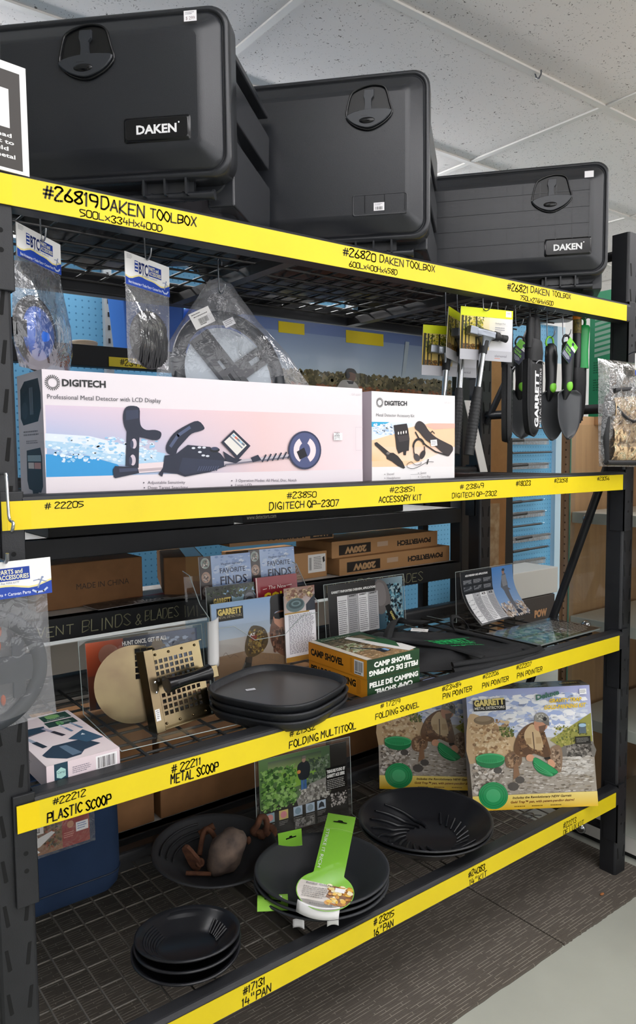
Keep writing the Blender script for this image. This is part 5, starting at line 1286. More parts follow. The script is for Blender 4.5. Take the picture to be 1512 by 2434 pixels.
a.poly(q([(885, 862), (1040, 832), (1040, 900), (985, 905), (960, 920), (905, 912)]), '0e0d10'); a.blobs(*q(850, 1010), *q(1050, 1260), 90, .05, ['4c2f24', '7c5240', '5c3a2c', '8a5f48', '3a241c'], 3, 1.6); a.poly(q([(990, 960), (1040, 950), (1046, 1020), (1000, 1040)]), 'c4836a')
a.poly(q(catmull([(640, 990), (720, 985), (790, 1020), (820, 1100), (810, 1180), (740, 1260), (620, 1310), (565, 1260), (562, 1190), (590, 1090)], 3, True)), '4a3a1c'); a.blobs(*q(590, 1020), *q(790, 1260), 70, .035, ['6e5526', '8f7432', '2e2412', '3f3118', 'a58a44'], 8)
a.poly(q([(610, 1075), (700, 1080), (690, 1120), (640, 1135)]), '7c2a20'); tline(a, q, 'AT', 618, 1090, 680, 1082, 28, 'e8e4de', bold=.05)
a.poly(q([(570, 1300), (640, 1300), (620, 1420), (590, 1500), (470, 1540), (540, 1400)]), '2c2a26'); a.line(q([(560, 1360), (480, 1520)]), .004, '5a5750'); a.line(q(catmull([(330, 1280), (360, 1250), (400, 1300), (440, 1270), (490, 1300)], 3)), .0008, '5a4636')
booklet('detector_catalogue', 'large catalogue with a bearded man in sunglasses and black beanie, front tier', .018, .008, .002, .222, .205, a, .006, 4)
a = Art(.098, .195, 'e9e8ee'); q = homog([(1060, 640), (1400, 605), (1390, 1290), (1060, 1385)])
a.grad(0, 0, 1, .34, '9c8274', 'c0b3ae', '8c5f50', 'd6d2d6'); a.blobs(0, 0, 1, .18, 40, .12, ['a98a70', 'c3a98c', '7a5040', 'd8c58e', '8c6a58'], 4, .8); a.poly([(.7, .25), (1, .12), (1, .34), (.7, .34)], '2d323e'); a.ell(.36, .24, .30, .095, '5f7478'); a.ell(.38, .225, .24, .065, '3d5054'); a.ell(.38, .22, .16, .04, '6c8488'); a.ell(.38, .22, .10, .022, '42565a')
a.rect(0, .335, .8, .355, 'b08a44'); a.rect(0, .36, 1, .93, 'ebeaf0'); a.body(.12, .37, .95, .90, 34, '73727c', 3, .5); a.rect(0, .935, 1, 1, 'b0843e'); a.text('GARRETT', .8, .98, .02, '5b4a26', w=.16, bold=.04)
booklet('panning_brochure', 'tall white text brochure with a gold pan pictured on top, front right of the holder', .222, -.002, .030, .098, .175, a, .003, 3)
m = MB(FB); m.grid(lambda u, v: (-.010+.030*u, -.012-.010*sin(pi*u), .055+.118*v+.01*u), 8, 8); tag(m.build('folded_sheet', PAPER, None, solid=.0012), 'curled blank white sheet at the left edge of the brochure holder', 'paper')

# stack of griddle pans
IRON = mat('black_cast_griddle', '202226', 0.42, spec=.45, bump=.25, bscale=350)
IRONF = mat('griddle_cooking_face', '4a4644', 0.3, spec=.6)
def griddle(label, z, dx=0, dy=0):
    t = thing('griddle_pan', label, 'griddle', (.606+dx, .122+dy, z), 'stacked griddle pans')
    M = Matrix.Translation((.606+dx, .122+dy, z)) @ Matrix.Rotation(radians(22), 4, 'Z')
    r = .137; sq = 3.2; m = MB(M)
    m.lathe([(0, .0), (r*.86, .0), (r*.93, .003), (r*.97, .012), (r, .020), (r+.0018, .0235), (r-.001, .026), (r-.0055, .025), (r*.945, .013), (r*.925, .0105)], 64, sq=sq); m.build('pan_body', IRON, t)
    m = MB(M); m.lathe([(r*.930, .0112), (.001, .0110)], 64, sq=sq, smooth=False); m.build('cooking_face', IRONF, t)
    return t, M
for k, (lb, dx, dy) in enumerate((('bottom griddle pan of the stack of three', .004, .002), ('middle griddle pan of the stack of three', .003, -.001), ('top griddle pan of the stack of three, with a small white sticker inside', 0, 0))):
    gt, GM = griddle(lb, Z3+k*.0185, dx, dy)
a = Art(.022, .012, 'e4e4e8'); a.body(.1, .2, .9, .8, 2, '888'); a.build('price_sticker', gt, GM @ Matrix.Translation((-.045, .055, .0116)) @ Matrix.Rotation(radians(-35), 4, 'Z'))

# two boxed camp shovels
ORG = mat('orange_card', 'eb9a26', .42, spec=.35)
def shovel_box(label, z, swap, dx=0):
    t, S = carton('camp_shovel_box', label, 'box', place((0.807+dx, 0.051, z), 0), .172, .226, .0462, ORG, 'boxed camp shovels')
    A, B_ = ('PELLE DE CAMPING', 'CAMP SHOVEL') if swap else ('CAMP SHOVEL', 'PELLE DE CAMPING')
    a = Art(.172, .0462, '1f3d24'); a.grad(0, 0, 1, 1, '1b3420', '1f4023', '23482a', '1c3a20')
    wA = .93 if swap else .72; wB = .72 if swap else .93
    a.text(A, .04 if swap else .13, .44, .25, 'f1f1ec', w=wA, bold=.05); a.text(B_, .04+wB if not swap else .14+wB, .60, .25, 'f1f1ec', w=wB, bold=.05, rot=180); a.build('end_print', t, S['front'])
    a = Art(.226, .0462, 'ec9b28'); a.grad(0, 0, 1, 1, 'e89428', 'eb9826', 'f0a32c', 'ed9a24'); a.text(A, .04, .66 if not swap else .55, .34, '1d1a14', w=.78 if swap else .58, bold=.05)
    if swap: a.body(.83, .1, .9, .9, 14, 'b9741c')
    else: a.body(.73, .12, .77, .9, 10, 'b9741c'); a.barcode(.80, .12, .95, .88, 12)
    a.build('side_print', t, S['left'])
    a = Art(.172, .226, '24452a')
    a.grad(.06, .08, .9, 1, '3f4a38', '9a7a54', '5c5a44', 'b08d62'); a.blobs(.06, .10, .75, .55, 90, .06, ['3a3022', '5c4a34', '7d6a50', '2a241a', '8f7c60'], 3, .5); a.blobs(.1, .45, .8, 1, 80, .05, ['c9a67a', 'a9825a', '7d6a4c', 'd9c3a0'], 5, .6); a.blobs(.06, .35, .5, .7, 50, .06, ['b9c09a', '8fa070', 'd6d8c4'], 9, .6)
    a.rect(0, 0, 1, .12, '2b4a30'); a.rect(0, 0, .10, 1, 'd9cfc0'); a.text('Camp Shovel', .16, .10, .05, 'b9b6a0', w=.55); a.poly([(.52, .16), (.62, .12), (1, .72), (1, .95), (.80, 1), (.62, .62)], 'ece9e4'); a.poly([(.68, .30), (1, .46), (1, .62), (.84, .82)], '2b5a34')
    a.poly([(.25, .50), (.5, .7), (.47, .73), (.22, .53)], '23262c'); a.poly([(.46, .70), (.60, .74), (.62, .86), (.46, .88)], '20242c'); a.poly([(.55, .76), (.62, .76), (.62, .84), (.56, .86)], '7fa8d6'); a.build('top_print', t, S['top'])
shovel_box('bottom boxed camp shovel of the pair beside the griddle pans', Z3, True, .001)
shovel_box('top boxed camp shovel of the pair, lid picture facing up', Z3+.0468, False)

# pinpointer comparison sheet in a stand
F = place((1.075, 0.545, Z3), -1)
l_stand('leaflet_stand', 'clear acrylic stand with the pinpointer comparison sheet, behind the camp shovel boxes', F, .335, .172, .10, 4)
a = Art(.312, .165, '2b2a2c'); a.grad(.62, 0, 1, 1, '44474e', '2f4c5c', '8fa9b4', '3f6f84'); a.blobs(.72, .1, 1, 1, 120, .045, ['1f2a34', '33505f', '4f7f92', '7fb0bf', '9cb6bd', '182028'], 3); a.poly(catmull([(.62, .05), (.74, .06), (.80, .25), (.82, .5), (.76, .62), (.70, .70), (.62, .6)], 3, True), '6b6665'); a.poly(catmull([(.63, .1), (.72, .1), (.76, .3), (.74, .5), (.64, .5)], 3, True), '7c7676')
a.poly([(.74, .55), (.80, .52), (.92, .86), (.88, .97), (.80, .90)], '15171a'); a.text('GARRETT', .80, .68, .05, 'd8c87a', w=.14, rot=-62, bold=.04)
a.text('GARRETT PINPOINTERS OVERVIEW, APPLICATIONS', .04, .155, .042, 'eeeeec', w=.58, bold=.04)
for k in range(4):
    x0 = .11+k*.135; a.rect(x0, .22, x0+.132, .97, ('e9e8ea', 'b9b8bb')[k % 2]); 
    if k: a.text('GARRETT', x0+.015, .26, .03, '222', w=.10, bold=.05)
    a.body(x0+.012, .31, x0+.12, .95, 17, '77777c', k+2, .4)
leaflet('printed_leaflet', 'pinpointer comparison table with a gloved hand pictured at the right', F @ Vector((.012, -.004, .003)), (1, -.017, 0), (0, .07, 1), .312, .165, a)
# detector comparison sheet, curling out of its stand
F = place((1.565, 0.455, Z3), 1)
l_stand('leaflet_stand', 'clear acrylic stand at the right end behind the curling comparison sheet', F, .31, .172, .15, 2, back=True)
bend = lambda x, y, z: (x, y, z+.075*max(0, 1-y/.13)**2-.012*sin(pi*x/.28)*max(0, 1-y/.13))
a = Art(.285, .172, '2c2f33'); a.grad(.58, 0, 1, .78, '4f86c9', '8fb0da', '5c92d2', '9ab8de'); a.blobs(.58, .70, 1, 1, 120, .035, ['b9a797', 'd4c7bb', '9a8577', '8a93a6', 'e0d8d0'], 2); a.poly([(.78, .16), (.84, .15), (.87, .35), (.86, .45), (.90, .50), (.86, .50), (.845, .9), (.80, .9), (.77, .5), (.73, .42)], '6d7078'); a.ell(.80, .12, .025, .05, 'a98474', 12); a.ell(.805, .08, .03, .03, '4c4f56', 12); a.poly([(.76, .2), (.85, .18), (.86, .4), (.77, .42)], '8f9298'); a.poly([(.785, .88), (.86, .88), (.87, .94), (.78, .95)], '3a4150')
a.text('ACE OVERVIEW AND APPLICATIONS', .08, .10, .035, 'f1f1f1', w=.42, bold=.05)
for k in range(3):
    for j in range(2): a.rect(.03+k*.185, .16+j*.13, .20+k*.185, .265+j*.13, '3c4046'); a.body(.04+k*.185, .175+j*.13, .19+k*.185, .25+j*.13, 4, 'a9adb2', k+j)
for k in range(4):
    x0 = .04+k*.135; a.rect(x0, .44, x0+.132, .97, ('efeff1', 'bdbdc1')[k % 2])
    if k: a.text('ACE', x0+.03, .49, .035, '222', w=.07, bold=.05)
    a.body(x0+.012, .53, x0+.12, .96, 16, '85858a', k+5, .4)
leaflet('printed_leaflet', 'detector comparison sheet with a standing man on blue sky, curling forward', (1.560, .418, Z3+.003), (1, .03, 0), (.02, .10, 1), .285, .172, a, bend)
# flat leaflet under film at the right end
t = thing('film_sleeve_leaflet', 'glossy green leaflet in a clear sleeve lying flat at the right end of the deck', 'leaflet', (1.67, .165, Z3))
M = FR((1.512, .078, Z3+.010), (1, .015, 0), Y)
MB(M).box(0, 0, -.006, .315, .178, 0).build('sleeve', mat('clear_rigid_sleeve', '9fa7a4', .15, spec=.6), t, bevel=.001)
a = Art(.315, .178, '3a4a34'); a.grad(0, 0, 1, 1, '6f8a5c', '5d8a48', '3c3838', '4a3a34'); a.blobs(0, 0, .6, 1, 110, .06, ['4f6f3c', '7fa05c', '98b478', '2f4a28', 'c3c8b4'], 4); a.blobs(.45, .2, .75, .8, 50, .05, ['d8d8dc', '2f3238', '8c8a90', '6f3038', '4a6a44'], 6); a.rect(.70, .02, .995, .98, '3b322e'); a.body(.52, .1, .98, .95, 13, 'b9b2a6', 3, .45)
a.build('print', t, M, PGL)
MB(M).box(-.02, -.004, .0006, .325, .19, .0012).build('clear_cover', ACRYL, t)

# folded black carry bag
t = thing('carry_bag', 'folded black fabric carry bag with green lettering, lying at the front edge', 'bag', (1.25, .17, Z3))
C4 = [(1.035, .13), (1.455, .030), (1.425, .27), (1.10, .43)]
def top_(u, v):
    p = Vector((*C4[0], 0)).lerp(Vector((*C4[1], 0)), u).lerp(Vector((*C4[3], 0)).lerp(Vector((*C4[2], 0)), u), v)
    if v < .5: p.y -= .035*sin(pi*u)*(1-2*v)
    e = min(u, 1-u)*9; f = min(v, 1-v)*9; ed = min(1, e)**.5*min(1, f)**.5
    h = (.046-.022*u)*ed+.005*mnoise.noise(Vector((u*5, v*5, 2)))*ed+.006*ed*max(0, 1-abs(v-.82)*9)
    return (p.x, p.y, Z3+.003+max(0, h))
NY2 = mat('black_polyester', '18191b', .7, spec=.3, bump=.35, bscale=500)
m = MB(); m.grid(top_, 40, 28); lo = MB()
m.grid(lambda u, v: (lambda p: (p[0], p[1], Z3+.002))(top_(1-u, v)), 20, 14); m.build('folded_body', NY2, t)
fl = MB(); fl.tube(catmull([(1.10, .048, Z3+.014), (1.20, .020, Z3+.016), (1.33, .015, Z3+.014), (1.452, .028, Z3+.012)], 5), (.010, .006), 8); fl.tube(catmull([(1.10, .052, Z3+.030), (1.25, .022, Z3+.027), (1.40, .022, Z3+.022), (1.455, .04, Z3+.018)], 5), (.008, .005), 8); fl.build('folded_edge', NY2, t)
st = MB()
def ribbon(pts, w, ax):
    P_ = [Vector(p) for p in catmull(pts, 5)]; A = Vector(ax)
    vs = []; 
    for p in P_: vs += [tuple(p-A*w/2), tuple(p+A*w/2)]
    st.add(vs, [(2*i, 2*i+1, 2*i+3, 2*i+2) for i in range(len(P_)-1)], True)
ribbon([(1.345, .27, Z3+.046), (1.36, .29, Z3+.058), (1.40, .32, Z3+.068), (1.45, .33, Z3+.052), (1.455, .31, Z3+.026), (1.40, .285, Z3+.022), (1.33, .28, Z3+.035)], .038, (.3, .6, .1))
ribbon([(1.10, .30, Z3+.045), (1.16, .35, Z3+.060), (1.24, .41, Z3+.066), (1.29, .425, Z3+.05), (1.33, .37, Z3+.05)], .038, (.75, -.3, .25))
ribbon([(1.095, .34, Z3+.047), (1.13, .22, Z3+.050), (1.17, .13, Z3+.048), (1.20, .035, Z3+.036)], .036, (.8, .25, 0))
ribbon([(1.345, .30, Z3+.044), (1.365, .22, Z3+.039), (1.385, .12, Z3+.034), (1.395, .035, Z3+.022)], .036, (.8, .25, 0))
st.build('strap', NY2, t, solid=.002)
a = Art(.16, .062); G_ = '27c46a'
a.line([(.02, .12), (1, .06)], .0016, G_); a.text('GARRETT', .03, .44, .27, G_, w=.82, bold=.04); a.line([(.02, .50), (.9, .47)], .0012, G_); a.text('METAL DETECTORS', .06, .68, .15, G_, w=.76, bold=.02); a.text('www.garrett.com', .14, .92, .14, G_, w=.72, bold=.02)
def onbag(x, y, z): 
    # drape onto the top panel
    u = (x+.115)/.42+0.045; v = .24+(y/.062)*.30
    p = top_(min(.98, u), min(.98, v)); return (p[0], p[1], p[2]+.0012+z)
a.build('lettering', t, Matrix(), None, onbag, flat_bend=False)
a = Art(.05, .016, 'ece9e4'); a.body(.1, .2, .9, .8, 2, '777'); M = FR((1.195, .30, Z3+.058), (.06, -.085, .0), (.05, .05, .02)); MB(M).box(0, 0, -.0006, .05, .016, .0).build('swing_tag', PAPER, t); a.build('tag_print', t, M)
# ---------------------------------------------------------------- bottom deck
Z4 = ZD[3]+0.001
def gold_pan(label, c, R, H, m, tilt=(0, 0), riffle='arc', grp='black plastic gold pans', rb=.52, wall=1.0, rz=0):
    M = Matrix.Translation(c) @ Matrix.Rotation(radians(tilt[0]), 4, 'X') @ Matrix.Rotation(radians(tilt[1]), 4, 'Y') @ Matrix.Rotation(radians(rz), 4, 'Z')
    t = thing('gold_pan', label, 'gold pan', c, grp)
    b = MB(M); r0 = R*rb
    prof = [(0, 0), (r0, 0), (r0+.004, .002), (R-.010, H-.008), (R-.004, H-.004), (R, H-.003), (R+.0035, H-.001), (R+.003, H+.002), (R-.001, H+.003), (R-.008, H-.002)]
    n = 7
    for k in range(1, n):          # inner wall, stepped
        f = k/n; r = (R-.012)+(r0+.001-(R-.012))*f; z = (H-.007)+(.0035-(H-.007))*f
        prof.append((r, z))
    prof += [(r0-.002, .003), (0, .003)]
    b.lathe(prof, 72); o = b.build('pan_body', m, t)
    if riffle == 'arc':            # concentric riffles on one side of the wall
        rf = MB(M)
        for k in range(6):
            f = .12+.13*k; r = (R-.012)+(r0-(R-.012))*f; z = (H-.007)+(.0035-(H-.007))*f
            pts = [(r*cos(a), r*sin(a), z+.001) for a in [radians(95+100*j/24) for j in range(25)]]
            rf.tube(pts, (.0035, .0022), 6)
        rf.build('riffles', m, t)
        r2 = MB(M)
        for k in range(6):
            a = radians(-42+7*k); r2.tube([(r0*1.05*cos(a), r0*1.05*sin(a), .008), ((r0*1.5)*cos(a+.12), r0*1.5*sin(a+.12), .024)], (.003, .002), 6)
        r2.build('fine_riffles', m, t)
    if riffle == 'swirl':          # curved vanes
        rf = MB(M)
        for k in range(11):
            a0 = radians(52+k*19); pts = []
            for j in range(13):
                f = j/12; a = a0+.95*f; rr = R*(.30+.54*f); zz = .005+max(0, (rr-r0)/(R-.012-r0))*(H-.011)
                pts.append((rr*cos(a), rr*sin(a), zz+.0008))
            rf.tube(pts, [(.0062*(.3+.7*sin(pi*min(1, j/12*.9+.1))), .0055) for j in range(13)], 6)
        rf.build('vanes', m, t)
        r2 = MB(M)
        for k in range(9):
            a = radians(-70+k*12); r2.tube([(R*.48*cos(a), R*.48*sin(a), .006), (R*.66*cos(a+.16), R*.66*sin(a+.16), .022)], (.0035, .002), 6)
        r2.build('short_vanes', m, t)
    return t, M
# left stack of three
gold_pan('bottom pan of the small tilted stack at the front left', (.372, .140, Z4), .112, .036, PANBLK, (1, 0), None)
gold_pan('middle pan of the small stack at the front left, nested in the bottom one', (.377, .142, Z4+.013), .110, .036, PANBLK, (-2, 1), None)
gold_pan('top pan of the small stack at the front left, ridged inside', (.381, .148, Z4+.023), .109, .036, PANBLK, (-5, 2), 'arc', rz=20)
# right pair, swirl vanes
gold_pan('lower of the two large pans in front of the boxed panning kits', (1.124, .170, Z4), .181, .062, PANBLK, (0, 0), None)
gold_pan('upper of the two large pans, with swirling vanes, in front of the kits', (1.121, .168, Z4+.013), .181, .062, PANBLK, (0, 0), 'swirl', rz=-12)
# middle stack of three with green card tags
PM = (.738, .140)
gold_pan('bottom pan of the middle stack tied with lime green tags', (PM[0]-.004, PM[1]-.002, Z4), .160, .055, PANMATT, (0, 0), None)
gold_pan('second pan of the middle stack tied with lime green tags', (PM[0]-.002, PM[1], Z4+.013), .160, .055, PANMATT, (0, 0), None)
gold_pan('top pan of the middle stack, under the long lime green tag', (PM[0], PM[1], Z4+.027), .160, .055, PANMATT, (0, 0), 'none')
LIMEC = mat('lime_green_card', '86c83c', .4)
def card(pts, M, art=None, name='card', parent=None, th=.0006, m=None):
    return MB(M).prism(pts, -th, 0).build(name, m or LIMEC, parent)
# long tag: disc on the front rim, strip rising over the pan
t = thing('gold_pan_tag', 'long lime green hang tag reading STRIKE IT RICH lying across the middle top pan', 'tag', (.70, .05, .372), 'lime green pan tags')
TP = FR((.70, .0, .3735), X, (0, 1, .14))
TG = TP @ Matrix.Translation((-.027, .045, 0)) @ Matrix.Rotation(radians(-46.5), 4, 'Z')    # x across the tag, y along the strip
disc = [(.066*cos(radians(a)), .066*sin(radians(a))) for a in range(125, 416, 10)]
outl = [(.036, .058), (.037, .232), (.0372, .30), (-.0372, .30), (-.037, .232), (-.036, .058)]
MB(TG).prism(outl+[(.066*cos(radians(a)), .066*sin(radians(a))) for a in range(125, 416, 10)], -.0006, 0).build('card', LIMEC, t)
W_, H_ = .15, .37
a = Art(W_, H_); fx = lambda x: .5+x/W_; fy = lambda y: 1-(y+.07)/H_
a.poly([(fx(x), fy(y)) for x, y in outl+disc], '86c83c'); a.rect(fx(-.037), fy(.30), fx(.037), fy(.228), '8fce48')
low = [(fx(.064*cos(radians(k))), fy(.064*sin(radians(k)))) for k in range(158, 383, 9)]
a.poly(low, 'd9d2ca')
a.poly([(fx(.0645*cos(radians(k))), fy(.0645*sin(radians(k)))) for k in range(216, 325, 9)], '9a958f')
gp_ = [(fx(.0645*cos(radians(k))), fy(.0645*sin(radians(k)))) for k in list(range(318, 380, 8))]+[(fx(.012), fy(.02)), (fx(.004), fy(-.02))]
a.poly(gp_, '7a4a14')
rnd = random.Random(3)
for k in range(60):
    u, v = rnd.uniform(.008, .062), rnd.uniform(-.042, .02)
    if u*u+v*v < .060**2: a.ell(fx(u), fy(v), rnd.uniform(.02, .05), rnd.uniform(.008, .018), rnd.choice(['e9b93a', 'f3dc8a', 'c98a24', 'f7ecc0', 'a96a18']), 9)
a.text('STRIKE IT RICH', fx(-.030), fy(.228), .034*.07/.07*.62, 'f2f5ea', w=.155/W_, rot=-90)
a.text('Eureka! Gold Pan', fx(-.046), fy(.012), .016, '5d5a58', w=.062/W_, bold=.02); a.body(fx(-.05), fy(.004), fx(.01), fy(-.034), 6, '8d8984', 4, .4); a.text('elemental', fx(-.028), fy(-.052), .02, '4b4a4c', w=.05/W_)
a.rect(fx(.022), fy(.012), fx(.044), fy(-.002), 'f2f0ee')
s_ = catmull([(-.017, .266), (-.017, .262), (-.006, .262), (.006, .262), (.017, .262), (.017, .266), (.008, .267), (.005, .272), (-.005, .272), (-.008, .267)], 2, True); a.poly([(fx(x), fy(y)) for x, y in s_], '14160f')
a.line([(fx(-.037), fy(.229)), (fx(0), fy(.234)), (fx(.037), fy(.229))], .0016, 'b6e07c')
a.build('print', t, TG @ Matrix.Translation((-W_/2, -.07, 0)), PGL)
wf = MB(TG); wf.grid(lambda u, v: (-.055+.095*u, -.056-.014*v+(u-.5)**2*.05, .003*sin(pi*v)-.020*v*v), 10, 5); wf.build('rim_flap', PAPER, t, solid=.0008)
# hang tabs of the lower two pans
t = thing('gold_pan_tag', 'short lime green hang tab standing up at the back left rim of the middle stack', 'tag', (.78, .30, .36), 'lime green pan tags')
M = FR((.715, .290, .352), (.88, -.26, .02), (-.05, .10, 1)); MB(M).box(0, 0, -.0006, .064, .045, 0).build('card', LIMEC, t)
a = Art(.064, .045, '8bcb42'); a.poly([(.32, .46), (.32, .38), (.46, .36), (.48, .28), (.58, .28), (.60, .35), (.76, .33), (.76, .41)], '14160f'); a.rect(0, .96, 1, 1, 'c9e8a0'); a.build('print', t, M, PGL)
t = thing('gold_pan_tag', 'short lime green hang tab curling off the front left of the middle stack', 'tag', (.60, .09, .33), 'lime green pan tags')
M = FR((.545, .130, .338), (.92, -.62, .0), (.42, .50, .10)); bd = lambda x, y, z: (x, y, z+.008*sin(pi*y/.05))
MB(M).grid(lambda u, v: (u*.07, v*.05, bd(u*.07, v*.05, 0)[2]-.001), 6, 14, smooth=False).build('card', LIMEC, t, solid=.0006)
a = Art(.07, .05, '9bd452'); a.line([(.25, .42), (.75, .62)], .004, '14160f'); a.rect(.55, .2, .8, .42, 'f0f0ee'); a.build('print', t, M, PGL, bd)
for k, (x, y, an) in enumerate(((.668, .012, -35), (.835, .033, 30), (.612, .060, -52))):
    m = MB(Matrix.Translation((x, y, .338-.004*k)) @ Matrix.Rotation(radians(an), 4, 'Z')); m.grid(lambda u, v: (-.013+.026*u, -.010+.002*u, .002-.020*v+.004*sin(pi*u)), 5, 4)
    tag(m.build('tag_flap', PAPER, None, solid=.0008), ('white card flap folded over the front rim of the middle stack', 'white card flap folded at the right front rim of the middle stack', 'white card flap folded at the left front rim of the middle stack')[k], 'tag', 'white flaps under the pan rims')

# dusty pan holding relics
pt, PMx = gold_pan('dusty black pan of rusty relics at the back of the bottom deck', (.600, .420, Z4+.004), .160, .055, mat('dusty_black_pan', '2a2b2e', .6, mottle=.2), (5, 0), None)
rf = MB(PMx)
for k in range(3):
    r = .138-.016*k; z = .046-.010*k; rf.tube([(r*cos(a), r*sin(a), z) for a in [radians(80+75*j/20) for j in range(21)]], (.003, .002), 6)
rf.build('riffles', mat('dusty_black_pan', '2a2b2e'), pt)
RUST = mat('rusty_iron', '6f4a36', .9, spec=.2, bump=.6, bscale=90, col2='4a3026', mscale=45)
ROCK = mat('brown_rock', '7a675a', .75, spec=.3, bump=.6, bscale=60, col2='4c4340', mscale=28)
def rock(q): return 1+.18*mnoise.noise(q*1.6+Vector((3, 1, 7)))+.05*mnoise.noise(q*5)
m = MB(Matrix.Translation((.617, .385, Z4+.056)) @ Matrix.Rotation(radians(40), 4, 'Y')); m.ball((0, 0, 0), .058, 28, .80, .72, 1.05, rock); tag(m.build('relic_rock', ROCK), 'smooth brown rock the size of a fist in the relic pan', 'rock')
m = MB(); c = Vector((.735, .405, Z4+.078)); rnd = random.Random(2)
m.tube(catmull([tuple(c+Vector((.020*cos(a)+.004*sin(3*a), .008*sin(2*a), .024*sin(a)))) for a in [2*pi*k/9 for k in range(9)]], 3, True)+[tuple(c+Vector((.020, 0, 0)))], .0085, 10)
m.tube(catmull([tuple(c+p) for p in (Vector((.012, -.006, -.02)), Vector((.028, -.014, -.03)), Vector((.036, -.008, -.018)), Vector((.022, .0, -.008)), Vector((.0, -.004, -.028)), Vector((-.008, -.006, -.01)))], 3), .0095, 10); m.build('twisted_iron', RUST).name
tag(bpy.data.objects['twisted_iron'], 'knot of twisted rusty iron at the right rim of the relic pan', 'relic')
m = MB(Matrix.Translation((.690, .395, Z4+.058))); m.ball((0, 0, 0), .009, 10, .8, .7, 1.2, rock); tag(m.build('rust_lump', RUST), 'small rusty lump beside the twisted iron', 'relic')
M = FR((.545, .430, Z4+.030), (.5, -.8, .05), (-.45, .15, 1)); m = MB(M); m.prism(catmull([(-.02, .05), (-.004, .055), (.012, .03), (.022, .012), (.018, -.012), (.0, -.02), (-.012, .0), (-.018, .03)], 2, True), -.005, .005); tag(m.build('iron_wedge', RUST), 'flat rusty iron wedge at the left of the relic pan', 'relic')
m = MB(Matrix.Translation((.556, .418, Z4+.034)) @ Matrix.Rotation(radians(70), 4, 'X')); m.lathe([(.006, -.006), (.011, -.006), (.012, 0), (.011, .006), (.006, .006), (.006, -.006)], 20); tag(m.build('iron_ring', RUST), 'small round rusty ring standing in the relic pan', 'relic')
m = MB(); m.tube(catmull([(.575, .455, Z4+.03), (.59, .47, Z4+.055), (.610, .485, Z4+.078), (.625, .478, Z4+.068), (.632, .468, Z4+.05)], 4), [.007]*17, 8); m.tube([(.60, .50, Z4+.06), (.64, .49, Z4+.075)], .010, 8); tag(m.build('horseshoe_piece', RUST), 'curved rusty iron piece leaning behind the ring', 'relic')
m = MB(); m.tube([(.515, .415, Z4+.022), (.565, .375, Z4+.020)], (.006, .004), 6); tag(m.build('rusty_nail', RUST), 'straight rusty nail lying at the front of the relic pan', 'relic')

# treasure leaflet in its stand
F = place((.765, .470, Z4), -9)
l_stand('leaflet_stand', 'clear acrylic stand with the treasure leaflet on the bottom deck', F, .31, .235, .10, 3)
a = Art(.285, .222, '262320'); q = homog([(800, 150), (1340, 15), (1395, 420), (850, 560)])
a.grad(0, 0, .80, .62, '5d7f4a', '4a6a3a', '3f5a3c', '6a7a5c'); a.grad(.1, .05, .70, .22, '4c5c4a', '9fb06a', '3a4a3c', '7d9a55'); a.poly([(.2, .22), (.6, .18), (.66, .40), (.3, .46)], '7faa44'); a.blobs(.0, .12, .42, .70, 150, .045, ['3f6a2c', '5c8a3c', '7aa64f', '2c4a22', '8fb866'], 4, .8); a.blobs(.5, .1, .8, .5, 70, .04, ['4a5c44', '5f6f56', '39493a', '7c8a74'], 6)
a.poly([(.40, .62), (.55, .45), (.80, .40), (.80, .60), (.6, .68), (.42, .72)], '8d8a84'); a.blobs(.42, .45, .8, .70, 60, .03, ['a9a69e', '77746c', '5f5c56', 'bdb9b0'], 8)
for x0, y0, x1, y1, c in ((.455, .34, .485, .50, '4a6ea0'), (.49, .34, .52, .50, '3f6294')): a.poly([(x0, y0), (x1, y0), (x1, y1), (x0, y1)], c)
a.poly(catmull([(.42, .20), (.46, .14), (.53, .14), (.565, .22), (.54, .36), (.44, .36)], 3, True), '22262c'); a.ell(.495, .115, .022, .035, 'a58474', 12); a.poly([(.47, .10), (.48, .065), (.515, .065), (.525, .10)], '6d6860'); a.ell(.435, .26, .022, .025, 'd08a4a', 10)
a.rect(.745, .30, .985, .60, '14120f'); a.text('TREASURE FOUND BY', .755, .37, .04, 'ecebe6', w=.22, bold=.05); a.text('GARRETT ACE USERS', .755, .43, .04, 'ecebe6', w=.21, bold=.05); a.body(.755, .46, .97, .60, 6, 'a9a7a2', 3, .45)
a.grad(0, .70, 1, 1, '2c2824', '1f1c1a')
for x, c1, c2 in ((.05, 'd9968f', '8fa8b4'), (.20, 'e08f96', 'd9c27a'), (.36, '7f98a8', '9fb2bd'), (.50, '8798a2', 'a9b8be'), (.63, 'b9c6d6', '20242c')):
    a.rect(x, .70, x+.10, .82, c2 if x < .3 else 'aebfd0'); a.ell(x+.05, .76, .035, .045, c1, 14) if x < .6 else a.poly([(x+.05, .715), (x+.075, .74), (x+.085, .80), (x+.06, .79), (x+.04, .79), (x+.015, .80), (x+.025, .74)], '262a33'); a.body(x, .84, x+.10, .90, 3, '8d8a86', 2)
a.rect(.37, .86, .60, .99, '6d6a66'); a.blobs(.37, .86, .60, .99, 40, .03, ['8f8c88', '55534f', 'a9a6a2', '3c3a38']); a.blobs(.78, .64, .99, .84, 60, .025, ['a9a29c', '4c4744', 'c3bdb8', '2c2927'], 5); a.body(.63, .92, .78, .99, 4, '7c7975', 4)
an = radians(-9); leaflet('printed_leaflet', 'treasure leaflet with a walking man and small find pictures on the bottom deck', F @ Vector((.010, -.004, .004)), (cos(an), sin(an), 0), (.008, .05, 1), .285, .222, a)

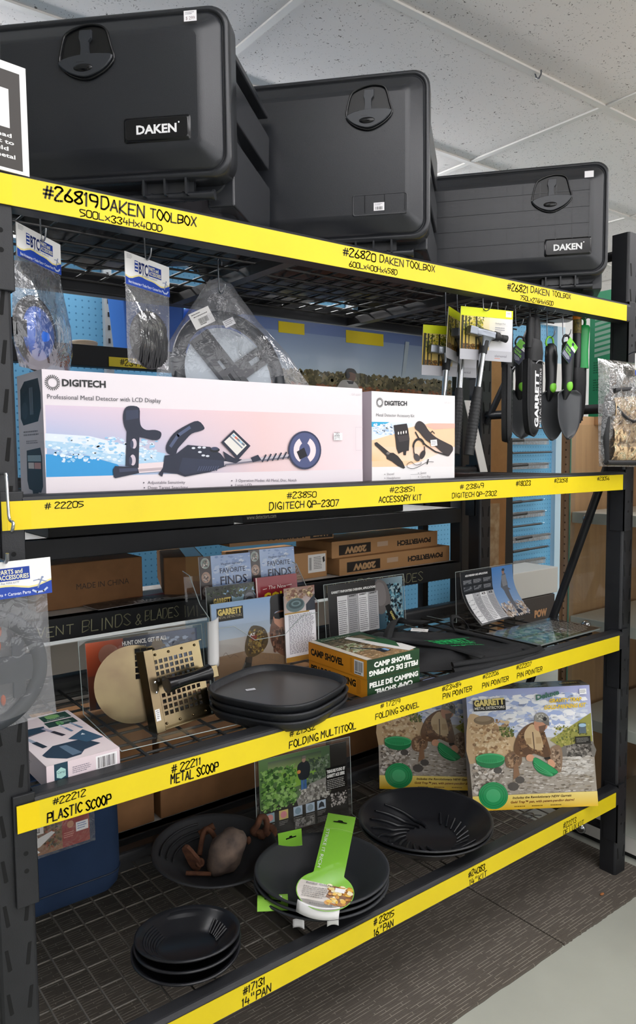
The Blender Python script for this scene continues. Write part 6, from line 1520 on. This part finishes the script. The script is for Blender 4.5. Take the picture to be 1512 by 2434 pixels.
# boxed gold panning kits
def kit_art(w, h):
    a = Art(w, h, 'b9b2a4'); q = homog([(690, 38), (1413, 25), (1448, 747), (718, 782)])
    a.grad(0, 0, 1, .42, '8f9fd0', 'd9dde8', 'a9acd6', 'cfd6e6'); a.blobs(0, .04, 1, .38, 190, .085, ['f1f1f4', 'e6e9f0', 'd3d9e8', 'eef0f4', 'c0cae4', 'a3b3dc'], 4, .45)
    a.poly(q(catmull([(698, 210), (760, 190), (850, 250), (960, 300), (1000, 420), (900, 480), (702, 490)], 3, True)), 'c9ab84'); a.blobs(*q(700, 215), *q(960, 460), 110, .035, ['e0caa6', 'b08c64', 'c9a87e', '8f6f50', 'd6bd96', 'a98a66'], 3, .8)
    eline(a, q, 795, 222, 62, 28, '7d6a52'); eline(a, q, 790, 214, 48, 16, '948066')
    a.poly(q([(1180, 350), (1418, 190), (1424, 360), (1250, 400)]), '97964a'); a.blobs(*q(1200, 260), *q(1420, 390), 60, .02, ['7c8038', 'a9a456', '6b6a34', 'b9b068', '5f6a3c'], 6)
    a.poly(q(catmull([(1240, 400), (1300, 380), (1424, 360), (1430, 470), (1270, 470)], 2, True)), '77726c'); a.blobs(*q(1270, 375), *q(1428, 470), 50, .03, ['8f8982', '5c5752', 'a39c94', '48443f'], 7); a.blobs(*q(880, 260), *q(980, 330), 40, .015, ['5c6a34', '7a8444', '46502a'], 8)
    a.poly(q([(702, 490), (1432, 455), (1445, 680), (715, 690)]), 'aaa196'); a.blobs(*q(705, 480), *q(920, 690), 120, .035, ['c5bdb4', '9f958a', 'dcd5cc', '857b70', 'b3a596', '6a6158'], 2, .8)
    a.blobs(*q(900, 470), *q(1440, 690), 230, .035, ['b5ada2', '978c7e', 'ccc5bc', '857a6c', 'a89c8a', 'dad4cc', '6f665a'], 9, .28); a.blobs(*q(1180, 450), *q(1440, 560), 60, .06, ['c9c4bd', 'b5aea5', 'd8d3cc'], 11, .35)
    for x0, y0, r in ((1000, 590, 28), (960, 630, 34), (870, 530, 26), (1230, 470, 18)): eline(a, q, x0, y0, r, r*.8, '55504c', 9)
    a.poly(q(catmull([(920, 440), (960, 415), (1010, 430), (1010, 490), (970, 520), (925, 510), (915, 470)], 3, True)), '7c5f48'); a.blobs(*q(925, 430), *q(1005, 515), 26, .02, ['9c7a5c', '5a4434', 'b59474'], 3)
    a.poly(q([(965, 500), (985, 470), (1000, 560), (960, 590)]), '8c6a50'); a.poly(q(catmull([(1180, 400), (1230, 380), (1250, 430), (1240, 540), (1200, 530), (1180, 460)], 3, True)), '8f7660'); a.blobs(*q(1185, 400), *q(1245, 530), 26, .02, ['a98f78', '6b5646', 'c3ac94'], 5)
    a.poly(q(catmull([(1030, 270), (1090, 240), (1140, 280), (1178, 400), (1180, 440), (1140, 450), (1085, 430), (1040, 450), (990, 440), (968, 400), (990, 320)], 3, True)), '6b4c34'); a.blobs(*q(985, 300), *q(1165, 440), 60, .025, ['8a6646', '4f3826', '9c7a58', '5f4430'], 6)
    a.poly(q(catmull([(1040, 285), (1080, 250), (1120, 300), (1140, 380), (1135, 410), (1080, 400), (1055, 380), (1030, 330)], 3, True)), 'c6ab84'); a.line(q([(1080, 300), (1088, 400)]), .003, '5a4434'); a.rect(*q(1040, 335), *q(1072, 372), 'b3966e'); a.rect(*q(1098, 330), *q(1130, 368), 'b3966e')
    a.poly(q(catmull([(1090, 235), (1130, 205), (1165, 240), (1160, 280), (1120, 295), (1095, 280)], 3, True)), 'c08c70'); a.poly(q([(1115, 265), (1160, 255), (1150, 292), (1120, 298)]), '6f5444'); a.poly(q(catmull([(1092, 225), (1100, 190), (1140, 180), (1172, 205), (1174, 235), (1130, 240), (1100, 235)], 3, True)), '8d8a84'); a.poly(q([(1130, 232), (1176, 228), (1178, 262), (1160, 258)]), '6d6a66'); a.blobs(*q(1098, 188), *q(1168, 232), 20, .012, ['a9a69e', '6b6862', 'c3c0b8']); eline(a, q, 1152, 220, 12, 12, '2c2c30', 10)
    a.line(q([(1040, 400), (1060, 450)]), .016, '5f4430'); a.line(q([(1150, 400), (1165, 460)]), .016, '5f4430'); eline(a, q, 1062, 455, 24, 22, 'd6a080'); eline(a, q, 1185, 490, 20, 28, 'd6a080', 14, -.5); a.line(q([(1150, 460), (1175, 456)]), .006, '1e1c1a')
    PG, PG2, PG3 = '2c9a5c', '1d7a46', '49b274'
    a.poly(q(catmull([(1085, 455), (1120, 465), (1215, 530), (1212, 555), (1170, 570), (1110, 545), (1080, 500)], 4, True)), PG2); a.poly(q(catmull([(1085, 455), (1130, 475), (1215, 535), (1200, 550), (1130, 520), (1085, 480)], 3, True)), PG)
    for k in range(3): a.line(q(catmull([(1086, 480+k*14), (1120, 512+k*13), (1190, 556+k*4)], 4)), .0022, PG3)
    eline(a, q, 826, 470, 85, 46, PG2, 30); eline(a, q, 826, 455, 87, 30, PG3, 30); eline(a, q, 826, 458, 78, 24, PG, 30)
    for k in range(8): a.line(q([(782+k*11, 462), (784+k*11, 480)]), .0012, PG2)
    a.rect(0, q(720, 690)[1], 1, 1, 'f0c93c'); a.grad(0, q(720, 690)[1], 1, 1, 'f3dc7a', 'e6b91e', 'f6e08a', 'eec231')
    for r, c in ((1, '1f8a4a'), (.97, PG), (.88, PG2), (.84, PG), (.74, PG2), (.70, PG), (.52, PG2), (.50, PG3)): eline(a, q, 839, 685, 88*r, 84*r, c, 36)
    a.text('Includes the Revolutionary NEW Garrett', .32, .912, .018, '4a3212', w=.47, it=.25, bold=.03); a.text('Gold Trap\u2122 pan, with patent-pending design!', .30, .948, .018, '7a3c12', w=.51, it=.25, bold=.03)
    for x in (.33, .47, .62): a.body(x, .972, x+.13, .982, 1, '7c5c1a', 3, .7)
    a.rect(*q(733, 98), *q(925, 160), '15120d'); tline(a, q, 'GARRETT', 738, 134, 918, 122, 36, 'e3cf7d', bold=.06); tline(a, q, 'METAL DETECTORS', 740, 156, 918, 148, 16, 'e9e4d4', bold=.02)
    tline(a, q, 'Deluxe', 1104, 106, 1238, 72, 30, '3d6f5e', it=.2, bold=.04); tline(a, q, 'GRAVITY TRAP', 1178, 122, 1362, 116, 22, 'e9c22c', it=.2, bold=.04); tline(a, q, 'GOLD-PANNING KIT', 1148, 163, 1386, 152, 24, 'e9c22c', it=.2, bold=.04)
    a.rect(*q(1352, 44), *q(1393, 76), 'f4f4f6'); a.body(*q(1356, 52), *q(1390, 72), 3, '888'); a.rect(*q(1322, 330), *q(1412, 372), '22201c'); a.body(*q(1330, 338), *q(1405, 366), 4, '8d8a84'); a.poly(q([(1345, 250), (1385, 248), (1387, 310), (1346, 310)]), '5c6a74'); a.ell(*q(1366, 262), .03, .015, '9fc0d6')
    return a
KITB = mat('kit_box_card', 'cfc9d6', .4, spec=.4)
def kit(label, M, w=.372, h=.358, d=.085):
    t = thing('gold_panning_kit_box', label, 'box', M @ Vector((w/2, d/2, 0)), 'boxed gold panning kits')
    MB(M).box(0, 0, 0, w, d, h).build('carton', KITB, t, bevel=.0015); S = sides(M, w, d, h)
    kit_art(w, h).build('front_print', t, S['front'], PGL)
    a = Art(w, d, '5c6058'); a.grad(0, 0, 1, 1, '3c4038', '6a6f66', '4a4a40', '77756c'); a.blobs(0, 0, .7, 1, 80, .05, ['4c5a44', '6a7458', '8a8a78', '33382f'], 3); a.rect(.78, .25, .95, .75, '14120e'); a.text('GARRETT', .79, .55, .2, 'd6c474', w=.15, bold=.05); a.build('top_print', t, S['top'], PGL)
    a = Art(d, h, '3d4452'); a.grad(0, 0, 1, 1, '6a7390', '77705f'); a.build('side_print', t, S['right'], PGL); return t
# the near kit leans back with its right corner up on the beam, the other stands behind it
ux = Vector((.777, -.629, .048)).normalized(); n_ = Vector((.629, .777, 0)).normalized(); un = (n_-ux*n_.dot(ux)).normalized(); uz = ux.cross(un)
lean = Matrix.Rotation(radians(-7), 4, 'X')
M2 = FR((1.368, .208, Z4+.002), ux, un) @ lean
kit('near boxed gold panning kit, whole front showing, right corner on the front beam', M2)
ux = Vector((.752, -.659, 0)); M1 = FR((1.250, .497, Z4+.002), ux, (.659, .752, 0)) @ Matrix.Rotation(radians(-5), 4, 'X')
kit('rear boxed gold panning kit, its right side hidden behind the near one', M1)

# navy storage bag with a red table carton label at the back left
t = thing('navy_storage_bag', 'navy blue fabric bag at the back left of the bottom deck', 'bag', (.24, .52, Z4))
NAVYF = mat('navy_fabric', '22324c', .85, spec=.15, bump=.25, bscale=600, mottle=.12, mscale=8)
m = MB(); loops = []
for z, k in ((0, .90), (.012, .97), (.04, 1.0), (.10, 1.0), (.22, .99), (.30, .98), (.33, .90)):
    loops.append([(.215+x, .56+y, Z4+z) for x, y in rrect(.345*k, .13*k, .045*k, 8)])
m.loft(loops, True, True, True); m.build('bag_body', NAVYF, t)
m = MB(); m.tube([(.215+x, .56+y, Z4+.045) for x, y in rrect(.347, .132, .046, 8)]+[(.215+.1735, .56+.02, Z4+.045)], .002, 6); m.build('piping', mat('navy_piping', '1a2536', .6), t)
t = thing('table_carton_label', 'red printed card with a white folding table, in a clear sleeve on the navy bag', 'label card', (.23, .490, Z4+.16))
M = FR((.135, .4935, Z4+.150), (1, -.0, 0), (0, .02, 1)); MB(M).box(0, 0, -.003, .165, .125, 0).build('card', PAPER, t)
a = Art(.165, .125, 'a8302c'); a.grad(.55, 0, 1, 1, 'b03430', 'a02e2a', '9c3a30', 'a8402e'); a.rect(0, 0, .60, .30, '1c1816'); a.grad(.02, .25, .60, 1, '4c4030', '8c5a34', '5a5034', 'a06a3c'); a.blobs(.3, .1, .60, .95, 60, .05, ['5c4a2c', '3a3320', '7c6236', '8f4a2c'], 3); a.text('ROMAN', .0, .30, .17, 'e9e4de', w=.34, bold=.06); a.rect(.0, .35, .34, .60, 'd6d0c8'); a.text('UTILITY TABLE', .01, .56, .07, '3a3430', w=.28, bold=.04)
a.poly([(.0, .72), (.28, .66), (.45, .60), (.50, .64), (.28, .84), (.02, .86)], 'dedbd6'); a.poly([(.18, .56), (.24, .54), (.26, .70), (.19, .72)], 'c9c5be'); a.poly([(.02, .90), (.24, .88), (.28, .94), (.1, .99), (.02, .98)], 'e4e1dc'); a.ell(.72, .58, .05, .07, 'c08a6a', 14); a.rect(.66, .36, .82, .46, '77706a'); a.rect(.83, .36, .99, .44, 'efeeea'); a.rect(.80, .58, .98, .76, 'f0efec'); a.body(.82, .61, .96, .74, 3, '6a7fb0'); a.body(.66, .06, .96, .3, 5, 'd08a7a', 3); a.body(.62, .72, .78, .84, 3, 'd08a7a', 4)
a.build('print', t, M, PGL); MB(M).box(-.004, -.006, .0004, .178, .13, .001).build('film_sleeve', film_mat('pack_film', (.96, .96, .97), .12, .05, .2, 30), t)
# loose odds and ends on the mesh
m = MB(); m.tube(catmull([(1.455, .078, Z4+.003), (1.475, .07, Z4+.006), (1.49, .085, Z4+.004), (1.475, .10, Z4+.004), (1.462, .095, Z4+.006), (1.50, .06, Z4+.004)], 4), .0016, 6); tag(m.build('loose_wire_hook', WIRE), 'bent dark wire hook lying loose on the bottom mesh near the boxed kit', 'hook')
# ---------------------------------------------------------------- things on the rack behind and beyond
def simple_box(name, label, P, rz, w, d, h, m, group=None, cat='box', arts=None, tape=None):
    F = place(P, rz); t, S = carton(name, label, cat, F, w, d, h, m, group, .003)
    for k, a in (arts or {}).items(): a.build('%s_print' % k, t, S[k])
    if tape:
        tp = MB(F); tp.box(w*tape-.025, -.0006, h*.35, w*tape+.025, .001, h+.0006); tp.box(w*tape-.025, -.0006, h-.0005, w*tape+.025, d, h+.0006); tp.build('packing_tape', mat('brown_packing_tape', 'a07a4e', .2), t)
    return t
ZB = .945
a = Art(.31, .125); a.text('MADE IN CHINA', .36, .60, .13, '3a2a20', w=.50);
simple_box('carton', 'brown carton printed MADE IN CHINA on the rack behind, at the left', (.285, .80, ZB), 1, .31, .22, .125, CARDD, 'brown cartons on the rack behind', arts=dict(front=a))
simple_box('carton', 'long brown taped carton right of the one printed MADE IN CHINA', (.66, .80, ZB), -22, .12, .34, .115, CARDD, 'brown cartons on the rack behind', tape=.75)
a = Art(.275, .088, 'a87e54'); a.rect(.70, .1, .98, .80, 'dcdad6'); a.barcode(.71, .15, .76, .75, 5, None, False); a.body(.79, .2, .92, .7, 8, '6c6a66'); a.poly([(.93, .25), (.96, .2), (.97, .4), (.94, .45)], '222')
simple_box('carton', 'brown carton with a white shipping label, behind the blue booklets', (.985, .765, ZB), 2, .275, .24, .088, CARD, 'brown cartons on the rack behind', arts=dict(front=a))
def power(n, wide=.57):
    a = Art(wide, .058, 'a87e54'); a.text('POWERTECH', .93, .40, .30, '2c241e', w=.34, bold=.06, rot=180); a.rect(.06, .25, .34, .86, '241d18'); a.text('200W', .30, .42, .36, 'b08a62', w=.19, bold=.06, rot=180); a.rect(.40, .3, .50, .6, 'b59a82'); return a
simple_box('power_supply_carton', 'lower brown carton with upside-down lettering on the rack behind', (1.290, .742, ZB), 1.5, .57, .2, .058, CARD, 'upside-down lettered cartons', arts=dict(front=power(0)))
simple_box('power_supply_carton', 'upper brown carton with upside-down lettering on the rack behind', (1.275, .765, ZB+.0585), 2.5, .55, .2, .056, CARD, 'upside-down lettered cartons', arts=dict(front=power(1, .55)))
a = Art(.42, .036, 'a87e54'); a.text('POWERTECH', .35, .68, .42, '2c241e', w=.36, bold=.06); a.rect(.76, .15, .99, .85, '241d18'); a.text('200W', .79, .68, .40, 'b08a62', w=.17, bold=.06)
simple_box('power_supply_carton', 'brown carton lettered right way up, deeper on the rack behind', (.93, .87, ZB+.118), -3, .42, .12, .036, CARD, 'upside-down lettered cartons', arts=dict(front=a))
# crumpled leaflet hanging over the lower beam
t = thing('flyer', 'dark flyer with red edge lying over the edge of the rear shelf board', 'flyer', (.55, .73, ZB+.002))
M = FR((.42, .705, ZB+.002), (1, .12, 0), (.1, 1, 0)); bd = lambda x, y, z: (x, y, z+.006*sin(x*14)*sin(pi*y/.09)+.004)
MB(M).grid(lambda u, v: (.29*u, .088*v, bd(.29*u, .088*v, 0)[2]-.0008), 6, 14, smooth=False).build('sheet', PAPER, t, solid=.0005)
a = Art(.29, .088, '4a413c'); a.blobs(0, 0, 1, 1, 60, .05, ['3a332f', '5c524c', '6d625a', '2c2724'], 3); a.rect(.45, 0, 1, .24, '8c2a28'); a.text('BLOWJET', .80, .80, .16, 'c9c3bd', w=.42, bold=.05, rot=180); a.build('print', t, M, None, bd)
# upper shelf of the rear rack: black cartons lying flat
BLKC = mat('black_corrugated', '141414', .75)
simple_box('flat_black_carton', 'flat black corrugated carton on the upper rear shelf, left', (.30, .72, 1.153), 0, .56, .22, .034, BLKC, 'flat black cartons')
a = Art(.70, .034); a.text('www.detectors.com', .02, .7, .4, 'b9b49a', w=.16); simple_box('flat_black_carton', 'flat black corrugated carton on the upper rear shelf, right', (.90, .735, 1.153), 1, .70, .22, .040, BLKC, 'flat black cartons', arts=dict(front=a))
# big brown cartons along the bottom of the rear rack
for k, (x, w, h, lb) in enumerate(((.06, .52, .30, 'big brown carton behind the navy bag, bottom of the rear rack'), (.60, .62, .30, 'big brown carton behind the relic pan, bottom of the rear rack'), (1.24, .58, .30, 'big brown carton behind the boxed kits, bottom of the rear rack'))):
    simple_box('large_carton', lb, (x, .735, .297), 0, w, .28, h, CARDD, 'big cartons at the bottom of the rear rack', tape=.5)
# white box panel behind the leaflets
simple_box('white_carton', 'pale grey flat carton standing behind the gold scoop on the far side', (.30, 1.10, .441), 0, .72, .12, .335, mat('grey_white_card', 'bdbcb6', .6), None)
simple_box('white_carton', 'pale grey flat carton standing behind the pinpointer sheet on the far side', (1.05, 1.10, .441), 0, .75, .12, .335, mat('grey_white_card', 'bdbcb6', .6), None)
far = thing('far_bench', 'low dark bench standing in front of the blue pegboard', 'bench', (1.2, 1.2, 0))
MB().box(.1, 1.04, .42, 3.3, 1.5, .44).build('top', STEELD, far)
for x in (.15, 1.7, 3.25): MB().box(x-.02, 1.06, .0, x+.02, 1.10, .42).build('leg', STEELD, far)
# colourful price strips far behind under the lettered beam
t = thing('ticket_rail', 'long rail of yellow, white and blue price tickets in front of the blue pegboard', 'ticket rail', (1.0, 1.44, .70))
MB().box(.30, 1.44, .690, 2.0, 1.46, .735).build('rail', mat('blue_rail', '7fb6d6', .5), t)
a = Art(1.7, .040, '8fc0dc'); rnd = random.Random(5)
for x0, x1, c in ((.10, .22, 'ecd523'), (.23, .27, '9aa0a4'), (.275, .315, 'd6d6d2'), (.32, .36, '2c3a46'), (.37, .39, '8c9298'), (.45, .50, 'ecd523'), (.58, .64, 'e2cf3a'), (.66, .68, 'd9a24a'), (.72, .80, 'e9dc4a'), (.85, .9, '4a86b0')): a.rect(x0, .15, x1, .9, c)
a.build('tickets', t, FR((.30, 1.4395, .692), X, Z))
for x in (.31, 1.98): MB().box(x-.01, 1.447, .44, x+.01, 1.457, .69).build('stem', STEELD, t)
# between the upper decks: rear shelf with bins
ZU = 1.655
BIN = mat('blue_bin_plastic', '2f62b8', .4)
def bin_(label, x, y, w, d, h, z):
    t = thing('storage_bin', label, 'storage bin', (x+w/2, y+d/2, z), 'blue plastic bins')
    m = MB(); th = .004
    lo = [[(x+w/2+px, y+d/2+py, zz) for px, py in rrect(w*k, d*k, .012, 4)] for zz, k in ((z, .86), (z+h*.9, 1.0), (z+h, 1.04), (z+h, 1.0), (z+h*.9, .97), (z+th, .84))]
    m.loft(lo, True, True, True); m.build('bin', BIN, t)
    m = MB(); m.box(x+w*.35, y-.012, z+h*.55, x+w*.65, y+.002, z+h*.95); m.build('label_holder', BIN, t, bevel=.002)
bin_('tall blue plastic bin on the rear shelf between the bagged products', .585, .86, .20, .13, .20, ZU+.001)
bin_('blue plastic bin farther right on the rear shelf behind the poster', .82, .86, .24, .13, .17, ZU+.001)
m = MB(Matrix.Translation((.487, .93, ZU+.001))); m.lathe([(0, 0), (.036, 0), (.036, .030), (.040, .034), (.040, .040), (.036, .042), (.034, .038), (0, .038)], 32)
tag(m.build('lidded_tub', mat('tan_lid', 'b9a892', .6, mottle=.1)), 'round tan-lidded tub on the rear shelf left of the blue bin', 'tub')
t = thing('ticket_strip', 'yellow ticket strip with a stock number on the rear shelf edge', 'ticket rail', (.62, .70, 1.62), None)
MB().box(.468, .697, 1.603, .590, .6999, 1.628).build('strip', YTAPE, t); a = Art(.122, .025); a.pen('#23495', .25, .8, .6, .60, '1b1608', .002); a.build('lettering', t, FR((.468, .6968, 1.603), X, Z))
# big landscape poster taped under the rear top beam
t = thing('poster', 'wide landscape poster of a desert horizon taped below the rear top beam', 'poster', (1.22, .568, 1.30))
PW, PH = .86, .47; M = FR((.80, .566, 1.285), X, Z)
MB(M).box(0, 0, -.0008, PW, PH, 0).build('sheet', PAPER, t)
a = Art(PW, PH, 'b5663c'); a.grad(0, 0, 1, .345, '7d94c2', 'b9cbd9', '8aa0c9', 'c3d2dc'); a.grad(0, 0, 1, .07, '6c80b2', '768aba')
a.rect(0, .345, 1, .43, '6a5f48')
a.blobs(0, .285, 1, .405, 330, .022, ['6b6547', '57523a', '7d7452', '4a4632', '877a5a'], 4, .9); a.blobs(0, .375, 1, .445, 140, .02, ['8a5a3c', '9c5f3c', 'a86a44', '6f4a34'], 5, .4); a.blobs(0, .44, 1, 1, 160, .06, ['b5663c', 'a85c36', 'c2744a', '9c5632'], 6, .3)
a.ell(.462, .315, .022, .042, '6b4a38', 16); a.poly(catmull([(.435, .30), (.445, .27), (.475, .27), (.488, .30), (.46, .292)], 3, True), '17171b'); a.ell(.445, .315, .011, .022, '15151a', 12); a.poly(catmull([(.39, .47), (.41, .36), (.45, .345), (.49, .37), (.51, .47)], 3, True), 'b3b0ac'); a.poly([(.44, .35), (.475, .35), (.47, .37), (.45, .37)], '23232a')
a.poly([(.735, .05), (.755, .05), (.735, .27), (.715, .29)], 'b5c4d0'); a.build('print', t, M, PGL)
for k, (x0, x1, z0, z1) in enumerate(((.925, 1.018, 1.716, 1.748), (1.178, 1.334, 1.708, 1.746))):
    m = MB(); m.box(x0, .5640, z0, x1, .5648, z1); m.build('tape_piece', YTAPE, t)
# leaning white shelf ticket board between post and kit box
t = thing('leaning_board', 'long white ticket board leaning at the right of the hammers', 'board', (1.75, .50, Z2))
M = FR((1.700, .470, Z2+.001), (1, -.05, 0), (.085, .075, .26)) ; MB(M).box(0, 0, -.003, .036, .262, 0).build('board', mat('white_board', 'e9e6e0', .5), t)
a = Art(.036, .262, 'ece9e4'); a.text('P 55', .72, .26, .018, '8d8a86', w=.5, rot=80); a.build('print', t, M)
# tall cardboard leaning beside the rear post and flat black carton
def leaner(name, label, P, rz, w, d, h, m, tilt): 
    M = place(P, rz, Matrix.Rotation(radians(tilt), 4, 'Y')); t = thing(name, label, 'carton', P, 'tall flat cartons leaning by the rear post')
    MB(M).box(0, 0, 0, w, d, h).build('carton', m, t, bevel=.003)
    return t, M
t_, M_ = leaner('flat_carton', 'tall flat brown carton leaning behind the right rear post', (2.01, .74, .008), 0, .16, .10, 2.05, CARD, 0.8)
tp = MB(M_); tp.box(.045, -.001, .55, .115, .0005, 1.15); tp.build('torn_tape', mat('worn_fibre_tape', 'c3ad8c', .6, col2='9a7a52', mscale=30), t_)
leaner('flat_carton', 'tall flat black carton leaning next to the brown one', (2.20, .76, .008), 0, .085, .12, 1.415, mat('black_card', '1d1c1c', .7), -1.5)
for k, (x, z, w, h, d) in enumerate(((1.98, 1.44, .22, .27, .12), (1.99, 1.19, .22, .17, .12))):
    sb = simple_box('carton', ('upper orange-brown carton seen behind the hammer grips', 'lower brown carton seen behind the hammer grips')[k], (x, .92, z), 0, w, d, h, mat('orange_cardboard', 'c69258', .75, mottle=.06), 'cartons behind the hammers')
t = thing('side_rack', 'narrow dark rack with yellow edge strips behind the hammers', 'shelving', (2.1, 1.0, 0))
for z in (1.19, 1.44): MB().box(1.90, .90, z-.055, 2.36, 1.15, z-.001).build('shelf', STEELD, t)
MB().box(1.90, .898, 1.388, 2.36, .8995, 1.438).build('yellow_strip', YTAPE, t)
for x in (1.905, 2.345): MB().box(x-.015, .93, 0, x+.015, .96, 1.75).build('post', STEELD, t)
# white backed shelf with yellow edge seen past the sheaths
t = thing('wall_shelf', 'white display panel with a yellow ticket edge on the far pegboard', 'shelf', (3.45, 1.5, 1.7))
MB().box(3.15, 1.50, 1.690, 3.68, 1.598, 1.90).build('panel', mat('white_enamel', 'e8e8e6', .4), t); MB().box(3.15, 1.495, 1.672, 3.68, 1.51, 1.700).build('yellow_edge', YTAPE, t)
# long thin packets and rods on the blue pegboard
rnd = random.Random(21)
BLKP = mat('black_rubber', '141416', .45); CLR = film_mat('clear_blister', (.93, .94, .95), .3, .25, .3, 40)
for k in range(15):
    z = 1.50-.073*k; x0 = 2.95+rnd.uniform(0, .25); x1 = 3.55+rnd.uniform(0, .12)
    hk = bpy.data.objects.new('wiper_blade_pack', None); COL.objects.link(hk); hk.location = (x0, YW-.05, z)
    tag(hk, ('long thin black wiper pack on the blue pegboard, row %s from the top' % ('one two three four five six seven eight nine ten eleven twelve thirteen fourteen fifteen'.split()[k])), 'wiper blade', 'thin packs on the blue pegboard')
    m = MB(); m.tube([(x0, YW-.05, z), ((x0+x1)/2, YW-.05, z+.008), (x1, YW-.05, z+.012)], (.008, .005), 6); m.tube([(x0+.10, YW-.055, z+.006), (x0+.25, YW-.055, z+.010)], .010, 6); m.build('blade', BLKP, hk)
    if k % 2: MB().box(x0-.02, YW-.058, z-.016, x1, YW-.042, z+.022).build('clear_sleeve', CLR, hk)
    m = MB(); m.tube([(x1-.02, YW, z+.014), (x1-.02, YW-.07, z+.012), (x1-.02, YW-.08, z+.020)], .002, 5); m.build('peg_hook', CHROME, hk)
# boxes stacked low in front of the pegboard
simple_box('carton', 'white open-topped carton low in front of the blue pegboard', (2.72, 1.17, .60), 0, .46, .22, .14, mat('grey_white_card', 'bdbcb6', .6))
a = Art(.36, .12); a.text('POW', .45, .6, .3, 'b98a60', w=.3, bold=.06); simple_box('carton', 'dark carton with tan letters under the white open carton', (2.80, 1.16, .442), 0, .34, .24, .155, mat('dark_card', '3a332e', .7), arts=dict(front=a))
# green boxes standing on the cabinet
GB = mat('green_card', '1f8a5c', .45)
t, S = carton('green_detector_box', 'tall green carton standing on the wooden cabinet behind the right post', 'box', place((2.15, .175, 1.4915), 0), .30, .17, .445, GB)
a = Art(.17, .445, '2c9a68'); a.grad(0, 0, 1, 1, '3aa070', '2c9666', '4cae80', '349c6e')
for k in range(9): a.poly([(.12, .16+k*.042), (.80, .125+k*.042), (.80, .15+k*.042), (.12, .185+k*.042)], 'a9d0ba')
a.body(.1, .56, .6, .66, 5, '1f6a48', 3); a.body(.1, .70, .8, .8, 5, '1f6a48', 5); a.build('side_print', t, S['left'])
a = Art(.30, .445); a.text('ATX', .16, .42, .03, '8fbfa4', w=.15)
for k, s in enumerate(('Powerful', 'Digital', 'Iron Audio', 'Adjustable', 'Electronic', 'Headphones')): a.text('- '+s, .10, .48+k*.033, .018, 'cfe8da', w=.05*len(s)*.7)
a.poly([(.10, .72), (.20, .70), (.26, .74), (.2, .80)], '5a3a2c'); a.poly([(.10, .78), (.13, .74), (.16, .78), (.15, .88), (.10, .88)], 'e08a2c'); a.build('front_print', t, S['front'])
# cartons inside the cabinet right of the post
a = Art(.16, .20, 'd9d6d2'); a.text('Inverter', .30, .30, .10, '6a6866', w=.55, rot=-90); simple_box('inverter_carton', 'white carton printed Inverter on the lowest cabinet shelf but one', (2.11, -.25, .441), 90, .16, .12, .20, mat('inverter_card', 'd9d6d2', .5), arts=dict(front=a))
simple_box('orange_carton', 'orange and black carton on the bottom cabinet shelf', (2.17, -.22, .083), 90, .22, .16, .20, mat('orange_print', 'b9532c', .5))
m = MB(); m.loft([[(2.04+x, -.05+y, z) for x, y in rrect(.08*k, .12*k, .02*k, 4)] for z, k in ((.083, .9), (.10, 1), (.21, 1), (.24, .7))]); tag(m.build('black_pouch', NYL), 'black nylon pouch beside the orange carton in the cabinet', 'pouch')
